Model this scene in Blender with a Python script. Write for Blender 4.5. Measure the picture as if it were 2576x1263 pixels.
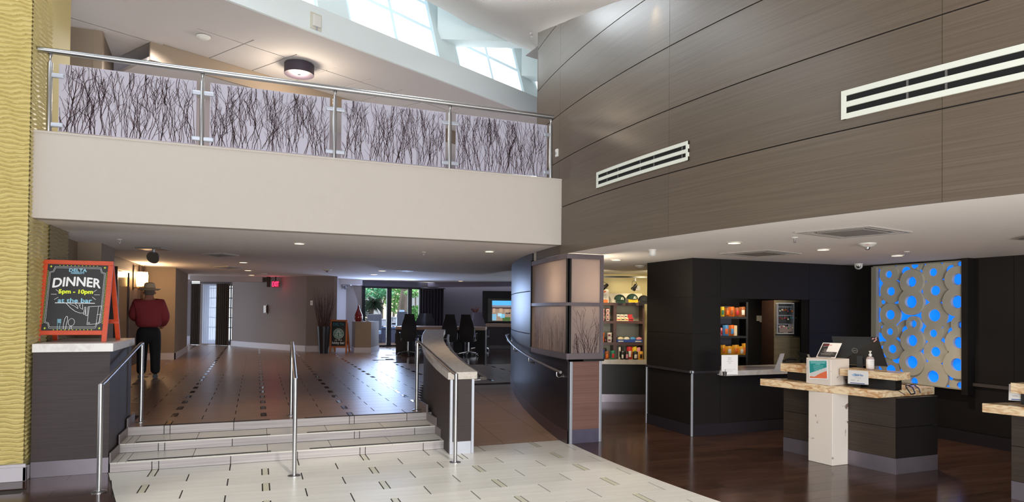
import bpy, bmesh, math, random
from mathutils import Vector, Matrix
random.seed(7)
PI = math.pi
SC = bpy.context.scene
COL = SC.collection
for o in list(bpy.data.objects): bpy.data.objects.remove(o)

# ------------------------------------------------------------------ camera
# the room's own axes: x runs along the stair risers, y runs up the stairs, z up
EYE = 1.65
FPX, CY, PITCH, ROLL, TH = 1621.874, 759.051, 0.01329, 0.00988, 0.37744
cp, sp_ = math.cos(PITCH), math.sin(PITCH)
cr, sr = math.cos(ROLL), math.sin(ROLL)
_f = Vector((0, cp, sp_)); _r0 = Vector((1, 0, 0)); _u0 = Vector((0, -sp_, cp))
_r = cr * _r0 + sr * _u0; _u = -sr * _r0 + cr * _u0
VA = Vector((math.cos(TH), math.sin(TH), 0)); UA = Vector((-math.sin(TH), math.cos(TH), 0))
def conv(w): return Vector((w.dot(VA), w.dot(UA), w.z))
CR, CU, CF = conv(_r), conv(_u), conv(_f)
cam_d = bpy.data.cameras.new('camera'); cam = bpy.data.objects.new('camera', cam_d); COL.objects.link(cam)
M = Matrix.Identity(4)
for i in range(3):
    M[i][0] = CR[i]; M[i][1] = CU[i]; M[i][2] = -CF[i]
M[2][3] = EYE
cam.matrix_world = M
cam_d.sensor_width = 36; cam_d.lens = 36 * FPX / 2576; cam_d.shift_y = (CY - 631.5) / 2576
cam_d.clip_end = 200; cam_d.clip_start = 0.05
SC.camera = cam

# ------------------------------------------------------------------ light and exposure
def lin(c):
    c /= 255.0
    return c / 12.92 if c <= 0.04045 else ((c + 0.055) / 1.055) ** 2.4
def rgb(r, g, b): return (lin(r), lin(g), lin(b), 1)
W = bpy.data.worlds.new('world'); SC.world = W; W.use_nodes = True
bg = W.node_tree.nodes['Background']; bg.inputs[0].default_value = (0.78, 0.88, 1.0, 1); bg.inputs[1].default_value = 3.0
SC.view_settings.view_transform = 'Standard'; SC.view_settings.look = 'None'
SC.view_settings.gamma = 1; SC.view_settings.use_curve_mapping = False
SC.view_settings.exposure = 0.3
def area(name, loc, target, sx, sy, power, color):
    l = bpy.data.lights.new(name, 'AREA'); l.shape = 'RECTANGLE'; l.size = sx; l.size_y = sy
    l.energy = power; l.color = color
    o = bpy.data.objects.new(name, l); COL.objects.link(o); o.location = loc
    o.rotation_euler = (Vector(target) - Vector(loc)).to_track_quat('-Z', 'Y').to_euler()
    return o
def spot(name, loc, power, color=(1, .72, .45), angle=95, blend=.8, target=None, r=.05):
    l = bpy.data.lights.new(name, 'SPOT'); l.energy = power; l.color = color
    l.spot_size = math.radians(angle); l.spot_blend = blend; l.shadow_soft_size = r
    o = bpy.data.objects.new(name, l); COL.objects.link(o); o.location = loc
    if target: o.rotation_euler = (Vector(target) - Vector(loc)).to_track_quat('-Z', 'Y').to_euler()
    return o
# added area light standing in for daylight of the tall glazed front behind the photographer, then an added upward fill for the ceilings
FRONT_FILL = area('front_fill_high', (-2.4, -3.6, 4.4), (.4, 7.2, 2.2), 5, 2.8, 190, (.94, .97, 1))
CEIL_FILL = area('ceiling_fill', (1.5, -4.5, .8), (2.6, 8, 4.6), 8, 1.4, 560, (1, .97, .93))
# added spot standing in for a sunbeam through the front glazing, landing on the floor in front of the photographer
SUNB = spot('sunbeam', (2.8, -6.1, 6.6), 4300, (1, .95, .86), 34, .15, (1.7, 1.2, 0), .05)
# added area lights below the roof light, unseen, standing in for its daylight
ROOF_FILL = [area('added_roof_fill', (x_, y_, 6.25), t_, 1.9, 1.2, e_, (.86, .94, 1)) for x_, y_, e_, t_ in ((-2.9, 5.5, 40, (-2, 3.9, 2.5)), (-.4, 6.6, 62, (.5, 5, 2.5)), (2.3, 7.5, 175, (3.6, 6.6, 3.6)))]
# area light standing in for daylight from the patio doors at the back
PATIO = area('patio_door_fill', (4.2, 22.6, 1.6), (2.0, 12, .3), 2.0, 2.0, 110, (.45, .62, 1))

# ------------------------------------------------------------------ picture to room helpers
def ray(x, y):
    w = (x - 1288) / FPX * _r - (y - CY) / FPX * _u + _f
    return conv(w)
def onz(x, y, z=0.0):
    d = ray(x, y); k = (z - EYE) / d.z; return Vector((d.x * k, d.y * k, z))
def onx(x, y, X):
    d = ray(x, y); k = X / d.x; return Vector((X, d.y * k, EYE + d.z * k))
def ony(x, y, Y):
    d = ray(x, y); k = Y / d.y; return Vector((d.x * k, Y, EYE + d.z * k))
def w2a(X, Y, z=0): return conv(Vector((X, Y, z)))
def onW(x, y, Y):            # plane facing the photographer at distance Y
    w = (x - 1288) / FPX * _r - (y - CY) / FPX * _u + _f
    k = Y / w.y; return conv(Vector((w.x * k, Y, 0))) + Vector((0, 0, EYE + w.z * k))
DC = Vector((17.139, 6.495, 0)); DR = 13.553
def arcx(y, R=DR): return DC.x - math.sqrt(max(R * R - (y - DC.y) ** 2, 0))
def FU(): return .294
ZU = .294; HC = 2.372; HS = 2.493; PT = 3.34; ZF = 2.66

# ------------------------------------------------------------------ materials
MATS = {}
def mat(name, col, rough=.6, metal=0, spec=.5, noise=0, nscale=(8, 8, 8), bump=0, bscale=60, emis=0, ecol=None, trans=0, alpha=1, coat=0, detail=4):
    if name in MATS: return MATS[name]
    m = bpy.data.materials.new(name); m.use_nodes = True; nt = m.node_tree; b = nt.nodes['Principled BSDF']
    b.inputs['Base Color'].default_value = col; b.inputs['Roughness'].default_value = rough
    b.inputs['Metallic'].default_value = metal
    b.inputs['Specular IOR Level'].default_value = spec
    if coat: b.inputs['Coat Weight'].default_value = coat
    if trans: b.inputs['Transmission Weight'].default_value = trans
    if alpha < 1: b.inputs['Alpha'].default_value = alpha
    if emis:
        b.inputs['Emission Color'].default_value = ecol or col; b.inputs['Emission Strength'].default_value = emis
    tc = nt.nodes.new('ShaderNodeTexCoord')
    if noise:
        mp = nt.nodes.new('ShaderNodeMapping'); mp.inputs['Scale'].default_value = nscale
        nz = nt.nodes.new('ShaderNodeTexNoise'); nz.inputs['Scale'].default_value = 1; nz.inputs['Detail'].default_value = detail
        mr = nt.nodes.new('ShaderNodeMapRange'); mr.inputs['From Min'].default_value = .3; mr.inputs['From Max'].default_value = .7
        mr.inputs['To Min'].default_value = 1 - noise; mr.inputs['To Max'].default_value = 1 + noise
        mx = nt.nodes.new('ShaderNodeMix'); mx.data_type = 'RGBA'; mx.blend_type = 'MULTIPLY'; mx.inputs['Factor'].default_value = 1
        mx.inputs['A'].default_value = col
        nt.links.new(tc.outputs['Object'], mp.inputs[0]); nt.links.new(mp.outputs[0], nz.inputs[0])
        nt.links.new(nz.outputs['Fac'], mr.inputs['Value'])
        nt.links.new(mr.outputs[0], mx.inputs['B']); nt.links.new(mx.outputs['Result'], b.inputs['Base Color'])
    if bump:
        nz2 = nt.nodes.new('ShaderNodeTexNoise'); nz2.inputs['Scale'].default_value = bscale; nz2.inputs['Detail'].default_value = 3
        bp = nt.nodes.new('ShaderNodeBump'); bp.inputs['Strength'].default_value = bump; bp.inputs['Distance'].default_value = .01
        nt.links.new(tc.outputs['Object'], nz2.inputs[0]); nt.links.new(nz2.outputs['Fac'], bp.inputs['Height'])
        nt.links.new(bp.outputs[0], b.inputs['Normal'])
    MATS[name] = m
    return m
def stone(name, base, vein, scale=(6, 6, 6), rough=.3, lo=.48, hi=.62, dist=1.5):
    m = bpy.data.materials.new(name); m.use_nodes = True; nt = m.node_tree; b = nt.nodes['Principled BSDF']
    tc = nt.nodes.new('ShaderNodeTexCoord'); mp = nt.nodes.new('ShaderNodeMapping'); mp.inputs['Scale'].default_value = scale
    nz = nt.nodes.new('ShaderNodeTexNoise'); nz.inputs['Scale'].default_value = 1; nz.inputs['Detail'].default_value = 7; nz.inputs['Distortion'].default_value = dist
    rp = nt.nodes.new('ShaderNodeValToRGB'); rp.color_ramp.elements[0].position = lo; rp.color_ramp.elements[1].position = hi
    rp.color_ramp.elements[0].color = base; rp.color_ramp.elements[1].color = vein
    nt.links.new(tc.outputs['Object'], mp.inputs[0]); nt.links.new(mp.outputs[0], nz.inputs[0]); nt.links.new(nz.outputs['Fac'], rp.inputs[0])
    nt.links.new(rp.outputs[0], b.inputs['Base Color']); b.inputs['Roughness'].default_value = rough
    MATS[name] = m; return m
def tilemat(name, c1, c2, rough, axis_scale, spec=.5, rand=.06):
    # streaked porcelain or wood: fine streaks along one axis and a tone of its own per piece
    m = bpy.data.materials.new(name); m.use_nodes = True; nt = m.node_tree; b = nt.nodes['Principled BSDF']
    tc = nt.nodes.new('ShaderNodeTexCoord'); mp = nt.nodes.new('ShaderNodeMapping'); mp.inputs['Scale'].default_value = axis_scale
    nz = nt.nodes.new('ShaderNodeTexNoise'); nz.inputs['Scale'].default_value = 1; nz.inputs['Detail'].default_value = 5
    rp = nt.nodes.new('ShaderNodeValToRGB'); rp.color_ramp.elements[0].position = .3; rp.color_ramp.elements[1].position = .7
    rp.color_ramp.elements[0].color = c1; rp.color_ramp.elements[1].color = c2
    oi = nt.nodes.new('ShaderNodeObjectInfo'); mr = nt.nodes.new('ShaderNodeMapRange')
    mr.inputs['To Min'].default_value = 1 - rand; mr.inputs['To Max'].default_value = 1 + rand
    mx = nt.nodes.new('ShaderNodeMix'); mx.data_type = 'RGBA'; mx.blend_type = 'MULTIPLY'; mx.inputs['Factor'].default_value = 1
    nt.links.new(tc.outputs['Object'], mp.inputs[0]); nt.links.new(mp.outputs[0], nz.inputs[0]); nt.links.new(nz.outputs['Fac'], rp.inputs[0])
    nt.links.new(oi.outputs['Random'], mr.inputs['Value']); nt.links.new(rp.outputs[0], mx.inputs['A']); nt.links.new(mr.outputs[0], mx.inputs['B'])
    nt.links.new(mx.outputs['Result'], b.inputs['Base Color']); b.inputs['Roughness'].default_value = rough
    b.inputs['Specular IOR Level'].default_value = spec
    MATS[name] = m; return m

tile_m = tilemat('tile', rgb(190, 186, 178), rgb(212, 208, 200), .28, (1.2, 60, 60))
tileu_m = tilemat('tile_upper', rgb(124, 101, 86), rgb(146, 120, 103), .3, (1.2, 60, 60))  # brown tile, darkened further to stand for the dimmer light upstairs and on the ramp
riser_shade_m = tilemat('riser_tile', rgb(150, 143, 143), rgb(174, 167, 166), .35, (1.2, 60, 60))  # tile tone darkened to stand for risers shaded from overhead light
strip_m = mat('strip_tile', rgb(190, 186, 166), .25)
stripd_m = mat('strip_tile_upper', rgb(96, 88, 84), .05, metal=.85)
plank_m = tilemat('plank', rgb(46, 31, 25), rgb(82, 57, 45), .16, (1.5, 45, 45), rand=.22)
grout_m = mat('grout', rgb(52, 46, 42), .8)
wallwood_m = tilemat('wall_veneer', rgb(80, 68, 56), rgb(95, 82, 69), .32, (1, 1, 110), rand=.05)
drumwood_m = tilemat('drum_veneer', rgb(34, 27, 30), rgb(46, 38, 42), .3, (1, 1, 110), rand=.03)
redwood_m = tilemat('end_veneer', rgb(98, 68, 60), rgb(120, 86, 76), .5, (1, 1, 160), rand=.02)
dark_m = tilemat('black_veneer', rgb(13, 9, 8), rgb(18, 12, 11), .5, (2, 2, 60), rand=.05)
counterwood_m = tilemat('counter_veneer', rgb(44, 33, 33), rgb(58, 45, 45), .6, (2, 2, 90), rand=.02)
deskwood_m = tilemat('desk_veneer', rgb(42, 33, 26), rgb(60, 48, 39), .4, (2, 2, 90), rand=.05)
white_m = mat('white_plaster', rgb(214, 210, 205), .8, bump=.15, bscale=90)
cream_m = mat('parapet_plaster', rgb(186, 177, 168), .85, bump=.35, bscale=110)
ceil_m = mat('ceiling_paint', rgb(238, 232, 230), .85, bump=.15, bscale=80)
ceilr_m = mat('reception_ceiling', rgb(240, 234, 230), .85, bump=.15, bscale=80)
coolwhite_m = mat('skylight_plaster', rgb(222, 230, 230), .8, bump=.1, bscale=60)
taupe_m = mat('taupe_wall', rgb(128, 116, 112), .8, bump=.1, bscale=60)
tan_m = mat('tan_wall', rgb(140, 124, 108), .8, bump=.1, bscale=60)
olive_m = mat('olive_wave', rgb(146, 130, 92), .7)
purple_m = mat('back_wall', rgb(84, 76, 86), .8, bump=.1, bscale=60)
base_m = mat('white_baseboard', rgb(190, 184, 190), .5)
kick_m = mat('metal_kick', rgb(128, 120, 128), .32, metal=.7, noise=.08, nscale=(5, 5, 5))
kickd_m = mat('dark_kick', rgb(44, 40, 46), .35, metal=.3)
steel_m = mat('brushed_steel', rgb(180, 180, 182), .28, metal=1)
steelb_m = mat('satin_aluminium', rgb(172, 176, 186), .4, metal=.6)
frame_m = mat('frame_grey', rgb(118, 108, 112), .35, metal=.5)
quartz_m = stone('white_quartz', rgb(222, 218, 214), rgb(212, 206, 202), (9, 9, 9), .25)
cap_m = stone('cap_quartz', rgb(196, 188, 178), rgb(182, 172, 162), (14, 14, 14), .25)
marble_m = stone('white_marble', rgb(220, 210, 200), rgb(120, 100, 88), (3, 3, 2), .25, .63, .67, 3)
onyx_m = stone('onyx', rgb(226, 204, 168), rgb(186, 138, 92), (9, 9, 26), .12, .42, .66, 1.2)
black_m = mat('black', rgb(14, 13, 14), .35)
blackmat_m = mat('black_matte', rgb(18, 15, 17), .7)
chair_m = mat('chair_fabric', rgb(30, 25, 29), .75)
chairg_m = mat('chair_grey', rgb(98, 88, 104), .7)
whitep_m = mat('white_plastic', rgb(216, 214, 208), .4)
paper_m = mat('paper', rgb(232, 230, 230), .7)
ink_m = mat('ink', rgb(30, 30, 34), .7)
chalk_m = mat('chalk_white', rgb(236, 236, 238), .8)
chalkb_m = mat('chalk_blue', rgb(140, 196, 220), .8)
chalky_m = mat('chalk_yellow', rgb(226, 240, 60), .8)
slate_m = mat('slate', rgb(26, 24, 28), .5)
orange_m = mat('orange_wood', rgb(196, 66, 22), .45, noise=.1, nscale=(10, 10, 40))
pine_m = mat('pine_wood', rgb(176, 100, 54), .5)
twig_m = mat('twig_print', rgb(58, 28, 34), .6)
lampw_m = mat('lamp_warm', (1, .8, .55, 1), .5, emis=5, ecol=(1, .72, .42, 1))
glass_m = mat('clear_glass', (1, 1, 1, 1), .02, trans=1)

# ------------------------------------------------------------------ object helpers
OFF = {}
def link(o): COL.objects.link(o); return o
def props(o, label=None, cat=None, group=None, kind=None):
    if label: o['label'] = label
    if cat: o['category'] = cat
    if group: o['group'] = group
    if kind: o['kind'] = kind
    return o
def thing(name, label, cat, loc=(0, 0, 0), group=None, kind=None):
    o = link(bpy.data.objects.new(name, None)); o.location = loc; o.empty_display_size = .1
    OFF[o.name] = Vector(loc); return props(o, label, cat, group, kind)
class MB:
    def __init__(s): s.v = []; s.f = []
    def add(s, vs, fs):
        n = len(s.v); s.v += [Vector(p) for p in vs]; s.f += [tuple(i + n for i in f) for f in fs]; return s
    def box(s, a, b):
        x0, y0, z0 = [min(p, q) for p, q in zip(a, b)]; x1, y1, z1 = [max(p, q) for p, q in zip(a, b)]
        return s.add([(x0, y0, z0), (x1, y0, z0), (x1, y1, z0), (x0, y1, z0), (x0, y0, z1), (x1, y0, z1), (x1, y1, z1), (x0, y1, z1)],
                     [(0, 3, 2, 1), (4, 5, 6, 7), (0, 1, 5, 4), (1, 2, 6, 5), (2, 3, 7, 6), (3, 0, 4, 7)])
    def hexa(s, p):  # 4 bottom + 4 top points, counter-clockwise from above
        return s.add(p, [(0, 3, 2, 1), (4, 5, 6, 7), (0, 1, 5, 4), (1, 2, 6, 5), (2, 3, 7, 6), (3, 0, 4, 7)])
    def obox(s, c, ex, ey, ez):
        c, ex, ey, ez = Vector(c), Vector(ex), Vector(ey), Vector(ez)
        return s.hexa([c - ex - ey - ez, c + ex - ey - ez, c + ex + ey - ez, c - ex + ey - ez, c - ex - ey + ez, c + ex - ey + ez, c + ex + ey + ez, c - ex + ey + ez])
    def bar(s, p, q, w, h=None, up=(0, 0, 1)):
        p, q = Vector(p), Vector(q); d = (q - p); L = d.length; d.normalize(); up = Vector(up)
        if abs(d.dot(up)) > .95: up = Vector((0, 1, 0))
        sx = d.cross(up).normalized(); uz = sx.cross(d).normalized(); h = h or w
        return s.obox((p + q) / 2, sx * w / 2, d * L / 2, uz * h / 2)
    def prism(s, poly, z0, z1):
        n = len(poly)
        def zz(z, p): return z(p) if callable(z) else z
        a = [(p[0], p[1], zz(z0, p)) for p in poly] + [(p[0], p[1], zz(z1, p)) for p in poly]
        return s.add(a, [tuple(range(n - 1, -1, -1)), tuple(range(n, 2 * n))] + [(i, (i + 1) % n, n + (i + 1) % n, n + i) for i in range(n)])
    def quad(s, *p): return s.add(p, [tuple(range(len(p)))])
    def tube(s, pts, r, n=8, cap=True, radii=None):
        pts = [Vector(p) for p in pts]; N = len(pts); vs = []; ref = None
        for i, p in enumerate(pts):
            t = (pts[min(i + 1, N - 1)] - pts[max(i - 1, 0)]).normalized()
            if ref is None:
                ref = t.cross(Vector((0, 0, 1))) if abs(t.z) < .95 else t.cross(Vector((0, 1, 0)))
            ref = (ref - t * ref.dot(t)).normalized(); b = t.cross(ref); rr = radii[i] if radii else r
            vs += [p + (ref * math.cos(2 * PI * k / n) + b * math.sin(2 * PI * k / n)) * rr for k in range(n)]
        fs = [(i * n + k, i * n + (k + 1) % n, (i + 1) * n + (k + 1) % n, (i + 1) * n + k) for i in range(N - 1) for k in range(n)]
        if cap: fs += [tuple(range(n - 1, -1, -1)), tuple((N - 1) * n + k for k in range(n))]
        return s.add(vs, fs)
    def lathe(s, prof, c=(0, 0, 0), n=20, ax=(0, 0, 1)):
        c = Vector(c); ax = Vector(ax).normalized()
        a = ax.cross(Vector((1, 0, 0))) if abs(ax.x) < .9 else ax.cross(Vector((0, 1, 0))); a.normalize(); b = ax.cross(a)
        vs = [c + ax * z + (a * math.cos(2 * PI * k / n) + b * math.sin(2 * PI * k / n)) * r for r, z in prof for k in range(n)]
        m = len(prof)
        fs = [(i * n + k, i * n + (k + 1) % n, (i + 1) * n + (k + 1) % n, (i + 1) * n + k) for i in range(m - 1) for k in range(n)]
        fs += [tuple(range(n - 1, -1, -1)), tuple((m - 1) * n + k for k in range(n))]
        return s.add(vs, fs)
    def build(s, name, m, parent=None, smooth=False, bev=0, kind=None, label=None, cat=None, group=None, fix=True):
        me = bpy.data.meshes.new(name); off = OFF.get(parent.name, Vector()) if parent else Vector()
        org = Vector()
        if parent is None and s.v:
            xs = [p.x for p in s.v]; ys = [p.y for p in s.v]; zs = [p.z for p in s.v]
            org = Vector(((min(xs) + max(xs)) / 2, (min(ys) + max(ys)) / 2, min(zs)))
        me.from_pydata([p - off - org for p in s.v], [], s.f); me.materials.append(m)
        if fix:
            bm = bmesh.new(); bm.from_mesh(me); bmesh.ops.recalc_face_normals(bm, faces=bm.faces); bm.to_mesh(me); bm.free()
        o = link(bpy.data.objects.new(name, me)); o.location = org
        if parent: o.parent = parent
        OFF[o.name] = off if parent else org
        if smooth:
            for p in me.polygons: p.use_smooth = True
            if smooth == 'auto':
                try: me.set_sharp_from_angle(angle=math.radians(40))
                except Exception: pass
        if bev:
            b = o.modifiers.new('bevel', 'BEVEL'); b.width = bev; b.segments = 2; b.limit_method = 'ANGLE'
        return props(o, label, cat, group, kind)
def struct(name, mb, m, **k): return mb.build(name, m, kind='structure', **k)
def copy_tree(o, parent=None):
    c = o.copy(); link(c)
    if parent: c.parent = parent; c.matrix_parent_inverse = Matrix.Identity(4)
    for ch in list(o.children): copy_tree(ch, c)
    return c
def place(o, loc, rz=0, sc=None, label=None, group=None):
    o.location = loc; o.rotation_euler = (0, 0, rz)
    if sc: o.scale = (sc, sc, sc) if not hasattr(sc, '__len__') else sc
    if label: o['label'] = label
    if group: o['group'] = group
    return o
def textmesh(s):
    cu = bpy.data.curves.new('t', 'FONT'); cu.body = s; cu.resolution_u = 3
    ob = bpy.data.objects.new('t', cu); me = bpy.data.meshes.new_from_object(ob)
    vs = [Vector(v.co) for v in me.vertices]; fs = [tuple(p.vertices) for p in me.polygons]
    bpy.data.objects.remove(ob); bpy.data.curves.remove(cu); bpy.data.meshes.remove(me); return vs, fs
def put_text(mb, s, w, h, O, X, Y, N, cx=0, cy=0, warp=None, bold=0, lift=.0015, shear=0):
    """lettering w wide and h high centred at cx,cy of the frame O,X,Y"""
    vs, fs = textmesh(s)
    if not vs: return
    x0, x1 = min(v.x for v in vs), max(v.x for v in vs); y0, y1 = min(v.y for v in vs), max(v.y for v in vs)
    offs = [(0, 0)] + ([(bold, 0), (-bold, 0), (0, bold), (0, -bold)] if bold else [])
    for k, (ox, oy) in enumerate(offs):
        out = []
        for v in vs:
            x = (v.x - x0) / (x1 - x0) - .5; y = (v.y - y0) / (y1 - y0) - .5
            if warp: x, y = warp(x, y)
            x = x * w + cx + ox + shear * y * h; y = y * h + cy + oy
            out.append(O + X * x + Y * y + N * (lift + .00005 * k))
        mb.add(out, fs)
def put_line(mb, pts, wd, O, X, Y, N, lift=.0012):
    for (x0, y0), (x1, y1) in zip(pts[:-1], pts[1:]):
        d = Vector((x1 - x0, y1 - y0, 0)); L = d.length
        if L < 1e-6: continue
        n = Vector((-d.y, d.x, 0)) / L * wd / 2; e = d / L * wd * .25
        q = [(x0 - e.x - n.x, y0 - e.y - n.y), (x1 + e.x - n.x, y1 + e.y - n.y), (x1 + e.x + n.x, y1 + e.y + n.y), (x0 - e.x + n.x, y0 - e.y + n.y)]
        mb.add([O + X * a + Y * b + N * lift for a, b in q], [(0, 1, 2, 3)])
def put_poly(mb, pts, O, X, Y, N, lift=.0012):
    mb.add([O + X * a + Y * b + N * lift for a, b in pts], [tuple(range(len(pts)))])
def circ_pts(cx, cy, rx, ry=None, n=24, a0=0, a1=2 * PI):
    ry = ry or rx
    return [(cx + rx * math.cos(a0 + (a1 - a0) * k / n), cy + ry * math.sin(a0 + (a1 - a0) * k / n)) for k in range(n + 1)]

# =================================================================== SETTING
TR, TL, TW = .2987, .670, .0607           # tile row depth, tile length, narrow strip
TP = TW + 3 * TL; TA0 = .0757; TV0 = 7.4306
mesh_cache = {}
def piece(parent, name, x0, x1, y0, y1, z, m, g=.006, gy=.0022, th=.008, xa=None, xb=None):
    """one tile; xa/xb give its end positions at y1 when the ends are cut askew"""
    xa = x0 if xa is None else xa; xb = x1 if xb is None else xb
    if min(x1 - x0, xb - xa) < .02 and max(x1 - x0, xb - xa) < .05: return None
    x1 = max(x1, x0 + .012); xb = max(xb, xa + .012)
    key = (name, m.name, round(x1 - x0, 3), round(y1 - y0, 3), round(xa - x0, 3), round(xb - x0, 3))
    if key not in mesh_cache:
        w = x1 - x0; h = y1 - y0; a = xa - x0; b = xb - x0
        me = bpy.data.meshes.new(name)
        P = [(g, gy), (w - g, gy), (b - g, h - gy), (a + g, h - gy)]
        me.from_pydata([(p[0], p[1], -th) for p in P] + [(p[0], p[1], 0) for p in P], [],
                       [(0, 3, 2, 1), (4, 5, 6, 7), (0, 1, 5, 4), (1, 2, 6, 5), (2, 3, 7, 6), (3, 0, 4, 7)])
        me.materials.append(m); mesh_cache[key] = me
    o = link(bpy.data.objects.new(name, mesh_cache[key])); o.parent = parent
    o.location = Vector((x0, y0, z)) - OFF[parent.name]
    return o
def row_cells(k, xmin, xmax):
    """cells of tile row k (row 0 starts at the foot of the stairs and rows go towards the camera)"""
    off = TA0 + (0 if k % 2 else TP / 2)
    out = []; n0 = int((xmin - off) / TP) - 2
    for n in range(n0, n0 + int((xmax - xmin) / TP) + 5):
        b = off + n * TP
        for a, c, t in ((b, b + TW, 's'), (b + TW, b + TW + TL, 't'), (b + TW + TL, b + TW + 2 * TL, 't'), (b + TW + 2 * TL, b + TP, 't')):
            if c > xmin and a < xmax: out.append((a, c, t))
    return out
def xl(y): return -1.35 + max(0, 7.44 - y) * .235
def xr(y): return arcx(y, 13.49)

# ground slab that carries the wooden and the tiled floor
f = MB(); f.box((-6, -6, -.2), (14, 7.43, -.012)).box((2.0, 7.43, -.2), (14, 16, -.012)); f.box((-6, 7.43, -.2), (2.0, 8.0, -.012))
floor0 = struct('floor', f, grout_m)
# wooden planks of the reception and on the left
PH = .19
cnt = 0
for j in range(0, 48):
    y0 = 11.0 - (j + 1) * PH; y1 = y0 + PH
    xs = max(xr(y0), xr(y1)) if y1 > 1 else 4.2
    x0 = xr((y0 + y1) / 2) - ((j * .47) % 1.25)
    while x0 < 9.0:
        x1 = x0 + 1.25
        a, c = max(x0, xr(y0)), max(x0, xr(y1))
        if x1 > xs + .03:
            piece(floor0, 'plank', a, x1, y0, y1, -.0005, plank_m, g=.0008, gy=.0008, xa=c, xb=x1); cnt += 1
        x0 = x1
for j in range(0, 14):
    y0 = 7.43 - (j + 1) * PH; y1 = y0 + PH
    x1 = -2.9 + .5 * (j % 3)
    while x1 < xl(y0):
        x2 = x1 + 1.25
        piece(floor0, 'plank', x1, min(x2, xl(y0)), y0, y1, -.0005, plank_m, g=.0008, gy=.0008, xa=x1, xb=min(x2, xl(y1)))
        x1 = x2
# tiles of the lower floor
for k in range(0, 26):
    y1 = TV0 - k * TR; y0 = y1 - TR
    for a, c, t in row_cells(k, xl(y0), max(xr(y0), xr(y1))):
        a0, a1 = max(a, xl(y0)), max(a, xl(y1)); c0, c1 = min(c, xr(y0)), min(c, xr(y1))
        if c0 - a0 < .01 and c1 - a1 < .01: continue
        if c0 <= a0 or c1 <= a1: continue
        piece(floor0, 'floor_tile' if t == 't' else 'strip_tile', a0, c0, y0, y1, 0, tile_m if t == 't' else strip_m, xa=a1, xb=c1)

# the stairs: three risers
YR = [7.43, 7.88, 8.33]; ZR = [.098, .196, .294]
st = MB()
for i in range(3): st.box((-1.33, YR[i], -.01), (2.4, 8.9, ZR[i] - .012))
stairs = struct('stairs', st, grout_m)
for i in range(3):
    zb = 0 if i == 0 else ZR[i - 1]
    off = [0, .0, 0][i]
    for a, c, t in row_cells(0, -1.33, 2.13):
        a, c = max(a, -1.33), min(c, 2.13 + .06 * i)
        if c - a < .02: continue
        b = MB(); b.box((a + .004, YR[i] - .010, zb + .003), (c - .004, YR[i] + .004, ZR[i] - .001)); b.build('riser_tile', riser_shade_m, stairs)
    if i < 2:
        xs = [-1.33, -1.19] + [TA0 + TW + TL * q + TP * n for n in (-1, 0) for q in (0, 1, 2)][1:] + [2.2]
        xs = sorted(set(round(x, 3) for x in xs if -1.33 <= x <= 2.2))
        for a, c in zip(xs[:-1], xs[1:]):
            b = MB(); b.box((a + .003, YR[i] - .014, ZR[i] - .012), (c - .003, YR[i + 1] - .012, ZR[i])); b.build('tread_tile', tile_m, stairs)
    for a, c in ((-1.18, .17), (.57, 2.05)):
        b = MB(); b.box((a, YR[i] + .018, ZR[i] - .001), (c, YR[i] + .05, ZR[i] + .003)); b.build('grip_strip', blackmat_m, stairs)
# stepped skirting at both ends of the stairs
for sx, xq in ((-1, -1.33), (1, 2.1)):
    for i in range(3):
        b = MB(); b.box((xq, YR[i] - .02, ZR[i]), (xq + .012 * -sx if sx < 0 else xq + .02, YR[i] + .43, ZR[i] + .1)); b.build('skirting_tile', mat('skirting', rgb(118, 108, 108), .4), stairs)

# the upper floor: slab, tiles up to the far room, dark timber around the meeting table
def dark_zone(x, y):
    X = x * VA.x + y * UA.x; Y = x * VA.y + y * UA.y
    return X > -3.4 and Y > 16.2 + .25 * max(0, -2.2 - X)
uf = MB(); uf.box((-8, 8.9, .05), (2.75, 30, ZU - .012)); uf.box((2.7, 10.95, .05), (14, 30, ZU - .012))
floor1 = struct('floor', uf, grout_m)
far = MB(); fars = MB(); npart = 0; kk = -4
for k in range(-4, -70, -1):
    y0 = TV0 - k * TR - TR if False else 8.35 + (-4 - k) * TR; y1 = y0 + TR
    xmin = -1.96 if y0 < 10 else -6
    if 8.3 < y0 < 9.2: xmin = -1.33
    xmax = (2.09 + (y0 - 7.4) * .105 + .0) if y0 < 11.3 else 9
    if y0 < 11.3: xmax = DC.x - math.sqrt(15.14 ** 2 - (y0 + .15 - DC.y) ** 2)
    for a, c, t in row_cells(k, xmin, xmax):
        a, c = max(a, xmin), min(c, xmax)
        if c - a < .02: continue
        if dark_zone((a + c) / 2, (y0 + y1) / 2): continue
        X = (a + c) / 2 * VA.x + y0 * UA.x; Y = (a + c) / 2 * VA.y + y0 * UA.y
        if abs(X) > Y * .85 + 1: continue
        if npart < 290:
            piece(floor1, 'floor_tile' if t == 't' else 'strip_tile', a, c, y0, y1, ZU, tileu_m if t == 't' else stripd_m); npart += t == 't'
        else:
            (far if t == 't' else fars).box((a + .003, y0 + .0016, ZU - .008), (c - .003, y1 - .0016, ZU))
far.build('tile_field', tileu_m, floor1, kind='stuff'); fars.build('strip_field', stripd_m, floor1, kind='stuff')
dz = MB(); PHd = .3
for j in range(60):
    for i in range(30):
        x0 = 1.0 + i * .62; y0 = 12 + j * PHd
        if dark_zone(x0 + .3, y0 + .15) and x0 < 13: dz.box((x0 + .001, y0 + .001, ZU - .011), (x0 + .619, y0 + PHd - .001, ZU - .001))
dz.build('plank_field', plank_m, floor1, kind='stuff')

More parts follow.
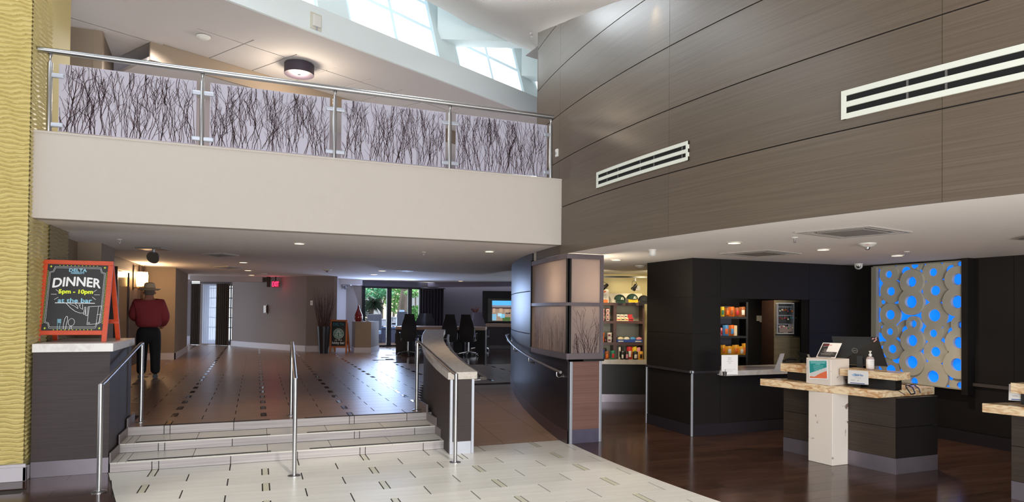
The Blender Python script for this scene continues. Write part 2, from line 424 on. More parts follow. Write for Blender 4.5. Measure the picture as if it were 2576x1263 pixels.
# the ramp between the low wall and the drum wall
def zramp(y): return min(max((y - 7.44) * .0845, 0), ZU)
ys = [7.44 + i * TR for i in range(13)]
def ramp_in(y): return DC.x - math.sqrt(14.79 ** 2 - (y - DC.y) ** 2)
rb = MB()
for y0, y1 in zip(ys[:-1], ys[1:]):
    a0, a1, c0, c1 = ramp_in(y0), ramp_in(y1), arcx(y0), arcx(y1)
    rb.hexa([(a0, y0, -.011), (c0, y0, -.011), (c1, y1, -.011), (a1, y1, -.011), (a0, y0, zramp(y0) - .009), (c0, y0, zramp(y0) - .009), (c1, y1, zramp(y1) - .009), (a1, y1, zramp(y1) - .009)])
ramp = struct('floor', rb, grout_m)
J1, J2 = 2.87, 3.52
for y0, y1 in zip(ys[:-1], ys[1:]):
    for lo, hi in ((0, J1), (J1, J2), (J2, 9)):
        a0, a1 = max(ramp_in(y0), lo), max(ramp_in(y1), lo); c0, c1 = min(arcx(y0), hi), min(arcx(y1), hi)
        if c0 - a0 < .01 and c1 - a1 < .01: continue
        c0 = max(c0, a0 + .004); c1 = max(c1, a1 + .004)
        g = .003; t = .0008
        q = [(a0 + g, y0 + t, zramp(y0)), (c0 - g, y0 + t, zramp(y0)), (c1 - g, y1 - t, zramp(y1)), (a1 + g, y1 - t, zramp(y1))]
        b = MB(); b.hexa([(p[0], p[1], p[2] - .008) for p in q] + q); b.build('floor_tile', tileu_m, ramp)

# the glazed front of the atrium behind the photographer, its side wall and roof
b = MB()
for x0, x1, z0, z1 in ((-6.5, -3.2, 0, 7.2), (3.4, 13, 0, 7.2), (-3.2, 3.4, 0, .5), (-3.2, 3.4, 5.6, 7.2)): b.box((x0, -6.7, z0), (x1, -6.5, z1))
struct('wall_front', b, white_m)
b = MB()
for x in (-3.2, -1.03, 1.13, 3.3): b.box((x, -6.62, .5), (x + .1, -6.55, 5.6))
for z in (.5, 2.6, 5.5): b.box((-3.2, -6.62, z), (3.4, -6.55, z + .1))
struct('window_2', b, blackmat_m)
b = MB(); b.box((-6.7, -6.7, 0), (-6.5, 7.6, 7.2)).box((-6.5, 7.45, 2.4), (-3.0, 7.6, 7.2)); struct('wall_left', b, white_m)
b = MB(); b.box((-6.7, -6.7, 7.2), (13, 4.0, 7.3)).box((4.4, 4.0, 7.2), (13, 13, 7.3)); struct('ceiling', b, white_m)
b = MB(); b.box((12.9, -6.7, 0), (13, 13, 7.2)).box((8.0, 12.2, 2.4), (13, 12.3, 7.2)); struct('wall_right', b, white_m)
# wave-carved yellow wall on the left
def wave_patch(mb, O, X, N, width, h, nu, nv, amp=.011):
    vs = []; 
    for j in range(nv + 1):
        z = h * j / nv
        for i in range(nu + 1):
            s = width * i / nu
            p = 2 * PI * z / .043
            w = 1.5 * math.sin(s * 2 * PI / .36 + 2.1 * math.sin(z * 7.3) + z * 3) + .6 * math.sin(s * 2 * PI / .15 + z * 9)
            v = abs(math.sin((p + w) / 2)); v = 1 - v ** .7
            vs.append(O + X * s + Vector((0, 0, z)) + N * (v * amp * 1.6))
    fs = [(j * (nu + 1) + i, j * (nu + 1) + i + 1, (j + 1) * (nu + 1) + i + 1, (j + 1) * (nu + 1) + i) for j in range(nv) for i in range(nu)]
    mb.add(vs, fs)
wavef_m = mat('yellow_wave', rgb(204, 188, 126), .5)
YC = 7.36; XW = -2.02
wv = MB(); wave_patch(wv, Vector((-3.1, YC, .17)), Vector((1, 0, 0)), Vector((0, -1, 0)), 3.1 + XW, 7.1, 60, 1100, .024)
wave_patch(wv, Vector((XW, YC, .17)), Vector((0, 1, 0)), Vector((1, 0, 0)), .62, 7.1, 36, 900)
wv.box((-3.1, YC + .002, 0), (XW - .002, 8.7, 7.3))
wl = struct('wall_left', wv, wavef_m, fix=False)
ow = MB(); wave_patch(ow, Vector((XW + .01, 7.99, ZU)), Vector((0, 1, 0)), Vector((1, 0, 0)), .72, HS - ZU, 30, 260, .008)
struct('wall_left', ow, olive_m, fix=False)
bb = MB(); bb.box((-3.1, YC - .03, 0), (XW + .03, YC - .001, .13)).box((XW + .001, YC - .03, 0), (XW + .03, 7.44, .13)).box((-3.1, YC - .022, .13), (XW + .022, YC - .001, .16)).box((-3.1, YC - .03, .13), (XW + .028, YC - .001, .14))
struct('baseboard_left', bb, base_m, bev=.004)

# balcony parapet, its soffit and the floor above
pb = MB(); pb.box((XW - .02, 7.44, HS), (3.64, 7.60, PT - .02)).box((XW - .02, 7.435, PT - .02), (3.62, 7.61, PT))
struct('wall_balcony', pb, cream_m)
sf = [(XW - 1, 7.6), (5.0, 7.6), (5.0, 14.6), (3.75, 14.29), (2.48, 13.66), (1.76, 11.99), (1.25, 11.03), (.23, 11.03), (XW - 1, 11.03)]
sb = MB(); sb.prism([(x, y) for x, y in sf if True], HS, 2.62)
struct('ceiling', sb, ceil_m)
hb = MB(); q_ = [Vector((-9, 7.6, 0)), Vector((5.0, 7.6, 0)), Vector((5.0, 12.2, 0)), Vector((14, 12.2, 0)), w2a(4, 27.5), w2a(-3.2, 23.9), w2a(-5.6, 23.7), w2a(-6.5, 24.2), w2a(-14, 26)]
hb.prism([(p.x, p.y) for p in q_], ZF, 2.9); struct('ceiling', hb, ceil_m)
# corridor floor upstairs
# reception ceiling, inside the curve of the drum wall
poly = [(arcx(y) + .02, y) for y in [12.2 - i * .35 for i in range(50)] if y > -5]
poly = [(12, -5), (12, 12.2)] + poly
rc = MB(); rc.prism(poly, HC, HC + .12); struct('ceiling', rc, ceilr_m)

# the big curved veneered wall: panels with recessed joints
JZ = [HC, 2.976, 3.588, 4.199, 4.810, 5.42, 6.03]
seams = [-4.0, -1.6, .6, 2.83, 5.173, 7.519, 8.49]
def arc_panel(mb, y0, y1, z0, z1, r0, r1, n=10, ztop=None):
    yy = [y0 + (y1 - y0) * i / n for i in range(n + 1)]
    vs = []
    for y in yy:
        zt = z1(y) if callable(z1) else z1
        zt = max(zt, z0 + .001)
        vs += [(arcx(y, r0), y, z0), (arcx(y, r0), y, zt), (arcx(y, r1), y, z0), (arcx(y, r1), y, zt)]
    fs = []
    for i in range(n):
        a = i * 4; b = a + 4
        fs += [(a, b, b + 1, a + 1), (a + 2, a + 3, b + 3, b + 2), (a, a + 2, b + 2, b), (a + 1, b + 1, b + 3, a + 3)]
    fs += [(0, 1, 3, 2), (n * 4, n * 4 + 2, n * 4 + 3, n * 4 + 1)]
    mb.add(vs, fs)
core = MB(); arc_panel(core, -4.0, 8.49, HC + .001, 6.3, DR - .012, DR - .16, 60)
wallc = struct('wall_right', core, blackmat_m)
for zi in range(len(JZ) - 1):
    for s0, s1 in zip(seams[:-1], seams[1:]):
        p = MB(); arc_panel(p, s0 + .0015, s1 - .0015, JZ[zi] + (.005 if zi else 0), JZ[zi + 1] - .005, DR, DR - .012, 10)
        p.build('panel', wallwood_m, wallc, smooth='auto')
e = MB(); e.box((arcx(8.49) - .002, 8.488, 3.3), (arcx(8.49) + .3, 8.5, 6.3)); e.build('end_panel', wallwood_m, wallc)

# drum wall below: kick plate, panels, window band
YW0, YW1 = 7.19, 8.70; ZW0, ZW1 = 1.05, 2.362
core = MB(); arc_panel(core, YW1, 14.2, 0, ZF, DR - .012, DR - .2, 40); arc_panel(core, YW0, YW1, 0, ZW0 - .02, DR - .012, DR - .42, 16)
core.box((3.63, YW0 + .01, .001), (4.075, YW0 + .14, ZW0 - .02))
drum = struct('wall_curved', core, blackmat_m)
yst = [YW0, YW1, 10.2, 11.8, 14.2]
for s0, s1 in zip(yst[:-1], yst[1:]):
    zk = lambda y: zramp(y) + .16
    lo = 0
    k = MB(); arc_panel(k, s0 + .001, s1 - .001, 0, zk, DR + .004, DR - .012, 14); k.build('kick_plate', kick_m if s0 > 10 else mat('kick_brown', rgb(86, 70, 74), .3, metal=.5), drum, smooth='auto')
    if s0 < YW1 - .1:
        p = MB(); arc_panel(p, s0 + .001, s1 - .001, 0, ZW0 - .012, DR, DR - .012, 14); p.build('panel', drumwood_m, drum, smooth='auto')
    else:
        for z0, z1 in ((0, 1.299), (1.309, 1.933), (1.943, ZF)):
            p = MB(); arc_panel(p, s0 + .001, s1 - .001, z0, z1 - .003, DR, DR - .012, 14); p.build('panel', drumwood_m, drum, smooth='auto')
# end of the drum wall: red-brown veneer between aluminium corner guards
b = MB(); b.box((3.665, YW0 - .004, .17), (4.05, YW0 + .01, ZW0 - .03)); b.build('end_panel', redwood_m, drum)
b = MB(); b.box((3.665, YW0 - .008, 0), (4.05, YW0 + .01, .17)); b.build('kick_plate', mat('kick_blue', rgb(92, 88, 108), .35, metal=.4, noise=.12, nscale=(9, 9, 9)), drum)
for x in (3.632, 4.045):
    b = MB(); b.box((x, YW0 - .014, 0), (x + .035, YW0 + .03, ZW0 - .03)); b.build('corner_guard', steelb_m, drum, bev=.003)
b = MB(); b.box((3.60, YW0 - .03, ZW0 - .03), (4.1, YW0 + .2, ZW0 - .005)); arc_panel(b, YW0 - .03, YW1 + .02, ZW0 - .03, ZW0 - .005, DR + .03, DR - .2, 16); b.build('sill', black_m, drum)

# black panelled block and back wall of the reception
XB, YB0, YB1 = 5.385, 7.08, 8.15; XPO0, XPO1 = 5.85, 7.43; ZPO0, ZPO1 = .80, 1.835
bw = MB(); bw.box((XB + .01, YB0 + .01, 0), (XPO0 - .01, YB1, HC)); wb = struct('wall_back', bw, blackmat_m)
for x0, x1, z0, z1 in ((XPO0, XPO1, ZPO1 + .01, HC), (XPO0 - .009, XPO1 + .009, 0, ZPO0 - .012), (XPO1 + .01, 8.5, 0, HC)):
    bw = MB(); bw.box((x0, YB0 + .013, z0), (x1, YB0 + .16, z1)); struct('wall_back', bw, blackmat_m)
def panel_y(x0, x1, z0, z1, y=YB0, m=dark_m, par=wb): b = MB(); b.box((x0 + .002, y, z0 + .002), (x1 - .002, y + .012, z1 - .002)); return b.build('panel', m, par)
def panel_x(y0, y1, z0, z1, x, m=dark_m, par=wb, t=.012): b = MB(); b.box((x, y0 + .002, z0 + .002), (x + t, y1 - .002, z1 - .002)); return b.build('panel', m, par)
for z0, z1 in ((.16, .83), (.87, 1.36), (1.36, 1.85), (1.85, HC)):
    panel_x(YB0, YB1, z0, z1, XB); panel_y(XB, XPO0, z0, z1)
    if z0 >= 1.8: panel_y(XPO0, XPO1, z0, z1)
    panel_y(XPO1, 8.5, z0, z1)
panel_y(XPO0, XPO1, .16, ZPO0 - .01)
k = MB(); k.box((XB - .004, YB0 - .006, 0), (8.49, YB0 + .01, .15)).box((XB - .006, YB0, 0), (XB + .01, YB1, .15)); k.build('kick_plate', kickd_m, wb)
k = MB(); k.box((XB - .025, YB0 - .025, .835), (XPO0, YB0 + .01, .868)).box((XB - .025, YB0 - .025, .835), (XB + .01, YB1, .868)).box((XPO1, YB0 - .02, .835), (8.49, YB0 + .01, .868)); k.build('chair_rail', mat('rail_grey', rgb(52, 48, 52), .35, metal=.3), wb)
for (x, y) in ((XB - .012, YB0 - .014), (XB - .012, YB1 - .02)):
    k = MB(); k.box((x, y, 0), (x + .026, y + .026, .84)); k.build('corner_guard', steelb_m, wb, bev=.003)
k = MB(); k.lathe([(.001, 0), (.03, 0), (.03, .03), (.001, .03)], (XB, YB0, .84), 12); k.build('guard_cap', steelb_m, wb)
rwb = MB(); rwb.box((8.51, -5, 0), (8.7, YB0 + .16, HC))
wr = struct('wall_right', rwb, blackmat_m)
for y0, y1 in ((5.0, 7.09), (2.8, 5.0), (.6, 2.8)):
    for z0, z1 in ((.16, .74), (.79, HC)): panel_x(y0, y1, z0, z1, 8.5, par=wr)
k = MB(); k.box((8.488, .6, 0), (8.51, 7.08, .15)); k.build('kick_plate', kickd_m, wr)
k = MB(); k.box((8.47, .6, .745), (8.51, 5.56, .785)); k.build('chair_rail', mat('rail_brown', rgb(84, 76, 74), .35, metal=.3), wr)

# low curved wall between stairs and ramp
ylo, yhi = 7.09, 11.4
RO, RI = 15.10, 14.78
lw = thing('low_wall', 'curved low dividing wall with white stone cap between the stairs and the ramp', 'wall', (2.2, 7.1, 0))
def zc(y): return .855 + (y - 7.1) * .081
def zcT(y): return .938 + (y - 7.1) * .081
def arcR(mb, y0, y1, z0, z1, r0, r1, n=16):
    yy = [y0 + (y1 - y0) * i / n for i in range(n + 1)]; vs = []
    fx = lambda y, r: DC.x - math.sqrt(r * r - (y - DC.y) ** 2)
    for y in yy:
        a = z0(y) if callable(z0) else z0; b = z1(y) if callable(z1) else z1
        vs += [(fx(y, r0), y, a), (fx(y, r0), y, b), (fx(y, r1), y, a), (fx(y, r1), y, b)]
    fs = []
    for i in range(n):
        a = i * 4; b = a + 4
        fs += [(a, b, b + 1, a + 1), (a + 2, a + 3, b + 3, b + 2), (a, a + 2, b + 2, b), (a + 1, b + 1, b + 3, a + 3)]
    fs += [(0, 1, 3, 2), (n * 4, n * 4 + 2, n * 4 + 3, n * 4 + 1)]
    mb.add(vs, fs)
b = MB(); arcR(b, ylo + .03, yhi, 0, zc, RO - .02, RI + .02); b.build('wall_body', counterwood_m, lw, smooth='auto')
b = MB(); arcR(b, ylo - .01, yhi + .02, zc, zcT, RO + .015, RI - .015, 20); b.build('cap', cap_m, lw, smooth='auto', bev=.004)
xa, xb_ = DC.x - math.sqrt((RO - .02) ** 2 - (ylo - DC.y) ** 2), DC.x - math.sqrt((RI + .02) ** 2 - (ylo - DC.y) ** 2)
b = MB(); b.box((xa + .03, ylo + .012, .14), (xb_ - .03, ylo + .031, .855)); b.build('end_panel', counterwood_m, lw)
b = MB(); b.box((xa + .03, ylo + .008, 0), (xb_ - .03, ylo + .031, .14)); b.build('kick_plate', steelb_m, lw)
for x in (xa - .004, xb_ - .028):
    b = MB(); b.box((x, ylo, 0), (x + .032, ylo + .034, .855)); b.build('corner_guard', steelb_m, lw, bev=.003)

# ----------------------------------------------------------------- corridor upstairs and roof light
DB = Vector((math.cos(math.radians(49.6 - math.degrees(TH))), math.sin(math.radians(49.6 - math.degrees(TH))), 0))   # direction of the corridor
DP = Vector((-DB.y, DB.x, 0))
pB0 = onz(575, 0, 5.3); pB1 = onz(1352, 293, 5.3); DB = (pB1 - pB0).normalized(); DB.z = 0; DP = Vector((-DB.y, DB.x, 0))
band = MB(); A_, B_ = pB0 - DB * 5, pB1 + DB * 1.6
band.hexa([A_, B_, B_ + DP * .3, A_ + DP * .3, A_ + Vector((0, 0, .36)), B_ + Vector((0, 0, .36)), B_ + DP * .3 + Vector((0, 0, .36)), A_ + DP * .3 + Vector((0, 0, .36))])
struct('trim_1', band, coolwhite_m)
# ceiling of the corridor
g0 = onz(408, 113, 5.3); gx = (onz(526, 148, 5.3) - g0); gy = (onz(494, 73, 5.3) - g0)
cc = MB()
L0, L1 = A_ + DP * .04, B_ + DP * .04
cc.prism([(L0.x, L0.y), (L1.x, L1.y), (L1.x + DP.x * 7, L1.y + DP.y * 7), (L0.x + DP.x * 7, L0.y + DP.y * 7)], 5.362, 5.5)
upc = struct('ceiling', cc, mat('corridor_ceiling', rgb(196, 190, 188), .9))
gxn = gx.length; gyn = gy.length; ex = gx.normalized(); ey = gy.normalized()
# plain margins around the panel field, then the panels one by one
pc = Vector((g0.x, g0.y, 5.3))
def dquad(mb, P, a0, a1, b0, b1, z0, z1):
    q = [P + ex * a0 + ey * b0, P + ex * a1 + ey * b0, P + ex * a1 + ey * b1, P + ex * a0 + ey * b1]
    mb.hexa([(p.x, p.y, z0) for p in q] + [(p.x, p.y, z1) for p in q])
n_ = 11
for i in range(n_):
    for j in range(-1, 2):
        b0, b1 = (j * gyn, (j + 1) * gyn)
        if j == 1: b1 = b0 + .26
        if j == -1: b0 = -.02; continue
        p = MB(); dquad(p, pc, i * gxn + .010, (i + 1) * gxn - .010, b0 + .010, b1 - .010, 5.31, 5.34); p.build('ceiling_panel', mat('corridor_ceiling', None), upc)
# margins
p = MB()
m0, m1 = pc + ey * (gyn + .257) - ex * 8, pc + ey * (gyn + .257) + ex * (n_ * gxn + 3)
m2, m3 = B_ + DP * .04, A_ + DP * .04
p.prism([(q.x, q.y) for q in (m0, m1, m2, m3)], 5.299, 5.36)
dquad(p, pc, -8, 0, -.01, gyn + .27, 5.3, 5.36)
dquad(p, pc, -6, -.15, -3, 0.0, 5.3, 5.36)
dquad(p, pc, n_ * gxn, n_ * gxn + 3, -3, gyn + .27, 5.3, 5.36)
p.build('ceiling_margin', mat('corridor_ceiling', None), upc)
p = MB(); dquad(p, pc, -.15, n_ * gxn, -.03, .0, 5.05, 5.34); p.build('bulkhead', tan_m, upc)
p = MB(); dquad(p, pc, -.15, n_ * gxn, -3.2, -.03, 5.05, 5.1); p.build('ceiling_lower', mat('corridor_ceiling', None), upc)
# corridor back walls
w = MB()
c0 = onz(258, 78, 5.3); cL = c0 + (onz(125, 60, 5.3) - c0) * 3.0; c1 = onz(282, 140, 5.3)
def vwall(mb, P, Q, z0, z1, t=.1):
    d = (Q - P); d.z = 0; d.normalize(); n = Vector((-d.y, d.x, 0)) * t
    mb.hexa([(P.x, P.y, z0), (Q.x, Q.y, z0), (Q.x + n.x, Q.y + n.y, z0), (P.x + n.x, P.y + n.y, z0), (P.x, P.y, z1), (Q.x, Q.y, z1), (Q.x + n.x, Q.y + n.y, z1), (P.x + n.x, P.y + n.y, z1)])
vwall(w, cL, c0, 2.9, 5.3); vwall(w, c0, c1 + (c1 - c0) * .2, 2.9, 5.3)
q0 = c1 + (c1 - c0) * .2
struct('wall_corridor', w, tan_m)
w = MB(); q1 = q0 + ex * 9 ; vwall(w, q0 - ex * .3, q1 , 2.9, 5.3); 
struct('wall_corridor', w, mat('corridor_wall', rgb(176, 168, 176), .85))
# right end wall of the corridor behind the frosted glass
w = MB(); P1 = Vector((4.3, 8.6, 0)); vwall(w, Vector((4.0, 8.6, 0)), Vector((7.4, 15.5, 0)), 2.9, 5.3); struct('wall_corridor', w, mat('corridor_wall', None))
fl = MB(); fl.box((-6, 7.6, 2.9), (6, 17, 2.95)); struct('floor', fl, mat('carpet', rgb(160, 160, 160), .95))

# sloping plaster ceiling of the atrium
ZE = 6.4
edge = [onz(x, y, ZE) for x, y in ((1068.7, 0), (1120, 26), (1179, 61), (1228, 81), (1277, 103), (1351, 136))]
e0 = edge[0]; d0 = (edge[0] - edge[2]).normalized()
edge = [e0 + d0 * 11, e0 + d0 * 3] + edge
edge.append(edge[-1] + (edge[-1] - edge[-2]) * 1.5)
def zslope(y): return 3.56 + .231 * y if y > 5 else 4.715 + .17 * (5 - y)
wt = []
ywt = [-3.5, 1.5, 4.4, 5.3, 6.2, 7.0, 7.8, 8.49, 9.6]
for y in ywt: wt.append(Vector((arcx(y) + .05, y, zslope(y))))
wt = [Vector((4.8, -5, 4.1))] + wt[1:] if False else wt
cm = MB(); n = len(wt)
from bisect import bisect
def samp(L, t):
    k = t * (len(L) - 1); i = min(int(k), len(L) - 2); return L[i].lerp(L[i + 1], k - i)
NU, NV = 18, 8; vs = []
for i in range(NU + 1):
    a = samp(edge, i / NU); b_ = samp(wt, i / NU)
    for j in range(NV + 1): vs.append(a.lerp(b_, j / NV))
cm.add(vs, [(i * (NV + 1) + j, i * (NV + 1) + j + 1, (i + 1) * (NV + 1) + j + 1, (i + 1) * (NV + 1) + j) for i in range(NU) for j in range(NV)])
upv = [v + Vector((0, 0, .25)) for v in vs]; cm.add(upv, [(i * (NV + 1) + j, (i + 1) * (NV + 1) + j, (i + 1) * (NV + 1) + j + 1, i * (NV + 1) + j + 1) for i in range(NU) for j in range(NV)])
cm.add([q for i in range(NU + 1) for q in (vs[i * (NV + 1)], upv[i * (NV + 1)])], [(2 * i, 2 * i + 2, 2 * i + 3, 2 * i + 1) for i in range(NU)])
struct('ceiling', cm, mat('atrium_ceiling', rgb(190, 184, 178), .85, bump=.2, bscale=50), smooth='auto')

# roof-light wall: frosted glazing with bars, piers and cross beams
P1 = onz(1100, 98, ZE); P2 = onz(1276, 104, ZE); P3 = onz(1143, 118, ZE); P4 = onz(1325, 122, ZE)
GD = (P3 - P1); GD.z = 0; GD.normalize()
GN = Vector((-GD.y, GD.x, 0))                # away from the atrium
LEAN = -.33
def gp(s, h, back=0): return P1 + GD * s + Vector((0, 0, h)) + GN * (back - LEAN * 0 + .30 * h)
def hitG(x, y):
    d = ray(x, y); O = Vector((0, 0, EYE)); a = GD; b_ = (Vector((0, 0, 1)) + GN * .30); nn = a.cross(b_)
    k = (P1 - O).dot(nn) / d.dot(nn); P = O + d * k - P1; h = P.z; s = (P - b_ * h).dot(a); return s, h
sk = thing('roof_light', 'tall frosted roof-light glazing with grey glazing bars above the corridor', 'window', tuple(P1))
sk['kind'] = 'structure'
sky_m = mat('frosted_skylight', rgb(226, 236, 240), .6, emis=1.35, ecol=(.90, .965, 1, 1))
bar_glow_m = mat('glazing_bar', rgb(206, 220, 228), .5, emis=.35, ecol=rgb(190, 215, 228))  # bars glow a little: skylight brightness put into their material
marks = [(-3.2, -1.35)]
sR1, _ = hitG(1097, 138); sL1, _ = hitG(873, 30); sL2, _ = hitG(1152, 163); sR2, _ = hitG(1312, 228); sL0, _ = hitG(791, 10)
bays = [(sL1, sR1), (sL2, sR2), (sR2 + (sL2 - sR1), sR2 + (sL2 - sR1) + 1.6), (sL0 - (sR1 - sL1), sL0)]
H0, H1 = -.86, 2.2
for (a, c) in bays:
    mid_s = (a + c) / 2; hb_ = 0.12 + .0
    for (u0, u1) in ((a, mid_s), (mid_s, c)):
        for (h0, h1) in ((H0, hb_), (hb_, .62), (.62, H1)):
            b = MB(); q = [gp(u0, h0), gp(u1, h0), gp(u1, h1), gp(u0, h1)]; b.hexa(q + [p + GN * .02 for p in q]) ; b.build('pane', sky_m, sk)
    for (u0, u1, h0, h1) in ((mid_s - .03, mid_s + .03, H0, H1), (a - .02, a + .03, H0, H1), (c - .03, c + .02, H0, H1), (a, c, hb_ - .03, hb_ + .03), (a, c, .59, .65)):
        b = MB(); q = [gp(u0, h0, -.03), gp(u1, h0, -.03), gp(u1, h1, -.03), gp(u0, h1, -.03)]; b.hexa(q + [p + GN * .03 for p in q]); b.build('glazing_bar', bar_glow_m, sk)
piers = [(sR1 + .02, sL2 - .02), (sR2 + .02, bays[2][0] - .02), (sL0 + .02, sL1 - .02), (sR2 + 3, sR2 + 4.2), (sL0 - 4.5, sL0 - (sR1 - sL1) - .02)]
wp = MB()
for a, c in piers:
    q = [gp(a, H0, -.05), gp(c, H0, -.05), gp(c, H1, -.05), gp(a, H1, -.05)]; wp.hexa(q + [p + GN * .30 for p in q])
struct('wall_roof_light', wp, coolwhite_m)
cb = MB()
def beam(Q1, Q2, Q3, Q4, hgt): cb.hexa([Q1, Q2, Q4, Q3] + [q + Vector((0, 0, hgt)) for q in (Q1, Q2, Q4, Q3)])
ext = lambda A, B, t: A + (B - A) * t
beam(ext(P2, P1, 1.0), ext(P1, P2, 1.5), ext(P4, P3, 1.0), ext(P3, P4, 1.5), 1.5)
sh = GD * (sR2 - sR1); Q1 = onz(1312, 190, ZE); sh = Q1 - P1
beam(P1 + sh, ext(P1, P2, 1.5) + sh, P3 + sh, ext(P3, P4, 1.5) + sh, 1.5)
s2 = GD * (sL1 - sL2) ; beam(P1 + s2, ext(P1, P2, 2.6) + s2, P3 + s2, ext(P3, P4, 2.6) + s2, 1.5)
struct('trim_2', cb, coolwhite_m)
roof = MB(); Rp = gp(-6, H1 - .02); Rq = gp(7, H1 - .02)
roof.hexa([Rp, Rp - GN * 6, Rq - GN * 6, Rq, Rp + Vector((0, 0, .1)), Rp - GN * 6 + Vector((0, 0, .1)), Rq - GN * 6 + Vector((0, 0, .1)), Rq + Vector((0, 0, .1))])
struct('ceiling', roof, coolwhite_m)

# =================================================================== RAILINGS
Z1 = Vector((0, 0, 1))
def rail_stairs(name, pl, pu, label, grp='steel handrails on the lobby stairs'):
    """pl lower post foot, pu upper post foot"""
    t = thing(name, label, 'handrail', (pl[0], pl[1], 0), group=grp)
    pl = Vector((pl[0], pl[1], 0)); pu = Vector((pu[0], pu[1], ZU)); d = (pu - pl); d.z = 0; d.normalize(); hl, hu = .945, 1.215
    a = pl + Z1 * hl; b = a + d * .12; c = pu + Z1 * (hu - ZU); e = c - d * .10
    b.z = hl + .015
    mb = MB(); mb.tube([a, a.lerp(b, .5) + Z1 * .004, b, b.lerp(e, .5), e, c.lerp(e, .4) + Z1 * .0, c], .0185, 12); mb.build('rail', steel_m, t, smooth='auto')
    for p, h in ((pl, hl + .012), (pu, hu - ZU + .012)):
        mb = MB(); mb.tube([p, p + Z1 * h], .021, 14); mb.build('post', steel_m, t, smooth='auto')
        mb = MB(); mb.lathe([(.001, 0), (.062, 0), (.062, .006), (.05, .011), (.022, .013), (.022, .02), (.001, .02)], p, 24); mb.build('post_foot', steel_m, t, smooth='auto')
    return t
A3 = lambda x, y, z=0: onz(x, y, z)
rail_stairs('handrail', A3(249, 1238), A3(354, 1062, ZU), 'brushed steel handrail beside the counter with the dinner sign')
rail_stairs('handrail', A3(740, 1197), A3(732, 1045, ZU), 'brushed steel handrail standing in the middle of the stairs')
rail_stairs('handrail', A3(1145, 1163), A3(1048, 1032, ZU), 'brushed steel handrail next to the curved low wall')
# wall rails along the ramp
def arcp(y, R, z): return Vector((DC.x - math.sqrt(R * R - (y - DC.y) ** 2), y, z))
t = thing('handrail', 'curved steel handrail on the dark drum wall along the ramp', 'handrail', (3.6, 7.2, .9))
ya = [7.22 + i * (11.15 - 7.22) / 24 for i in range(25)]
zr = lambda y: .885 + .0765 * (y - 7.2)
pts = [arcp(y, DR + .085, zr(y)) for y in ya]; pts = pts + [arcp(11.3, DR + .05, zr(11.25))]
b = MB(); b.tube(pts, .0185, 10); b.build('rail', steel_m, t, smooth='auto')
for y in (7.35, 8.55, 9.7, 10.8):
    p = arcp(y, DR + .085, zr(y) - .015); q = arcp(y, DR, zr(y) - .075); n = (p - q); n.z = 0
    b = MB(); b.tube([p, p - Z1 * .05, p - Z1 * .075 - n * .35, q + n * .1, q], .008, 8); b.lathe([(.001, 0), (.034, 0), (.034, .006), (.001, .008)], q, 16, n); b.build('bracket', steel_m, t, smooth='auto')
t = thing('handrail', 'steel handrail on the ramp side of the curved low wall', 'handrail', (2.45, 7.2, .9))
zr2 = lambda y: .875 + .081 * (y - 7.1)
b = MB(); b.tube([arcp(6.98, RI - .03, zr2(7.0)), arcp(7.0, RI - .09, zr2(7.02))] + [arcp(7.05 + i * .25, RI - .09, zr2(7.05 + i * .25)) for i in range(17)], .0185, 10); b.build('rail', steel_m, t, smooth='auto')
for y in (7.2, 8.6, 10.0, 11.0):
    p = arcp(y, RI - .09, zr2(y)); q = arcp(y, RI + .02, zr2(y) - .06)
    b = MB(); b.tube([p, p - Z1 * .055, q], .008, 8); b.build('bracket', steel_m, t, smooth='auto')

# glass balustrade on the balcony
bal = thing('glass_balustrade', 'steel and frosted glass balustrade printed with bare twigs on the balcony', 'railing', (.8, 7.46, PT))
YB = 7.50
posts_px = [(125, 118), (508, 172), (842, 218), (1132, 258), (1386, 292)]
px_x = [ony(x, 300, YB).x for x, y in ((123.5, 0), (508, 0), (842, 0), (1132, 0), (1386, 0))]
RZ = 4.14
b = MB(); b.tube([(px_x[0] - .1, YB, RZ + .0), (px_x[-1] + .03, YB, RZ)], .030, 14); b.build('top_rail', steel_m, bal, smooth='auto')
for x in px_x:
    b = MB(); b.lathe([(.001, 0), (.024, 0), (.024, RZ - PT - .12), (.012, RZ - PT - .10), (.012, RZ - PT - .05), (.024, RZ - PT - .035), (.001, RZ - PT - .03)], (x, YB, PT), 14); b.build('post', steel_m, bal, smooth='auto')
gl_m = mat('frosted_glass', rgb(206, 204, 216), .35)
nt = gl_m.node_tree; out = nt.nodes['Material Output']; bs = nt.nodes['Principled BSDF']
tl = nt.nodes.new('ShaderNodeBsdfTranslucent'); tl.inputs[0].default_value = rgb(228, 226, 236)
ms = nt.nodes.new('ShaderNodeMixShader'); ms.inputs[0].default_value = .62
nt.links.new(bs.outputs[0], ms.inputs[1]); nt.links.new(tl.outputs[0], ms.inputs[2]); nt.links.new(ms.outputs[0], out.inputs['Surface'])
def twig(mb, O, X, Y, N, x, y, h, wd, rnd, xr_, yr, depth=0, ang=0):
    """a wandering printed twig growing up from x,y with side shoots"""
    n = max(3, int(h / .045)); pts = [(x, y)]; a = ang
    for i in range(n):
        a = a * .80 + rnd.uniform(-.24, .24); L = h / n
        x += math.sin(a) * L; y += math.cos(a) * L
        if not (xr_[0] < x < xr_[1]) or y > yr[1] or y < yr[0]: break
        pts.append((x, y))
        if depth < 2 and rnd.random() < (.34 if depth == 0 else .25):
            twig(mb, O, X, Y, N, x, y, h * rnd.uniform(.2, .45) * (1 - .4 * i / n), wd * .6, rnd, xr_, yr, depth + 1, a + rnd.choice((-1, 1)) * rnd.uniform(.45, .85))
    k = len(pts)
    for i in range(k - 1): put_line(mb, [pts[i], pts[i + 1]], wd * (1 - .6 * i / k), O, X, Y, N, lift=.0015)
rnd = random.Random(3)
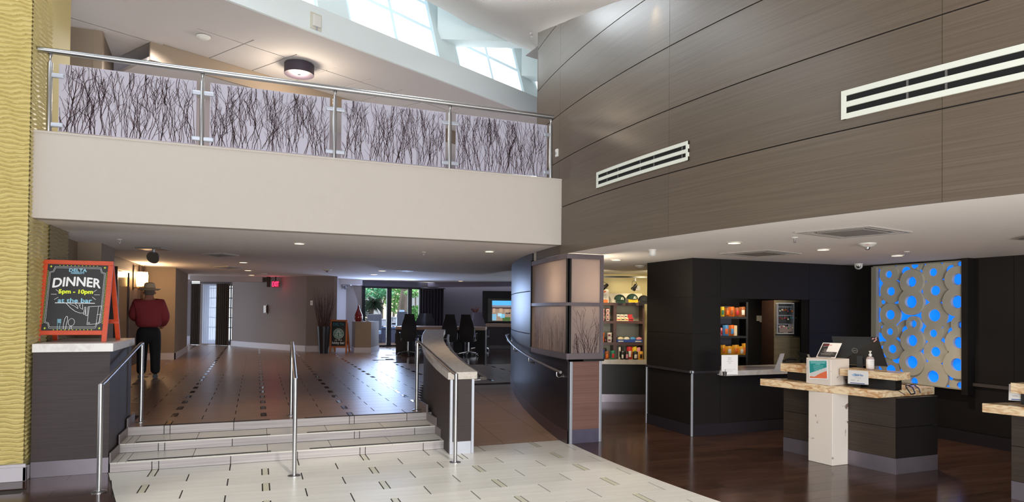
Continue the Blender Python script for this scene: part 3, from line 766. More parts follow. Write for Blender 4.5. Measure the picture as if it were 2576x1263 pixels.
for i in range(4):
    x0, x1 = px_x[i] + .075, px_x[i + 1] - .055
    z0 = PT + .02; z1 = RZ - .115
    g = MB(); g.box((x0, YB - .005, z0), (x1, YB + .005, z1)); gp_ = g.build('glass_panel', gl_m, bal)
    tw = MB(); O = Vector((x0, YB - .0055, z0)); w = x1 - x0; h = z1 - z0
    NT = int(w * 66)
    for k in range(NT):
        twig(tw, O, Vector((1, 0, 0)), Z1, Vector((0, -1, 0)), .01 + (w - .02) * (k + rnd.random()) / NT, rnd.choice((0.004, 0.004, rnd.uniform(0, .4))), rnd.uniform(.3, .78), rnd.uniform(.0045, .008), rnd, (.003, w - .003), (0.002, h - .003), 0, rnd.uniform(-.3, .3))
    for k in range(int(w * 18)):   # twigs hanging from the top edge
        twig(tw, O + Z1 * h, Vector((1, 0, 0)), -Z1, Vector((0, -1, 0)), rnd.uniform(.01, w - .01), .004, rnd.uniform(.15, .4), rnd.uniform(.004, .007), rnd, (.003, w - .003), (0.002, h - .003), 0, rnd.uniform(-.2, .2))
    tw.build('twig_print', twig_m, gp_, kind='stuff', fix=False)
    for x in (x0, x1):
        for z in (z0 + .06, z1 - .12):
            s_ = 1 if x == x0 else -1
            c = MB(); c.box((x - .075 if s_ > 0 else x - .045, YB - .016, z - .024), (x + .045 if s_ > 0 else x + .055, YB + .016, z + .024)); c.build('clamp', steelb_m, bal, bev=.012)
b = MB(); b.box((px_x[0], YB - .012, PT + .001), (px_x[-1], YB + .012, PT + .012)); b.build('bottom_track', mat('track_white', rgb(210, 210, 216), .4), bal)

# =================================================================== LEFT COUNTER AND SIGN
xc0, xc1, yc0, yc1 = XW + .035, -1.345, 7.44, 8.62
t = thing('service_counter', 'dark wood service counter with thick white stone top at the foot of the stairs', 'counter', (-1.7, 7.9, 0))
b = MB(); b.box((xc0, yc0 + .012, .15), (xc1 - .012, yc1, 1.20)); b.build('body', counterwood_m, t)
b = MB(); b.box((xc0, yc0, .152), (xc1, yc0 + .012, 1.198)); b.build('panel', counterwood_m, t)
b = MB(); b.box((xc1 - .012, yc0 + .013, .152), (xc1, yc0 + .5, 1.198)); b.build('panel', counterwood_m, t)
b = MB(); b.box((xc1 - .012, yc0 + .504, .152), (xc1, yc1, 1.198)); b.build('panel', counterwood_m, t)
b = MB(); b.box((xc0, yc0 - .004, 0), (xc1 + .002, yc1, .15)); b.build('kick_plate', kick_m, t)
b = MB(); b.box((xc0 - .0, yc0 - .03, 1.201), (xc1 + .03, yc1 + .02, 1.283)); b.build('stone_top', quartz_m, t, bev=.004)

def sandwich_board(t, BL, BR, TOPL, TOPR, RL, RR, fm, legext, botrail, fw=.045, th=.022):
    """front frame from four corners (outer, feet to top), rear frame feet; returns board frame O,X,Y,N,w,h"""
    X = (BR - BL).normalized(); Yv = ((TOPL + TOPR) / 2 - (BL + BR) / 2); H = Yv.length; Yv.normalize(); N = X.cross(Yv).normalized()
    if N.y > 0: N = -N
    W_ = (BR - BL).length; O = (BL + BR) / 2 - X * W_ / 2
    def bx(x0, y0, x1, y1, name, m, d0=0, d1=th, par=t):
        c = O + X * (x0 + x1) / 2 + Yv * (y0 + y1) / 2 - N * (d0 + d1) / 2
        b = MB(); b.obox(c, X * (x1 - x0) / 2, Yv * (y1 - y0) / 2, N * (d1 - d0) / 2); return b.build(name, m, par, bev=.002)
    bx(0, 0, fw, H - fw, 'leg', fm); bx(W_ - fw, 0, W_, H - fw, 'leg', fm)
    bx(0, H - fw, W_, H, 'top_rail', fm, -.001); bx(fw, legext, W_ - fw, legext + fw, 'bottom_rail', fm)
    slate = bx(fw - .004, legext + fw - .004, W_ - fw + .004, H - fw + .004, 'blackboard', slate_m, .006, .014)
    # rear frame
    T1, T2 = O + Yv * (H - .02) - N * (th + .002), O + Yv * (H - .02) + X * W_ - N * (th + .002)
    for F_, T_ in ((RL, T1), (RR, T2)):
        s_ = X * (fw / 2) * (1 if T_ is T1 else -1)
        b = MB(); b.bar(F_ + Z1 * .004 + s_, T_ + s_, fw, th, up=N); b.build('rear_leg', fm, t, bev=.002)
    b = MB(); p, q = RL.lerp(T1, .25), RR.lerp(T2, .25); b.bar(p, q, .02, fw); b.build('rear_rail', fm, t)
    b = MB(); p1, p2, p3, p4 = RL.lerp(T1, .27), RR.lerp(T2, .27), RR.lerp(T2, .95), RL.lerp(T1, .95); b.hexa([p1, p2, p3, p4, p1 + Vector((0, .004, 0)), p2 + Vector((0, .004, 0)), p3 + Vector((0, .004, 0)), p4 + Vector((0, .004, 0))]); b.build('rear_blackboard', slate_m, t)
    S = O + X * fw + Yv * (legext + fw) - N * .006
    return slate, S, X, Yv, N, W_ - 2 * fw, H - legext - 2 * fw
zt = 1.284
BL, BR = A3(86, 861, zt), A3(267, 860, zt)
yt = (BL.y + BR.y) / 2 + .10
TL_, TR_ = ony(108, 653.5, yt), ony(286, 657, yt)
RL, RR = A3(143, 856, zt), A3(303, 854, zt)
RL = BL + Vector((.06, .40, 0)); RR = BR + Vector((.06, .40, 0))
t = thing('sandwich_board', 'orange-framed chalkboard announcing dinner on the white counter top', 'sign', tuple((BL + BR) / 2))
slate, S, X, Yv, N, w, h = sandwich_board(t, BL, BR, TL_, TR_, RL, RR, orange_m, .072, 0)
def at_(u, v): return (u * w, v * h)
def L(mb, pts, wd): put_line(mb, [at_(u, v) for u, v in pts], wd * w, S, X, Yv, N)
wh = MB(); bl = MB(); ye = MB(); wb_ = MB(); word = []
def WORD(m, *a, **k):
    q = MB(); TX(q, *a, **k); word.append((q, m))
def TX(mb, s, wd, hh, cx, cy, **k): put_text(mb, s, wd * w, hh * h, S, X, Yv, N, cx * w, cy * h, **k)
WORD(chalkb_m, 'DELTA', .29, .045, .50, .915, bold=.0016); WORD(chalkb_m, 'MARRIOTT', .22, .026, .50, .872, bold=.001)
WORD(chalk_m, 'DINNER', .78, .135, .505, .735, bold=.0034, warp=lambda x, y: (x * (1 - .02 * y), y + .22 * math.cos(x * PI) - .15), shear=.0)
WORD(chalky_m, '5pm - 10pm', .56, .08, .50, .58, bold=.0026)
WORD(chalkb_m, 'at the bar', .56, .065, .50, .455, bold=.0016)
L(wh, [(.18, .415), (.83, .415)], .012)
for a in (((.10, .545), (.19, .545)), ((.17, .615), (.24, .57)), ((.16, .465), (.22, .50)), ((.90, .545), (.81, .545)), ((.84, .62), (.78, .58)), ((.84, .47), (.78, .51))): L(wh, a, .006)
# hand and sleeve under the tray
L(wh, [(.36, .41), (.44, .34), (.52, .29), (.60, .265), (.66, .265), (.67, .30)], .007)
L(wh, [(.42, .40), (.50, .37), (.56, .33), (.55, .37), (.51, .405)], .006); L(wh, [(.57, .40), (.60, .34), (.64, .32), (.63, .40)], .006); L(wh, [(.60, .40), (.585, .37)], .006)
L(wh, [(.67, .355), (.66, .245), (.685, .245), (.69, .355), (.67, .355)], .006); L(wh, [(.69, .355), (.70, .225), (.725, .225), (.725, .355)], .006)
L(wh, [(.725, .36), (.95, .375)], .006); L(wh, [(.745, .355), (.735, .09), (.93, .105), (.95, .37)], .006); L(wh, [(.90, .37), (.885, .10)], .005); L(wh, [(.885, .245), (.95, .245)], .005)
put_line(wh, circ_pts(.765 * w, .115 * h, .012 * w, n=12), .003, S, X, Yv, N)
# cutlery
L(bl, [(.255, .02), (.255, .09), (.245, .17), (.305, .17), (.295, .09), (.29, .02)], .006)
for u in (.252, .265, .278, .291, .303): L(bl, [(u, .115), (u - .003, .17)], .008)
L(wh, [(.355, .02), (.35, .08), (.36, .17), (.385, .215), (.405, .21), (.41, .16), (.395, .09), (.395, .02)], .006)
put_line(wh, circ_pts(.475 * w, .125 * h, .052 * w, .055 * h, 20), .003, S, X, Yv, N); L(wh, [(.455, .02), (.46, .075)], .006); L(wh, [(.485, .02), (.48, .075)], .006)
# double border with scooped corners, stars and dots
for k, ins in enumerate((.035, .055)):
    r_ = .085 - .01 * k; i_ = ins
    cor = [(i_, r_ + i_), (i_ + r_ * .55, i_ + r_ * .75), (i_ + r_, i_)]
    L(wh, [(i_, r_ + i_)] + [(i_, 1 - r_ - i_)] + [(i_ + r_ * .7, 1 - i_ - r_ * .8), (i_ + r_, 1 - i_)] + [(1 - i_ - r_, 1 - i_)] + [(1 - i_ - r_ * .7, 1 - i_ - r_ * .8), (1 - i_, 1 - r_ - i_)] + [(1 - i_, r_ + i_), (1 - i_ - r_ * .7, i_ + r_ * .8), (1 - i_ - r_, i_), (i_ + r_, i_), (i_ + r_ * .7, i_ + r_ * .8), (i_, r_ + i_)], .004)
for u, v in ((.055, .965), (.945, .965), (.055, .035), (.945, .035)):
    cx, cy = u * w, v * h; s1, s2 = .026 * w, .008 * w
    ye.add([S + X * (cx + (s1 if k % 2 == 0 else s2) * math.cos(k * PI / 4)) + Yv * (cy + (s1 if k % 2 == 0 else s2) * math.sin(k * PI / 4) * 1.1) + N * .0014 for k in range(8)], [tuple(range(8))])
for k in range(11):
    L(ye, [(.19 + k * .062, .985), (.20 + k * .062, .985)], .010); L(ye, [(.19 + k * .062, .012), (.205 + k * .062, .012)], .010)
for k in range(38):
    for u in (.012, .988): L(ye, [(u - .007, .11 + k * .0212), (u + .007, .11 + k * .0212)], .006)
wh.build('chalk_drawing', chalk_m, slate, fix=False); bl.build('cutlery_drawing', chalkb_m, slate, fix=False, kind='stuff'); ye.build('yellow_dots', chalky_m, slate, fix=False, kind='stuff')
for q_, m_ in word: q_.build('chalk_lettering', m_, slate, fix=False, kind='stuff', label={'chalk_blue': 'pale blue chalk lettering', 'chalk_yellow': 'yellow chalk lettering', 'chalk_white': 'white chalk lettering'}[m_.name])

# =================================================================== CEILING FITTINGS
def downlight(x, y, z, label, r=.062, grp='recessed downlights'):
    t = thing('downlight', label, 'ceiling light', (x, y, z), group=grp)
    b = MB(); b.lathe([(r, 0), (r * 1.28, 0), (r * 1.28, -.006), (r, -.010), (r, 0)], (x, y, z), 24); b.build('trim_ring', whitep_m, t, smooth='auto')
    b = MB(); b.lathe([(.001, -.004), (r, -.004), (r, -.001), (.001, -.001)], (x, y, z), 20); b.build('lens', lampw_m, t)
    return t
near = [(753, 612, 'round recessed downlight in the balcony soffit above the middle handrail'), (1231, 632, 'round recessed downlight in the balcony soffit near the drum wall')]
for x, y, l in near: p = A3(x, y, HS); downlight(p.x, p.y, HS, l)
farl = [(612, 660, 'downlight nearest the balcony in the left row over the hall'), (624, 680, 'middle downlight of the left row over the hall'), (633, 692, 'farthest downlight of the left row towards the exit sign'),
        (961, 681, 'downlight right of the pair over the way to the patio doors'), (940, 690, 'downlight left of the pair over the way to the patio doors'), (941, 712, 'small downlight close above the patio doors'), (1159, 707, 'downlight above the meeting table chairs')]
FARP = []
for x, y, l in farl: p = A3(x, y, ZF - .0); downlight(p.x, p.y, ZF, l, .085); FARP.append(p)
recl = [(1847, 610, 'downlight nearest the curved wall over the reception'), (2071, 627, 'middle downlight of the reception ceiling with orange glow'), (2257, 642, 'downlight in front of the blue art panel'), (1550, 653, 'downlight between the frosted window and the snack shelves')]
RECP = []
for x, y, l in recl: p = A3(x, y, HC); downlight(p.x, p.y, HC, l); RECP.append(p)

def ceiling_vent(quad, inner, z, label, name='ceiling_vent'):
    q = [A3(x, y, z) for x, y in quad]; c = sum(q, Vector()) / 4
    t = thing(name, label, 'air vent', tuple(c))
    def ringf(mb, o, i, z0, z1):
        for k in range(4):
            a, b_, c_, d_ = o[k], o[(k + 1) % 4], i[(k + 1) % 4], i[k]
            mb.hexa([Vector((p.x, p.y, z0)) for p in (a, b_, c_, d_)] + [Vector((p.x, p.y, z1)) for p in (a, b_, c_, d_)])
    i1 = [c.lerp(p, .90) for p in q]; i2 = [c.lerp(p, .62) for p in q]; i3 = [c.lerp(p, .55) for p in q]
    b = MB(); ringf(b, q, i1, z - .012, z - .0005); b.build('frame', mat('vent_frame', rgb(176, 170, 164), .5), t)
    b = MB(); ringf(b, i1, i2, z - .003, z - .001); b.build('throat', black_m if inner else mat('vent_grey', rgb(150, 146, 142), .6), t)
    b = MB(); b.hexa([Vector((p.x, p.y, z - .016)) for p in i2] + [Vector((p.x, p.y, z - .008)) for p in i2]); b.build('deflector', mat('vent_plate', rgb(146, 140, 136), .5), t)
    for k in (.78,):
        j1 = [c.lerp(p, k + .02) for p in q]; j2 = [c.lerp(p, k - .02) for p in q]; b = MB(); ringf(b, j1, j2, z - .012, z - .004); b.build('vane', mat('vent_frame', None), t)
ceiling_vent([(2000, 583), (2187, 566), (2297, 582), (2112, 597)], True, HC, 'large square air diffuser in the ceiling over the reception desk')
ceiling_vent([(1810, 637), (1930, 627), (2017, 637), (1896, 645)], False, HC, 'smaller square return air grille over the black panelled block')
ceiling_vent([(2548, 600), (2576, 592), (2640, 596), (2600, 603)], False, HC, 'air grille cut by the right edge of the photo')
ceiling_vent([(508, 638), (560, 636), (602, 642), (548, 645)], True, HS, 'flat air grille in the balcony soffit over the hall')
ceiling_vent([(536, 671), (575, 669), (615, 673), (575, 676)], True, ZF, 'distant air grille beside the left row of downlights')
ceiling_vent([(995, 680), (1030, 677), (1058, 681), (1024, 683)], False, ZF, 'bright air grille in the ceiling towards the meeting table')

def sprinkler(x, y, z, label):
    t = thing('sprinkler', label, 'sprinkler', (x, y, z))
    b = MB(); b.lathe([(.001, 0), (.033, 0), (.028, -.008), (.01, -.01), (.001, -.01)], (x, y, z), 16); b.build('escutcheon', whitep_m, t, smooth='auto')
    b = MB(); b.tube([(x, y, z), (x, y, z - .022)], .007, 8).tube([(x - .011, y, z - .02), (x - .012, y, z - .038), (x, y, z - .048), (x + .012, y, z - .038), (x + .011, y, z - .02)], .003, 6); b.lathe([(.001, -.048), (.016, -.048), (.016, -.051), (.001, -.051)], (x, y, z), 12); b.build('head', steel_m, t)
p = A3(1999, 597, HC); sprinkler(p.x, p.y, HC, 'fire sprinkler head beside the large reception air diffuser')
p = A3(2281, 633, HC); sprinkler(p.x, p.y, HC, 'fire sprinkler head near the downlight at the blue art panel')
p = A3(1066, 634, HS); sprinkler(p.x, p.y, HS, 'fire sprinkler head in the balcony soffit right of the middle')
p = A3(301, 602, HS); sprinkler(p.x, p.y, HS, 'fire sprinkler head in the soffit above the dinner sign')
d = ray(1338, 88); k_ = (zslope(8.2) - .0 - EYE) / d.z; p = Vector((d.x * k_, d.y * k_, 0))
# the sloping ceiling is ruled between its edge and the wall: find it under this point
def ceil_hit(x, y):
    d = ray(x, y); O = Vector((0, 0, EYE)); best = None
    from mathutils.geometry import intersect_ray_tri
    for i in range(NU):
        for j in range(NV):
            q = [vs[i * (NV + 1) + j], vs[i * (NV + 1) + j + 1], vs[(i + 1) * (NV + 1) + j + 1], vs[(i + 1) * (NV + 1) + j]]
            for tri in ((0, 1, 2), (0, 2, 3)):
                h = intersect_ray_tri(q[tri[0]], q[tri[1]], q[tri[2]], d, O, True)
                if h: return h
    return O + d * 9
VS_KEEP = vs
p = ceil_hit(1338, 84); sprinkler(p.x, p.y, p.z, 'fire sprinkler head on the sloping atrium ceiling near the curved wall')

def detector(x, y, z, label, bulb=True, r=.085, red=False):
    t = thing('smoke_detector', label, 'smoke detector', (x, y, z))
    b = MB(); b.lathe([(.001, 0), (r, 0), (r * .98, -.012), (r * .6, -.035), (r * .45, -.04), (.001, -.04)], (x, y, z), 24); b.build('housing', whitep_m, t, smooth='auto')
    if bulb:
        b = MB(); b.lathe([(.001, -.072), (r * .2, -.066), (r * .3, -.05), (r * .28, -.04), (.001, -.04)], (x, y, z), 16); b.build('sensor_bulb', steel_m, t, smooth='auto')
    if red:
        b = MB(); 
        dd = Vector((-x, -y, 0)).normalized(); rt = Vector((-dd.y, dd.x, 0)) 
        put_text(b, 'FIRE', .032, .011, Vector((x, y, z - .022)) + dd * r * .84, rt, Z1, dd); b.build('lettering', mat('red_ink', rgb(190, 30, 40), .6), t, fix=False)
p = A3(2182, 612, HC); detector(p.x, p.y, HC, 'white round fire detector with red lettering in the reception ceiling', red=True)
p = A3(1612, 668, HC); detector(p.x, p.y, HC, 'round detector above the snack shelves', False)
p = A3(823, 678, ZF); detector(p.x, p.y, ZF, 'small round detector over the hall in front of the twig planter', r=.12)
p = A3(665, 688, ZF); detector(p.x, p.y, ZF, 'flat dark detector above the exit sign', False, r=.09)
p = A3(512, 92, 5.3); detector(p.x, p.y, 5.3, 'beige smoke detector on the corridor ceiling upstairs', False, r=.09)
def dome(x, y, z, label, r, h, eye=False):
    t = thing('security_camera', label, 'security camera', (x, y, z))
    b = MB(); b.lathe([(.001, 0), (r * 1.05, 0), (r * 1.05, -.012), (r, -.015), (r, -h * .45)] + [(r * math.cos(a), -h * .45 - r * .9 * math.sin(a)) for a in (.3, .6, .9, 1.2, 1.5)] + [(.001, -h * .45 - r * .9)], (x, y, z), 20); b.build('housing', whitep_m, t, smooth='auto')
    dd = Vector((-x, -y, -1.0)).normalized()
    if eye:
        b = MB(); b.lathe([(.001, r * 1.02), (r * .55, r * .86), (r * .55, r * .6), (.001, r * .6)], (x, y, z - h * .45), 16, dd); b.build('lens', black_m, t, smooth='auto')
p = A3(1641, 628, HC); dome(p.x, p.y, HC, 'white dome camera on the ceiling beside the black panelled block', .045, .10)
p = A3(2153, 664, HC); dome(p.x - .02, p.y - .06, HC, 'dome camera with black lens in the corner left of the blue art panel', .055, .08, True)
# lamp of the upstairs corridor
p = A3(753, 163, 5.3)
t = thing('ceiling_lamp', 'dark drum-shaped flush ceiling lamp with warm glass in the corridor upstairs', 'ceiling light', tuple(p))
b = MB(); b.lathe([(.2, 0), (.215, 0), (.215, -.15), (.2, -.15)], p, 32); b.lathe([(.001, 0), (.2, 0), (.2, -.01), (.001, -.01)], p, 32); b.build('drum_shade', mat('shade_plum', rgb(54, 46, 58), .6), t, smooth='auto')
b = MB(); b.lathe([(.001, -.15), (.196, -.138), (.196, -.12), (.001, -.12)], p, 32); b.build('diffuser', mat('lamp_glass', rgb(250, 226, 176), .4, emis=.75, ecol=rgb(255, 222, 160)), t, smooth='auto')
b = MB(); b.lathe([(.001, -.165), (.02, -.162), (.02, -.15), (.001, -.15)], p, 12); b.build('finial', black_m, t)
# emergency light box on the band
A_b = pB0; nb = -DP
def hit_band(x, y):
    d = ray(x, y); O = Vector((0, 0, EYE)); k = (A_b - O).dot(nb) / d.dot(nb); return O + d * k
p = hit_band(794, 55); t = thing('emergency_light', 'small white emergency light box on the pale fascia below the roof light', 'light', tuple(p))
b = MB(); b.obox(p + nb * .006, DB * .085, nb * .006, Z1 * .11); b.build('mounting_plate', mat('plate_beige', rgb(204, 200, 186), .5), t, bev=.003)
b = MB(); b.obox(p + nb * .03, DB * .055, nb * .02, Z1 * .075); b.build('housing', whitep_m, t, bev=.006)
b = MB(); b.tube([p + nb * .03 - Z1 * .075, p + nb * .03 - Z1 * .12], .008, 8); b.build('lamp_stem', steelb_m, t)
# sensor on the curved wall next to the balcony
p = Vector((arcx(7.589), 7.589, 3.709)); t = thing('wall_sensor', 'small white sensor box on the curved veneered wall beside the balcony', 'sensor', tuple(p))
b = MB(); b.box((p.x - .026, p.y - .028, p.z - .05), (p.x + .002, p.y + .028, p.z + .05)); b.build('housing', whitep_m, t, bev=.005)
b = MB(); b.box((p.x - .03, p.y - .012, p.z - .02), (p.x - .026, p.y + .012, p.z + .01)); b.build('lens', mat('vent_grey', None), t)

# linear air grilles in the curved wall
def grille(y0, y1, z0, z1, label, n=26):
    t = thing('linear_grille', label, 'air grille', (arcx((y0 + y1) / 2), (y0 + y1) / 2, z0))
    hgt = z1 - z0; fr = hgt * .19; slot = (hgt - 3 * fr) / 2
    R0, R1 = DR + .012, DR
    wm = mat('grille_white', rgb(206, 208, 196), .5)
    for k in range(3):
        b = MB(); arc_panel(b, y0, y1, z0 + k * (fr + slot), z0 + k * (fr + slot) + fr, R0, R1, 24); b.build('blade', wm, t, smooth='auto')
    for a in (y0, y1 - .03):
        b = MB(); arc_panel(b, a, a + .03, z0, z1, R0 + .001, R1, 2); b.build('end_frame', wm, t)
    b = MB(); arc_panel(b, y0 + .01, y1 - .01, z0 + fr * .6, z1 - fr * .6, DR + .0015, DR + .0005, 24); b.build('dark_plenum', mat('void', rgb(6, 5, 6), .9), t)
    q = y0 + .08; i = 0
    while q < y1 - .06:
        for k in range(2):
            b = MB(); arc_panel(b, q, q + .012, z0 + fr + k * (fr + slot), z0 + fr + k * (fr + slot) + slot, DR + .006, DR + .002, 1); b.build('spacer', mat('spacer_grey', rgb(92, 88, 86), .4), t)
        q += .22 if i % 2 else .4; i += 1
grille(4.90, 6.452, 3.047, 3.226, 'shorter white two-slot air grille low on the curved wall near the balcony')
grille(1.7, 3.452, 3.052, 3.26, 'long white two-slot air grille running out of the photo at the right')

# =================================================================== RECEPTION DESKS
def desk(dx, dy, label, full):
    S_ = lambda x, y: (x + dx, y + dy)
    t = thing('reception_desk', label, 'desk', (6.2 + dx, 5.3 + dy, 0))
    slab = [S_(5.60, 6.07), S_(5.94, 4.78), S_(6.84, 4.81), S_(6.80, 5.9)]
    b = MB(); b.prism(slab, .783, .863); b.build('stone_top', onyx_m, t, bev=.005)
    def face(p, q, z0, z1, name, m, out=0.0):
        p, q = Vector((*p, 0)), Vector((*q, 0)); d = (q - p).normalized(); n = Vector((d.y, -d.x, 0))
        b = MB(); a, c = p + d * .002 + n * out, q - d * .002 + n * out
        b.hexa([a + Z1 * z0, c + Z1 * z0, c - n * .02 + Z1 * z0, a - n * .02 + Z1 * z0, a + Z1 * z1, c + Z1 * z1, c - n * .02 + Z1 * z1, a - n * .02 + Z1 * z1]); b.build(name, m, t)
    F0, F1, F2, F3 = S_(5.905, 6.01), S_(6.13, 4.72), S_(6.76, 4.72), S_(6.7, 5.9)
    b = MB(); b.prism([(F0[0] + .03, F0[1] - .02), (F1[0] + .03, F1[1] + .03), (F2[0] - .03, F2[1] + .03), (F3[0] - .03, F3[1] - .03)], .0, .782); b.build('carcass', blackmat_m, t)
    for z0, z1 in ((.165, .475), (.48, .782)):
        face(F0, F1, z0, z1, 'panel', deskwood_m); face(F1, F2, z0, z1, 'panel', dark_m)
    face(F0, F1, 0, .162, 'kick_plate', kick_m, .003); face(F1, F2, 0, .162, 'kick_plate', kick_m, .003)
    # raised shelf on dark supports
    b = MB(); b.prism([S_(5.925, 5.23), S_(6.03, 4.63), S_(6.29, 4.68), S_(6.22, 5.3)], .975, 1.05); b.build('raised_shelf', onyx_m, t, bev=.004)
    b = MB(); b.prism([S_(6.0, 5.2), S_(6.10, 4.70), S_(6.24, 4.74), S_(6.18, 5.25)], .863, .975); b.build('shelf_support', black_m, t)
    pl = onx(1963, 933, 5.80); pr = onx(1963, 914, 5.80)
    b = MB(); b.prism([S_(5.80, pl.y), S_(5.86, 5.56), S_(6.15, 5.6), S_(6.1, pl.y)], pl.z, pr.z); b.build('raised_shelf', onyx_m, t, bev=.004)
    b = MB(); b.prism([S_(5.86, pl.y - .05), S_(5.92, 5.56), S_(6.1, 5.6), S_(6.05, pl.y - .05)], .863, pl.z); b.build('shelf_support', black_m, t)
    if full:
        b = MB(); b.prism([(5.775, 5.51), (5.81, 5.215), (6.06, 5.22), (6.04, 5.53)], 0, .783); b.build('marble_column', marble_m, t, bev=.006)
        b = MB(); b.prism([(5.765, 5.535), (5.795, 5.225), (6.12, 5.27), (6.1, 5.56)], .8635, 1.15); b.build('marble_block', marble_m, t, bev=.006)
    return t, pl, pr
dk, PL, PR = desk(0, 0, 'dark wood reception desk with onyx top and white marble column', True)
desk(.43, -2.26, 'second onyx-topped reception desk cut by the right edge of the photo', False)
# attention sign on the marble block
def plate(t, TLp, TRp, BRp, BLp, m, name='panel', th=.004):
    n = (TRp - TLp).cross(BLp - TLp).normalized()
    if n.dot(BLp - Vector((0, 0, EYE))) > 0: n = -n
    b = MB(); q = [BLp, BRp, TRp, TLp]; b.add([*q, *[p - n * th for p in q]], [(0, 1, 2, 3), (7, 6, 5, 4), (0, 4, 5, 1), (1, 5, 6, 2), (2, 6, 7, 3), (3, 7, 4, 0)])
    o = b.build(name, m, t); X = (BRp - BLp); Yv = (TLp - BLp); w_, h_ = X.length, Yv.length
    return o, BLp, X.normalized(), Yv.normalized(), n, w_, h_
zb = 1.152
bl_, br_ = onz(2053, 898, zb), onz(2101, 901, zb)
yy = (bl_.y + br_.y) / 2 + .07
tl_, tr_ = ony(2070.5, 862, bl_.y + .10), ony(2118, 863.5, br_.y + .10)
t = thing('notice_stand', 'slanted black notice headed ATTENTION on top of the marble block', 'sign', tuple(bl_))
o, S, X, Yv, N, w, h = plate(t, tl_, tr_, br_, bl_, paper_m, 'white_border')
b = MB(); put_poly(b, [(.04 * w, .05 * h), (.96 * w, .05 * h), (.96 * w, .95 * h), (.04 * w, .95 * h)], S, X, Yv, N, .0006); b.build('black_print', slate_m, o, fix=False)
b = MB(); put_text(b, 'ATTENTION', .42 * w, .06 * h, S, X, Yv, N, .32 * w, .84 * h, bold=.0006, lift=.001); b.build('red_lettering', mat('red_ink', rgb(190, 30, 40), .6), o, fix=False)
b = MB(); put_text(b, 'GUEST NOTICE', .42 * w, .045 * h, S, X, Yv, N, .32 * w, .74 * h, lift=.001)
for k, (a, c) in enumerate(((.2, .85), (.25, .8), (.18, .8), (.3, .75), (.15, .85), (.2, .7))): put_line(b, [(a * w, (.56 - k * .075) * h), (c * w, (.56 - k * .075) * h)], .003, S, X, Yv, N, .001)
b.build('white_lettering', paper_m, o, fix=False)
b = MB(); put_line(b, circ_pts(.78 * w, .82 * h, .07 * w, .05 * h, 10), .004, S, X, Yv, N, .001); b.build('emblem', mat('vent_grey', None), o, fix=False)
b = MB(); b.obox((bl_ + br_) / 2 + Vector((0, .06, .004)), X * .07, Vector((0, .05, 0)), Z1 * .003); b.build('stand_foot', black_m, t)
# teal flyer on the block
XF = 5.765
q = [onx(x, y, XF) for x, y in ((2034, 905), (2079, 905), (2079.5, 955), (2035.5, 953))]
def blockx(p): return 5.765 + (5.535 - p.y) * (.03 / .31) - .006
for p in q: p.x = blockx(p)
t = thing('flyer', 'teal and orange flyer taped to the marble block', 'poster', tuple(q[3]))
o, S, X, Yv, N, w, h = plate(t, q[0], q[1], q[2], q[3], paper_m, 'white_border', .002)
def pp_(pts, m, name='print', lift=.0006): b = MB(); put_poly(b, [(u * w, v * h) for u, v in pts], S, X, Yv, N, lift); return b.build(name, m, o, fix=False)
pp_([(.05, .30), (.4, .42), (.95, .62), (.95, .95), (.05, .95)], mat('teal', rgb(24, 140, 140), .6), 'teal_print')
pp_([(.05, .05), (.95, .05), (.95, .44), (.6, .30), (.3, .12), (.05, .14)], mat('coral', rgb(224, 110, 70), .6), 'orange_print')
pp_([(.05, .14), (.3, .12), (.6, .30), (.95, .44), (.95, .62), (.4, .42), (.05, .30)], mat('pale_surf', rgb(206, 206, 204), .6), 'white_print')
b = MB()
for k, (a, c, wd) in enumerate(((.1, .9, .05), (.12, .88, .05), (.38, .62, .04), (.25, .8, .022), (.28, .76, .022), (.25, .8, .022), (.3, .72, .022), (.3, .78, .022))): put_line(b, [(a * w, (.90 - k * .065) * h), (c * w, (.90 - k * .065) * h)], wd * h * .6, S, X, Yv, N, .001)
b.build('print_lines', mat('pale_teal', rgb(150, 215, 212), .6), o, fix=False)
# thank-you cards
def card(pts, X0, label, lx=None):
    q = [onx(x, y, X0) for x, y in pts]
    t = thing('greeting_card', label, 'card', tuple(q[3]))
    o, S, X, Yv, N, w, h = plate(t, q[0], q[1], q[2], q[3], paper_m, 'card_sheet', .002)
    b = MB(); put_poly(b, [(u * w, v * h) for u, v in ((.17, .66), (.3, .76), (.5, .74), (.8, .66), (.72, .60), (.5, .60), (.3, .55))], S, X, Yv, N, .0006); b.build('blue_wash', mat('wash_blue', rgb(168, 200, 232), .7), o, fix=False)
    b = MB(); put_text(b, 'Thank You', .42 * w, .18 * h, S, X, Yv, N, .53 * w, .66 * h, lift=.001, shear=.25); put_text(b, 'FOR STAYING', .3 * w, .035 * h, S, X, Yv, N, .5 * w, .45 * h, lift=.001); b.build('lettering', mat('navy_ink', rgb(34, 44, 84), .6), o, fix=False)
    b = MB(); put_line(b, [(.12 * w, .07 * h), (.82 * w, .05 * h)], .05 * h, S, X, Yv, N, .001); b.build('blue_band', mat('band_blue', rgb(30, 70, 150), .6), o, fix=False)
    b = MB(); put_line(b, [(.15 * w, .28 * h), (.35 * w, .28 * h)], .03 * h, S, X, Yv, N, .001); put_line(b, [(.45 * w, .25 * h), (.55 * w, .25 * h)], .03 * h, S, X, Yv, N, .001); b.build('small_print', mat('vent_grey', None), o, fix=False)
card(((2133, 931), (2184, 934.5), (2184.5, 968), (2133, 965)), 5.885, 'white thank-you card leaning below the shelf of the reception desk')
card(((2538, 966), (2606, 969), (2606, 1011), (2537, 1007)), 6.30, 'white thank-you card at the right edge of the photo')
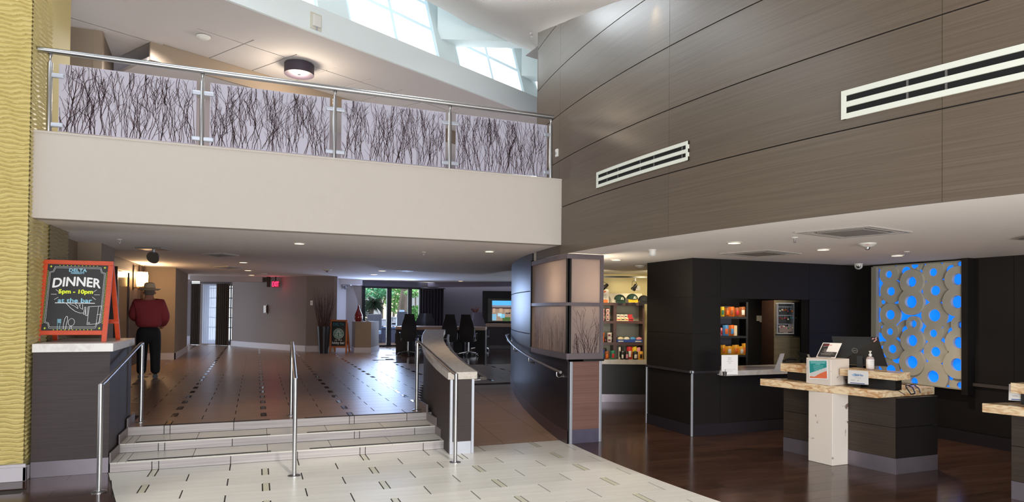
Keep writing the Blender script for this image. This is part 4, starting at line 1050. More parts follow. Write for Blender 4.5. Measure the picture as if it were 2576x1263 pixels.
# hand sanitiser
p = onz(2189, 930, 1.051); t = thing('sanitizer_bottle', 'clear pump bottle of hand sanitizer with white label on the raised shelf', 'bottle', tuple(p))
b = MB(); b.lathe([(.001, 0), (.036, .001), (.038, .01), (.038, .12), (.030, .135), (.014, .142), (.014, .15), (.001, .15)], p, 20); b.build('bottle_body', mat('gel', rgb(176, 160, 158), .1), t, smooth='auto')
b = MB(); b.lathe([(.0385, .015), (.0385, .112)], p, 20); b.build('label', paper_m, t, smooth=True)
b = MB(); b.lathe([(.001, .15), (.017, .15), (.017, .168), (.008, .172), (.006, .19), (.001, .19)], p, 14); b.lathe([(.001, .188), (.014, .19), (.014, .2), (.001, .202)], p, 12); b.tube([p + Z1 * .195, p + Z1 * .195 + Vector((-.03, -.02, -.006))], .005, 8); b.build('pump', whitep_m, t, smooth='auto')
b = MB()
for k in range(7): put_line(b, [(-.02, .03 + k * .011), (.02, .03 + k * .011)], .003, p, CR, Z1, -Vector((CF.x, CF.y, 0)).normalized(), .0395)
b.build('label_print', mat('vent_grey', None), t, fix=False)
# monitors
def monitor(q, label, logo=None):
    t = thing('monitor', label, 'monitor', tuple(q[3]))
    TLp, TRp, BRp, BLp = q; n = (TRp - TLp).cross(BLp - TLp).normalized(); n = n if n.y < 0 else -n
    o, S, X, Yv, N, w, h = plate(t, TLp, TRp, BRp, BLp, black_m, 'back_shell', .03)
    b = MB(); c = S + X * w * .5 + Yv * h * .3; b.bar(c + N * .02, c + N * .03 - Z1 * (c.z - .87), .06, .03, up=N); b.build('stand', black_m, t)
    b = MB(); f = Vector((c.x, c.y, .872)) + N * .03; b.obox(f, X * .12, Vector((N.x, N.y, 0)) * .08, Z1 * .006); b.build('foot', black_m, t, bev=.003)
    if logo:
        b = MB(); cx, cy = logo[0] * w, logo[1] * h; put_line(b, circ_pts(cx, cy, .028, n=20), .003, S, X, Yv, N, .002); put_text(b, 'DELL', .036, .011, S, X, Yv, N, cx, cy, lift=.002); b.build('emblem', mat('vent_grey', None), o, fix=False)
    return t, S, X, Yv, N, w, h
W3 = onW
q = [W3(2092, 846, 7.6), W3(2209, 848, 7.35), W3(2233, 921, 7.18), W3(2105, 916, 7.5)]
t, S, X, Yv, N, w, h = monitor(q, 'large black monitor seen from behind on the reception desk', (.42, .50))
cl = thing('hair_clip', 'small pink and white bow clipped to the top corner of the large monitor', 'ornament', tuple(W3(2200, 855, 7.3)))
c = W3(2200, 854, 7.3); pk = mat('pink', rgb(206, 150, 150), .6)
for dx_, dz_ in ((-.018, .008), (.014, .014), (0, -.02), (.016, -.006)):
    b = MB(); b.obox(c + CR * dx_ + Z1 * dz_, CR * .010 + Z1 * .004, CF * .002, Z1 * .006); b.build('bow_loop', pk, cl)
q = [W3(2006, 886, 7.9), W3(2030, 892, 7.75), W3(2036, 906, 7.7), W3(2016, 905, 7.85)]
monitor(q, 'smaller black monitor half hidden behind the marble block')
# telephone on the left shelf
p = onz(1990, 912, PR.z + .001)
t = thing('telephone', 'flat black telephone on the left end of the raised shelf', 'telephone', tuple(p))
b = MB(); b.obox(p + Z1 * .014, CR * .08, Vector((CF.x, CF.y, 0)) * .06, Z1 * .013); b.build('base', black_m, t, bev=.004)
b = MB(); b.tube([p - CR * .07 + Z1 * .034, p - CR * .03 + Z1 * .045, p + CR * .03 + Z1 * .045, p + CR * .07 + Z1 * .034], .012, 8); b.build('handset', black_m, t, smooth='auto')
# card terminal with cable
p = onz(2200, 976, .864)
t = thing('card_terminal', 'black card payment pad lying on the onyx desk top', 'payment terminal', tuple(p))
fwd = Vector((CF.x, CF.y, 0)).normalized()
b = MB(); c0 = p + fwd * .05
b.hexa([c0 - CR * .16 - fwd * .06, c0 + CR * .16 - fwd * .05, c0 + CR * .17 + fwd * .07, c0 - CR * .10 + fwd * .06] + [c0 - CR * .15 - fwd * .05 + Z1 * .015, c0 + CR * .15 - fwd * .04 + Z1 * .03, c0 + CR * .16 + fwd * .06 + Z1 * .05, c0 - CR * .09 + fwd * .05 + Z1 * .04]); b.build('pad_body', black_m, t, bev=.004)
b = MB(); b.obox(c0 + CR * .06 + fwd * .03 + Z1 * .049, CR * .018, fwd * .01, Z1 * .003); b.build('red_key', mat('red_plastic', rgb(190, 50, 44), .5), t)
t = thing('cable', 'black cable looping over the end of the reception desk', 'cable', tuple(onz(2290, 975, .866)))
P_ = [onz(2246, 968, .872), onz(2262, 966, .880), onz(2280, 968, .89), onz(2296, 975, .885), onz(2302, 990, .872), onz(2292, 992, .872), onz(2282, 978, .875), onz(2278, 970, .875), onz(2300, 968, .873), onz(2312, 978, .872), onz(2316, 992, .872)]
pts = []
for i in range(len(P_) - 1):
    for s in range(4): pts.append(P_[i].lerp(P_[i + 1], s / 4))
b = MB(); b.tube(pts, .006, 6); b.tube([onz(2238, 974, .872), onz(2258, 982, .872), onz(2278, 994, .872)], .0035, 6); o = b.build('cable_loop', black_m, t, smooth='auto')

# =================================================================== ART PANEL WITH BLUE LIGHT
XA = 8.41
corner = [onx(x, y, XA) for x, y in ((2198.7, 671), (2420, 658), (2420.3, 983), (2198, 948))]
y_l, y_r = (corner[0].y + corner[3].y) / 2, (corner[1].y + corner[2].y) / 2; z_b, z_t = .70, 2.335
t = thing('wall_art', 'large art panel of grey ring discs over glowing blue light on the black wall', 'artwork', (8.47, (y_l + y_r) / 2, z_b))
b = MB(); b.box((8.495, y_r, z_b), (8.46, y_l, z_t)); b.build('backlight', mat('blue_light', rgb(10, 110, 255), .5, emis=.95, ecol=rgb(8, 116, 255)), t)
ringm = mat('ring_grey', rgb(188, 184, 168), .75, noise=.05, nscale=(6, 6, 6), bump=.2, bscale=120)
fr_ = mat('art_edge', rgb(150, 146, 130), .7)
for (y0, y1, z0, z1) in ((y_l - .05, y_l + .03, z_b, z_t), (y_r - .012, y_r, z_b, z_t), (y_r, y_l, z_b - .012, z_b), (y_r, y_l, z_t, z_t + .012)):
    b = MB(); b.box((XA - .02, y0, z0), (8.498, y1, z1)); b.build('frame_side', fr_, t)
b = MB(); b.box((XA - .03, y_r - .09, z_b - .07), (8.499, y_r - .012, z_t + .06)); b.build('dark_surround', dark_m, t)
rings = [(600, 418, 80, 36, 0), (595, 560, 85, 44, 0), (612, 715, 50, 26, 0), (602, 833, 80, 40, 0), (600, 985, 86, 44, 0), (925, 400, 86, 40, 0), (920, 560, 95, 45, 0), (945, 722, 62, 24, 0), (930, 848, 88, 40, 0), (920, 1003, 92, 45, 0),
 (430, 365, 66, 25, 1), (445, 485, 76, 30, 1), (440, 650, 74, 34, 1), (437, 770, 60, 24, 1), (455, 892, 68, 30, 1), (742, 350, 72, 28, 1), (757, 480, 82, 34, 1), (750, 655, 88, 42, 1), (742, 782, 64, 27, 1), (758, 912, 80, 34, 1), (745, 1087, 98, 42, 1), (612, 1122, 58, 28, 1),
 (550, 345, 78, 34, 2), (868, 335, 74, 36, 2), (482, 535, 74, 38, 2), (795, 540, 76, 38, 2), (552, 765, 72, 36, 2), (878, 775, 72, 38, 2), (482, 955, 76, 38, 2), (798, 980, 82, 38, 2), (440, 1040, 64, 34, 2), (608, 300, 50, 24, 2), (935, 1150, 60, 24, 1), (835, 1165, 56, 20, 2), (935, 292, 46, 22, 1), (385, 560, 46, 14, 2), (380, 740, 40, 12, 2), (380, 880, 40, 12, 2), (400, 1000, 44, 14, 2), (690, 300, 46, 16, 2), (400, 300, 44, 14, 2), (520, 1150, 50, 16, 2), (700, 1170, 46, 16, 2)]
HOLES = []
for (cx, cy, R_, r_, lv) in rings:
    P = onx(2080 + cx / 2.806, 560 + cy / 2.806, XA); P2_ = onx(2080 + cx / 2.806, 560 + (cy + r_) / 2.806, XA); HOLES.append((P.y, P.z, abs(P.z - P2_.z), lv))
for (cx, cy, R_, r_, lv) in rings:
    P = onx(2080 + cx / 2.806, 560 + cy / 2.806, XA)
    P2_ = onx(2080 + cx / 2.806, 560 + (cy + R_) / 2.806, XA); Rz = abs(P.z - P2_.z)
    hr = r_ / R_ / 1.1; Rz *= 1.1; x0 = XA - .012 + lv * .02 + .0009 * (rings.index((cx, cy, R_, r_, lv)) % 20); x1 = 8.455; n = 28; sy = 1.0
    b = MB(); vv = []; n = 40; rad = [Rz, Rz * (.72 + .28 * hr), Rz * (.45 + .55 * hr), Rz * (.2 + .8 * hr), Rz * hr]; nr = len(rad)
    for k in range(n):
        a = 2 * PI * k / n
        for (rr, xx) in [(r2, x0) for r2 in rad] + [(Rz * hr, min(x1, x0 + .05)), (Rz, min(x1, x0 + .055))]:
            yv = min(max(P.y + rr * math.cos(a), y_r), y_l); zv = min(max(P.z + rr * math.sin(a), z_b), z_t); vv.append((xx, yv, zv))
    fs = []; m_ = nr + 2
    def hidden(idx):
        cy_ = sum(vv[i][1] for i in idx) / 4; cz_ = sum(vv[i][2] for i in idx) / 4
        return any(q is not me_ and (q[3] <= lv) and math.hypot(cy_ - q[0], cz_ - q[1]) < q[2] * 1.12 for q in HOLES)
    me_ = [q for q in HOLES if abs(q[0] - P.y) < 1e-6 and abs(q[1] - P.z) < 1e-6][0]
    for k in range(n):
        a = m_ * k; c = m_ * ((k + 1) % n)
        for j in range(nr - 1):
            f4 = (a + j, c + j, c + j + 1, a + j + 1)
            if not hidden(f4): fs.append(f4)
        if lv == 0 or not hidden((a + nr - 1, c + nr - 1, c + nr, a + nr)): fs.append((a + nr - 1, c + nr - 1, c + nr, a + nr))
        if not hidden((a, a + nr + 1, c + nr + 1, c)): fs.append((a, a + nr + 1, c + nr + 1, c))
    b.add(vv, fs); b.build('ring_disc', ringm, t, smooth='auto', fix=False)

# =================================================================== SNACK MARKET
def Wp(X, Y, z): return w2a(X, Y) + Vector((0, 0, z))
def toW(p): return Vector((p.x * VA.x + p.y * UA.x, p.x * VA.y + p.y * UA.y, p.z))
def wbox(mb, X0, X1, Y0, Y1, z0, z1):
    if X0 > X1: X0, X1 = X1, X0
    if z0 > z1: z0, z1 = z1, z0
    mb.hexa([Wp(X0, Y0, z0), Wp(X1, Y0, z0), Wp(X1, Y1, z0), Wp(X0, Y1, z0), Wp(X0, Y0, z1), Wp(X1, Y0, z1), Wp(X1, Y1, z1), Wp(X0, Y1, z1)]); return mb
def W_(x, y, Y): return toW(onW(x, y, Y))          # world X,Y,Z of a picture point on the frontal plane at Y
cream2 = mat('market_wall', rgb(216, 204, 160), .8)
b = MB(); wbox(b, .9, 3.0, 12.6, 12.7, 0, HC); struct('wall_market', b, cream2)
b = MB(); wbox(b, 2.93, 3.0, 9.7, 12.6, 0, HC); struct('wall_market', b, cream2)
b = MB(); wbox(b, 3.005, 3.03, 9.7, 11.4, 0, HC); wbox(b, 2.92, 3.03, 9.66, 9.699, 0, HC); struct('wall_store', b, mat('store_side', rgb(40, 34, 36), .7))
b = MB(); wbox(b, 3.035, 7.5, 11.3, 11.4, 0, HC); struct('wall_store', b, blackmat_m)
b = MB(); wbox(b, 5.9, 6.0, 9.9, 11.3, 0, HC); struct('wall_store', b, blackmat_m)
brown_m = tilemat('shelf_veneer', rgb(62, 34, 26), rgb(84, 48, 36), .4, (2, 2, 60))
YS = 11.9
def pz(y, Y=YS, x=1560): return W_(x, y, Y).z
def pX(x, Y=YS, y=820): return W_(x, y, Y).x
t = thing('shelf_unit', 'dark brown open shelf unit stocked with snacks behind the opening', 'shelves', tuple(Wp(1.8, YS, 0)))
Ys2 = YS + .38
xl0, xr0 = pX(1478), pX(1621)
for (y0, y1) in ((761.7, 768.6), (807.7, 814.2), (861.5, 868.5)):
    b = MB(); wbox(b, xl0, xr0, YS, Ys2, pz(y1), pz(y0)); b.build('shelf_board', brown_m, t)
for (x0, x1) in ((1478, 1484), (1543.2, 1551), (1617, 1621.2)):
    b = MB(); wbox(b, pX(x0), pX(x1), YS + .002, Ys2, pz(905), pz(768.6)); b.build('upright', brown_m, t)
b = MB(); wbox(b, xl0, xr0, Ys2, Ys2 + .01, pz(905), pz(768)); b.build('back_panel', mat('back_panel_pale', rgb(196, 192, 170), .7), t)
t = thing('counter', 'pale stone counter under the snack shelves on a dark cabinet', 'counter', tuple(Wp(1.8, YS - .15, 0)))
b = MB(); wbox(b, pX(1470), pX(1624), YS - .18, Ys2, pz(916.5, YS - .18), pz(905.3, YS - .18)); b.build('stone_top', cap_m, t)
zc_ = pz(916.5, YS - .18) - .001
b = MB(); wbox(b, pX(1470), pX(1624), YS - .14, Ys2, .14, zc_); b.build('cabinet_front', dark_m, t)
b = MB(); wbox(b, pX(1470), pX(1624), YS - .145, Ys2, 0, .139); b.build('kick_plate', kick_m, t)
ZS = {'top': pz(761.7), 's1': pz(807.7), 's2': pz(861.5), 'c': pz(905.3, YS - .18)}
def colm(name, c, r=.5): return mat('goods_' + name, c, r)
def pouch(name, label, x0, x1, y0, y1, Y, m, m2=None, grp=None, zb=None, cat='snack bag', dep=.05):
    """a crimped snack bag standing on a shelf"""
    A, B = W_(x0, y1, Y), W_(x1, y0, Y); w = B.x - A.x; z0 = zb if zb is not None else A.z; h = B.z - z0
    t = thing(name, label, cat, tuple(Wp((A.x + B.x) / 2, Y, z0)), group=grp)
    b = MB(); nx, nz = 4, 6; vf, vb = [], []
    jit = random.Random(sum(map(ord, label)) % 1000)
    for j in range(nz + 1):
        for i in range(nx + 1):
            u, v = i / nx, j / nz; d = dep * (math.sin(PI * u) ** .6) * (math.sin(PI * min(max(v, .04), .96)) ** .5)
            sag = .02 * h * math.sin(7 * u + 3 * v)
            vf.append(Wp(A.x + w * (u + (jit.random() - .5) * .06), Y - d + .02, z0 + h * v + sag * v)); vb.append(Wp(A.x + w * u, Y + d * .5 + .022, z0 + h * v + sag * v))
    def grid(k0): return [(k0 + j * (nx + 1) + i, k0 + j * (nx + 1) + i + 1, k0 + (j + 1) * (nx + 1) + i + 1, k0 + (j + 1) * (nx + 1) + i) for j in range(nz) for i in range(nx)]
    n = len(vf); b.add(vf + vb, grid(0) + grid(n)); b.build('bag', m, t, smooth=True, fix=False)
    if m2:
        b = MB(); vv = []
        for j in (1, 2, 3, 4): vv += [vf[j * (nx + 1) + i] + Wp(0, -.004, 0) for i in (1, 2, 3)]
        b.add(vv, [(j * 3 + i, j * 3 + i + 1, (j + 1) * 3 + i + 1, (j + 1) * 3 + i) for j in range(3) for i in range(2)]); b.build('label_print', m2, t, smooth=True, fix=False)
    return t
def cup(name, label, x, y0, y1, wpx, Y, m, mlid, zb, cat='cup', grp=None):
    A, B = W_(x, y1, Y), W_(x, y0, Y); h = B.z - A.z; r = wpx / 1622 * Y / 2; c = Wp(A.x, Y + r, zb)
    t = thing(name, label, cat, tuple(c), group=grp)
    b = MB(); b.lathe([(.001, 0), (r * .78, 0), (r * .96, h * .86), (.001, h * .86)], c, 18); b.build('tub', m, t, smooth='auto')
    b = MB(); b.lathe([(.001, h * .86), (r * 1.02, h * .86), (r * 1.02, h * .98), (.001, h * .98)], c, 18); b.build('lid', mlid, t, smooth='auto')
    b = MB(); f = Vector((-c.x, -c.y, 0)).normalized(); s = Vector((-f.y, f.x, 0)); b.obox(c + f * r * .90 + Z1 * h * .45, s * r * .45, f * .003, Z1 * h * .2); b.build('label_print', colm('navy', rgb(120, 40, 60)), t)
    return z_h(h)
def z_h(h): return h
wh_ = colm('white', rgb(230, 222, 206)); pkk = colm('pinkwhite', rgb(226, 150, 160)); red_ = colm('red', rgb(196, 40, 44)); ora = colm('orange', rgb(232, 110, 24)); blu = colm('blue', rgb(36, 70, 150)); blk = colm('black', rgb(26, 22, 26)); yel = colm('yellow', rgb(232, 196, 40)); grn = colm('green', rgb(40, 120, 96)); brn = colm('brown', rgb(150, 84, 40)); gold = colm('gold', rgb(226, 160, 40)); crm = colm('cream', rgb(232, 214, 170)); lbl = colm('lblue', rgb(80, 150, 210))
for k, (xc, m, n_) in enumerate(((1516.5, pkk, 'pink'), (1529.5, wh_, 'white and red'))):
    zb = ZS['s1']
    for j, pos in enumerate(('lowest', 'middle', 'topmost')):
        h = cup('noodle_cup', '%s instant noodle cup, %s of its stack on the upper left shelf' % (n_, pos), xc, 0, 0, 0, YS, m, wh_, zb) if False else None
        A, B = W_(xc, 807.7 - j * 10.5, YS), W_(xc, 797.6 - j * 10.5, YS)
        cup('noodle_cup', '%s instant noodle cup, %s of its stack on the upper left shelf' % (n_, pos), xc, 797.6 - j * 10.5, 807.5 - j * 10.5, 10.5, YS, m, wh_ if k == 0 else red_, ZS['s1'] + .001 + j * (B.z - A.z) * 1.02)
for k, (xc, m, n_, ml) in enumerate(((1516.5, ora, 'orange', ora), (1534, wh_, 'white', wh_))):
    for j, pos in enumerate(('lower', 'upper')):
        A, B = W_(xc, 861.5, YS), W_(xc, 849.2, YS)
        cup('snack_tub', '%s snack tub, %s of the pair on the middle left shelf' % (n_, pos), xc, 849.2 - j * 12, 861 - j * 12, 13 if k else 10, YS, m, ml, ZS['s2'] + .001 + j * (B.z - A.z) * 1.0)
cup('snack_tub', 'dark snack tub between the orange and the white tubs', 1523.5, 849, 861, 8, YS, blk, blk, ZS['s2'] + .001)
bx = [(1552, 1560), (1561, 1569.5), (1571, 1579), (1580, 1591)]
for r, (y0, y1) in enumerate(((799.5, 807.7), (789.5, 797.5))):
    for k, (x0, x1) in enumerate(bx):
        x0 += 2 * (1 - r) * (k > 0); x1 += 3 * (1 - r)
        if k < 3: x1 = min(x1, bx[k + 1][0] + 2 * (1 - r) - .6)
        A, B = W_(x0, y1, YS), W_(x1, y0, YS)
        z0 = ZS['s1'] + .001 if r == 0 else zprev + .001
        t = thing('candy_box', ('red' if k == 3 else 'white and red') + ' candy box, number %s from the left in the %s row' % (('one', 'two', 'three', 'four')[k], ('lower', 'upper')[r]), 'box', tuple(Wp(A.x, YS, z0)))
        b = MB(); wbox(b, A.x, B.x, YS + .02, YS + .16, z0, z0 + B.z - A.z); b.build('carton', (red_ if k == 3 else (crm if r == 0 else wh_)), t)
        b = MB(); wbox(b, A.x + .008, B.x - .008, YS + .017, YS + .019, z0 + .018, z0 + .034); b.build('label_print', blk if (k + r) % 2 else red_, t)
        zn = z0 + B.z - A.z
    zprev = zn
# blue tray with wrapped pastries
A, B = W_(1552, 861.5, YS), W_(1619, 855, YS)
t = thing('display_tray', 'blue and white display tray with wrapped pastries on the middle right shelf', 'tray', tuple(Wp(A.x, YS, ZS['s2'])))
b = MB(); z0 = ZS['s2'] + .001; wbox(b, A.x, B.x, YS + .01, YS + .02, z0, z0 + .05); wbox(b, A.x, B.x, YS + .01, YS + .25, z0, z0 + .006); wbox(b, A.x, A.x + .006, YS + .01, YS + .25, z0, z0 + .06); wbox(b, B.x - .006, B.x, YS + .01, YS + .25, z0, z0 + .06); b.build('tray_body', blu, t)
b = MB(); wbox(b, A.x + .03, A.x + .12, YS + .006, YS + .009, z0 + .012, z0 + .028); wbox(b, A.x + .34, A.x + .45, YS + .006, YS + .009, z0 + .012, z0 + .028); b.build('label_print', wh_, t)
for k in range(4):
    x = A.x + .03 + k * .115; pouch('wrapped_pastry', 'wrapped pastry, %s from the left in the blue tray' % ('first', 'second', 'third', 'fourth')[k], 0, 0, 0, 0, YS, wh_) if False else None
    t2 = thing('wrapped_pastry', 'wrapped pastry, %s from the left in the blue tray' % ('first', 'second', 'third', 'fourth')[k], 'pastry', tuple(Wp(x, YS + .05, z0 + .05)))
    b = MB(); c = Wp(x + .05, YS + .1, z0 + .062); b.lathe([(.001, -.055), (.02, -.05), (.034, -.02), (.036, .015), (.02, .05), (.001, .055)], c, 10, w2a(1, .2)); b.build('wrapper', (crm, wh_, lbl, pkk)[k], t2, smooth='auto')
ZC = ZS['c'] + .001
for i, (x0, x1, y0, m, m2, dsc) in enumerate(((1513, 1521, 880, blu, grn, 'dark blue'), (1521.5, 1532, 884, brn, ora, 'brown and orange'), (1536, 1548, 882, grn, red_, 'green and red'), (1514, 1526, 876, blk, blu, 'black and blue'),
    (1561, 1570, 886, blk, wh_, 'black and white'), (1571.5, 1582, 884, blk, pkk, 'black and pink'), (1577, 1591, 872, red_, wh_, 'bright red'), (1592, 1605, 885, blk, wh_, 'small black'), (1591, 1603, 872, yel, grn, 'yellow and green'), (1602, 1612, 874, pkk, wh_, 'pale pink'), (1606.5, 1618, 884, gold, blk, 'golden yellow'), (1556, 1562, 873, wh_, blk, 'tall white'), (1563, 1569, 873, blk, wh_, 'tall black'))):
    back = y0 < 880
    pouch('snack_bag', dsc + ' snack bag on the counter under the shelves', x0, x1, y0, 905, YS - .1 + (.12 if back else 0), m, m2, zb=ZC if not back else ZC)
# things on top of the shelf
t = thing('menu_card', 'white and orange upright card at the left end of the shelf top', 'sign', tuple(Wp(pX(1515), YS + .05, ZS['top'])))
Xa, Xb = pX(1508), pX(1532); z0 = ZS['top'] + .001; z1 = pz(728)
b = MB(); wbox(b, Xa, Xb, YS + .05, YS + .056, z0, z1); b.build('sheet', wh_, t)
b = MB(); wbox(b, Xa, Xb - .015, YS + .046, YS + .049, z0, z0 + .055); b.build('orange_print', ora, t)
b = MB(); c = Wp(pX(1519.5), YS + .047, pz(731)); b.add([c + w2a(.045 * math.cos(a), 0) - Z1 * .045 * math.sin(a) for a in [PI * k / 12 for k in range(13)]], [tuple(range(13))]); b.build('brown_print', colm('rust', rgb(176, 96, 52)), t, fix=False)
b = MB()
for k in range(6): wbox(b, Xa + .01, Xb - .05 + .01 * (k % 2), YS + .046, YS + .049, z1 - .09 - k * .02, z1 - .086 - k * .02)
b.build('print_lines', ink_m, t)
t = thing('display_riser', 'white slanted riser behind the three caps on the shelf top', 'display stand', tuple(Wp(pX(1580), YS + .2, ZS['top'])))
b = MB(); Xa, Xb = pX(1533), pX(1621); b.hexa([Wp(Xa + .07, YS + .08, z0), Wp(Xb, YS + .08, z0), Wp(Xb, YS + .24, z0), Wp(Xa, YS + .24, z0), Wp(Xa, YS + .24, z0 + .18), Wp(Xb, YS + .24, z0 + .18), Wp(Xb, YS + .25, z0 + .18), Wp(Xa, YS + .25, z0 + .18)]); b.build('riser', wh_, t)
dgreen = colm('capgreen', rgb(24, 52, 44), .8); goldc = colm('capgold', rgb(228, 164, 36), .8)
def cap(x, y, Y, m, mb_, label, flip=False, mark=True):
    c = toW(onW(x, y, Y)); t = thing('baseball_cap', label, 'cap', tuple(Wp(c.x, c.y, c.z - .06)))
    cc = Wp(c.x, c.y, c.z)
    b = MB(); pr = [(.105 * math.cos(a), .095 * math.sin(a)) for a in (0, .3, .6, .9, 1.2, 1.5)]
    b.lathe([(.001, -.005), (.105, -.004)] + pr[1:], cc - Z1 * .02, 20, (0, -.15, 1) if not flip else w2a(0, -1) * .5 + Z1 * .8); b.build('crown', m, t, smooth='auto')
    b = MB(); f = w2a(0, -1); s = w2a(1, 0); vv = []
    for k in range(11):
        a = -1.2 + 2.4 * k / 10; vv += [cc + s * .09 * math.sin(a) + f * .075 - Z1 * .03, cc + s * .095 * math.sin(a) + f * (.10 + .045 * math.cos(a)) - Z1 * (.085 + .004 * math.cos(a))]
    b.add(vv + [v - f * .004 for v in vv], [(2 * k, 2 * k + 2, 2 * k + 3, 2 * k + 1) for k in range(10)] + [(22 + 2 * k, 22 + 2 * k + 2, 22 + 2 * k + 3, 22 + 2 * k + 1) for k in range(10)]); b.build('visor', mb_, t, smooth='auto')
    if mark:
        b = MB(); put_text(b, "A's", .05, .05, cc + f * .105 + s * .03 - Z1 * .0, s, Z1, f, 0, 0, bold=.002, lift=.002); b.build('emblem', wh_, t, fix=False)
cap(1559, 751, YS + .0, dgreen, dgreen, 'dark green cap with white letters, left one on the shelf top')
cap(1590.5, 749, YS + .0, dgreen, goldc, 'dark green cap with golden visor on the shelf top')
cap(1619.5, 753, YS + .0, colm('capnavy', rgb(20, 22, 30), .8), colm('capnavy', None), 'black cap half hidden by the black wall', mark=False)
p = Wp(pX(1612), 12.59, pz(724, 12.6)); t = thing('thermostat', 'white thermostat box on the cream wall above the caps', 'thermostat', tuple(p))
b = MB(); wbox(b, toW(p).x - .03, toW(p).x + .12, 12.57, 12.598, p.z - .05, p.z + .04); b.build('housing', whitep_m, t, bev=.004)
# light track
YT = 11.55
z_ = pz(697, YT)
t = thing('light_track', 'black light track hanging across the market opening', 'track light', tuple(Wp(1.9, YT, z_)))
b = MB(); wbox(b, pX(1470, YT), pX(1640, YT), YT - .015, YT + .015, pz(698.5, YT), pz(694.8, YT)); b.build('track', black_m, t)
for x in (1480, 1635):
    b = MB(); b.tube([Wp(pX(x, YT), YT, z_), Wp(pX(x, YT), YT, HC)], .006, 6); b.build('hanger', black_m, t)
def trackhead(x, y, ax, label, tx):
    p = onW(tx, 697, YT); c = onW(x, y, YT)
    t = thing('track_spotlight', label, 'spotlight', tuple(p))
    b = MB(); b.obox(p - Z1 * .048, w2a(.014, 0), w2a(0, .012), Z1 * .03); b.build('adapter', black_m, t)
    f = ax.normalized(); s = f.cross(w2a(0, 1)).normalized()
    b = MB(); b.tube([p - Z1 * .04, p - Z1 * .07, c + s * .045 + Z1 * .09, c + s * .05], .005, 6).tube([p - Z1 * .06, c - s * .045 + Z1 * .08, c - s * .05], .004, 6); b.build('yoke', black_m, t, smooth='auto')
    b = MB(); b.lathe([(.001, -.065), (.022, -.065), (.03, -.05), (.032, .01), (.044, .02), (.044, .055), (.036, .055), (.034, .02), (.001, .02)], c, 16, f); b.build('lamp_can', black_m, t, smooth='auto')
trackhead(1522, 721, w2a(-.8, -.1) - Z1 * .6, 'black track spotlight turned left in the market', 1515)
trackhead(1596, 723, w2a(-.5, .3) - Z1 * .9, 'black track spotlight with gooseneck on the right in the market', 1598)

# =================================================================== PASS-THROUGH COUNTER
t = thing('pass_counter', 'white stone shelf in the service opening of the black wall', 'counter', (6.6, 7.1, .8))
b = MB(); b.prism([(5.82, 6.95), (7.44, 6.95), (7.44, 7.075), (7.42, 7.078), (7.42, 7.62), (5.86, 7.62), (5.86, 7.078), (5.82, 7.075)], ZPO0 - .0, ZPO0 + .068); b.build('stone_slab', quartz_m, t, bev=.004)
YQ = 10.3
t = thing('wall_shelf', 'dark shelves of crisps seen through the service opening', 'shelves', tuple(Wp(3.6, YQ, .5)))
X0, X1 = pX(1790, YQ), pX(1877, YQ)
for (y0, y1) in ((796.5, 802), (845, 850.5), (893, 898)):
    b = MB(); wbox(b, X0, X1, YQ, YQ + .3, pz(y1, YQ, 1850), pz(y0, YQ, 1850)); b.build('shelf_board', dark_m, t)
b = MB(); wbox(b, X0, pX(1856, YQ), YQ + .3, YQ + .31, .7, pz(770, YQ, 1850)); b.build('back_panel', mat('slate_blue', rgb(74, 74, 86), .7), t)
b = MB(); wbox(b, X1, X1 + .03, YQ, YQ + .31, 0, pz(760, YQ, 1850)); b.build('upright', dark_m, t)
zr_ = [pz(796.5, YQ, 1850) + .001, pz(845, YQ, 1850) + .001, pz(893, YQ, 1850) + .001]
for k, (x0, x1, m, m2, d) in enumerate(((1812, 1823, yel, grn, 'yellow'), (1823, 1836, brn, ora, 'brown'), (1834, 1848, ora, brn, 'orange-brown'), (1847, 1861, brn, red_, 'dark brown'), (1861, 1876, brn, wh_, 'brown and silver'))):
    pouch('crisp_bag', d + ' crisp bag on the top shelf behind the service opening', x0, x1, 772 + (k % 2) * 2, 796, YQ, m, m2, zb=zr_[0])
pouch('crisp_bag', 'blue and orange crisp bag on the middle shelf behind the opening', 1819, 1834, 818, 845, YQ, lbl, ora, zb=zr_[1])
pouch('crisp_bag', 'orange-topped blue crisp bag right in the middle shelf pair', 1834, 1848, 818, 845, YQ, ora, lbl, zb=zr_[1])
pouch('crisp_bag', 'small red bag at the left end of the middle shelf', 1811, 1818, 825, 845, YQ, pkk, red_, zb=zr_[1])
tt = thing('carton', 'plain pale carton beside the blue crisp bags', 'box', tuple(Wp(pX(1852, YQ), YQ, zr_[1]))); b = MB(); wbox(b, pX(1848.5, YQ), pX(1856, YQ), YQ + .03, YQ + .15, zr_[1], pz(819, YQ, 1850)); b.build('carton_body', crm, tt); b = MB(); wbox(b, pX(1849.5, YQ), pX(1855, YQ), YQ + .027, YQ + .029, zr_[1] + .03, zr_[1] + .06); b.build('label_print', wh_, tt)
for k, (x0, x1) in enumerate(((1814, 1826), (1826, 1843), (1843, 1860), (1858, 1872), (1867, 1877))):
    pouch('crisp_bag', 'yellow-orange crisp bag, %s from the left on the low shelf' % ('first', 'second', 'third', 'fourth', 'fifth')[k], x0, x1, 868 + (k % 2) * 3 - (4 if k == 4 else 0), 892, YQ, gold, (ora, wh_)[k % 2], zb=zr_[2])
p = onW(1911, 802, 11.28); pw = toW(p); t = thing('wall_switch', 'white switch box on the dark wall behind the service opening', 'switch', tuple(p))
b = MB(); wbox(b, pw.x - .055, pw.x + .055, 11.26, 11.299, p.z - .04, p.z + .055); b.build('housing', whitep_m, t, bev=.004); b = MB(); wbox(b, pw.x, pw.x + .06, 11.27, 11.299, p.z - .06, p.z - .041); b.build('lower_plate', whitep_m, t)
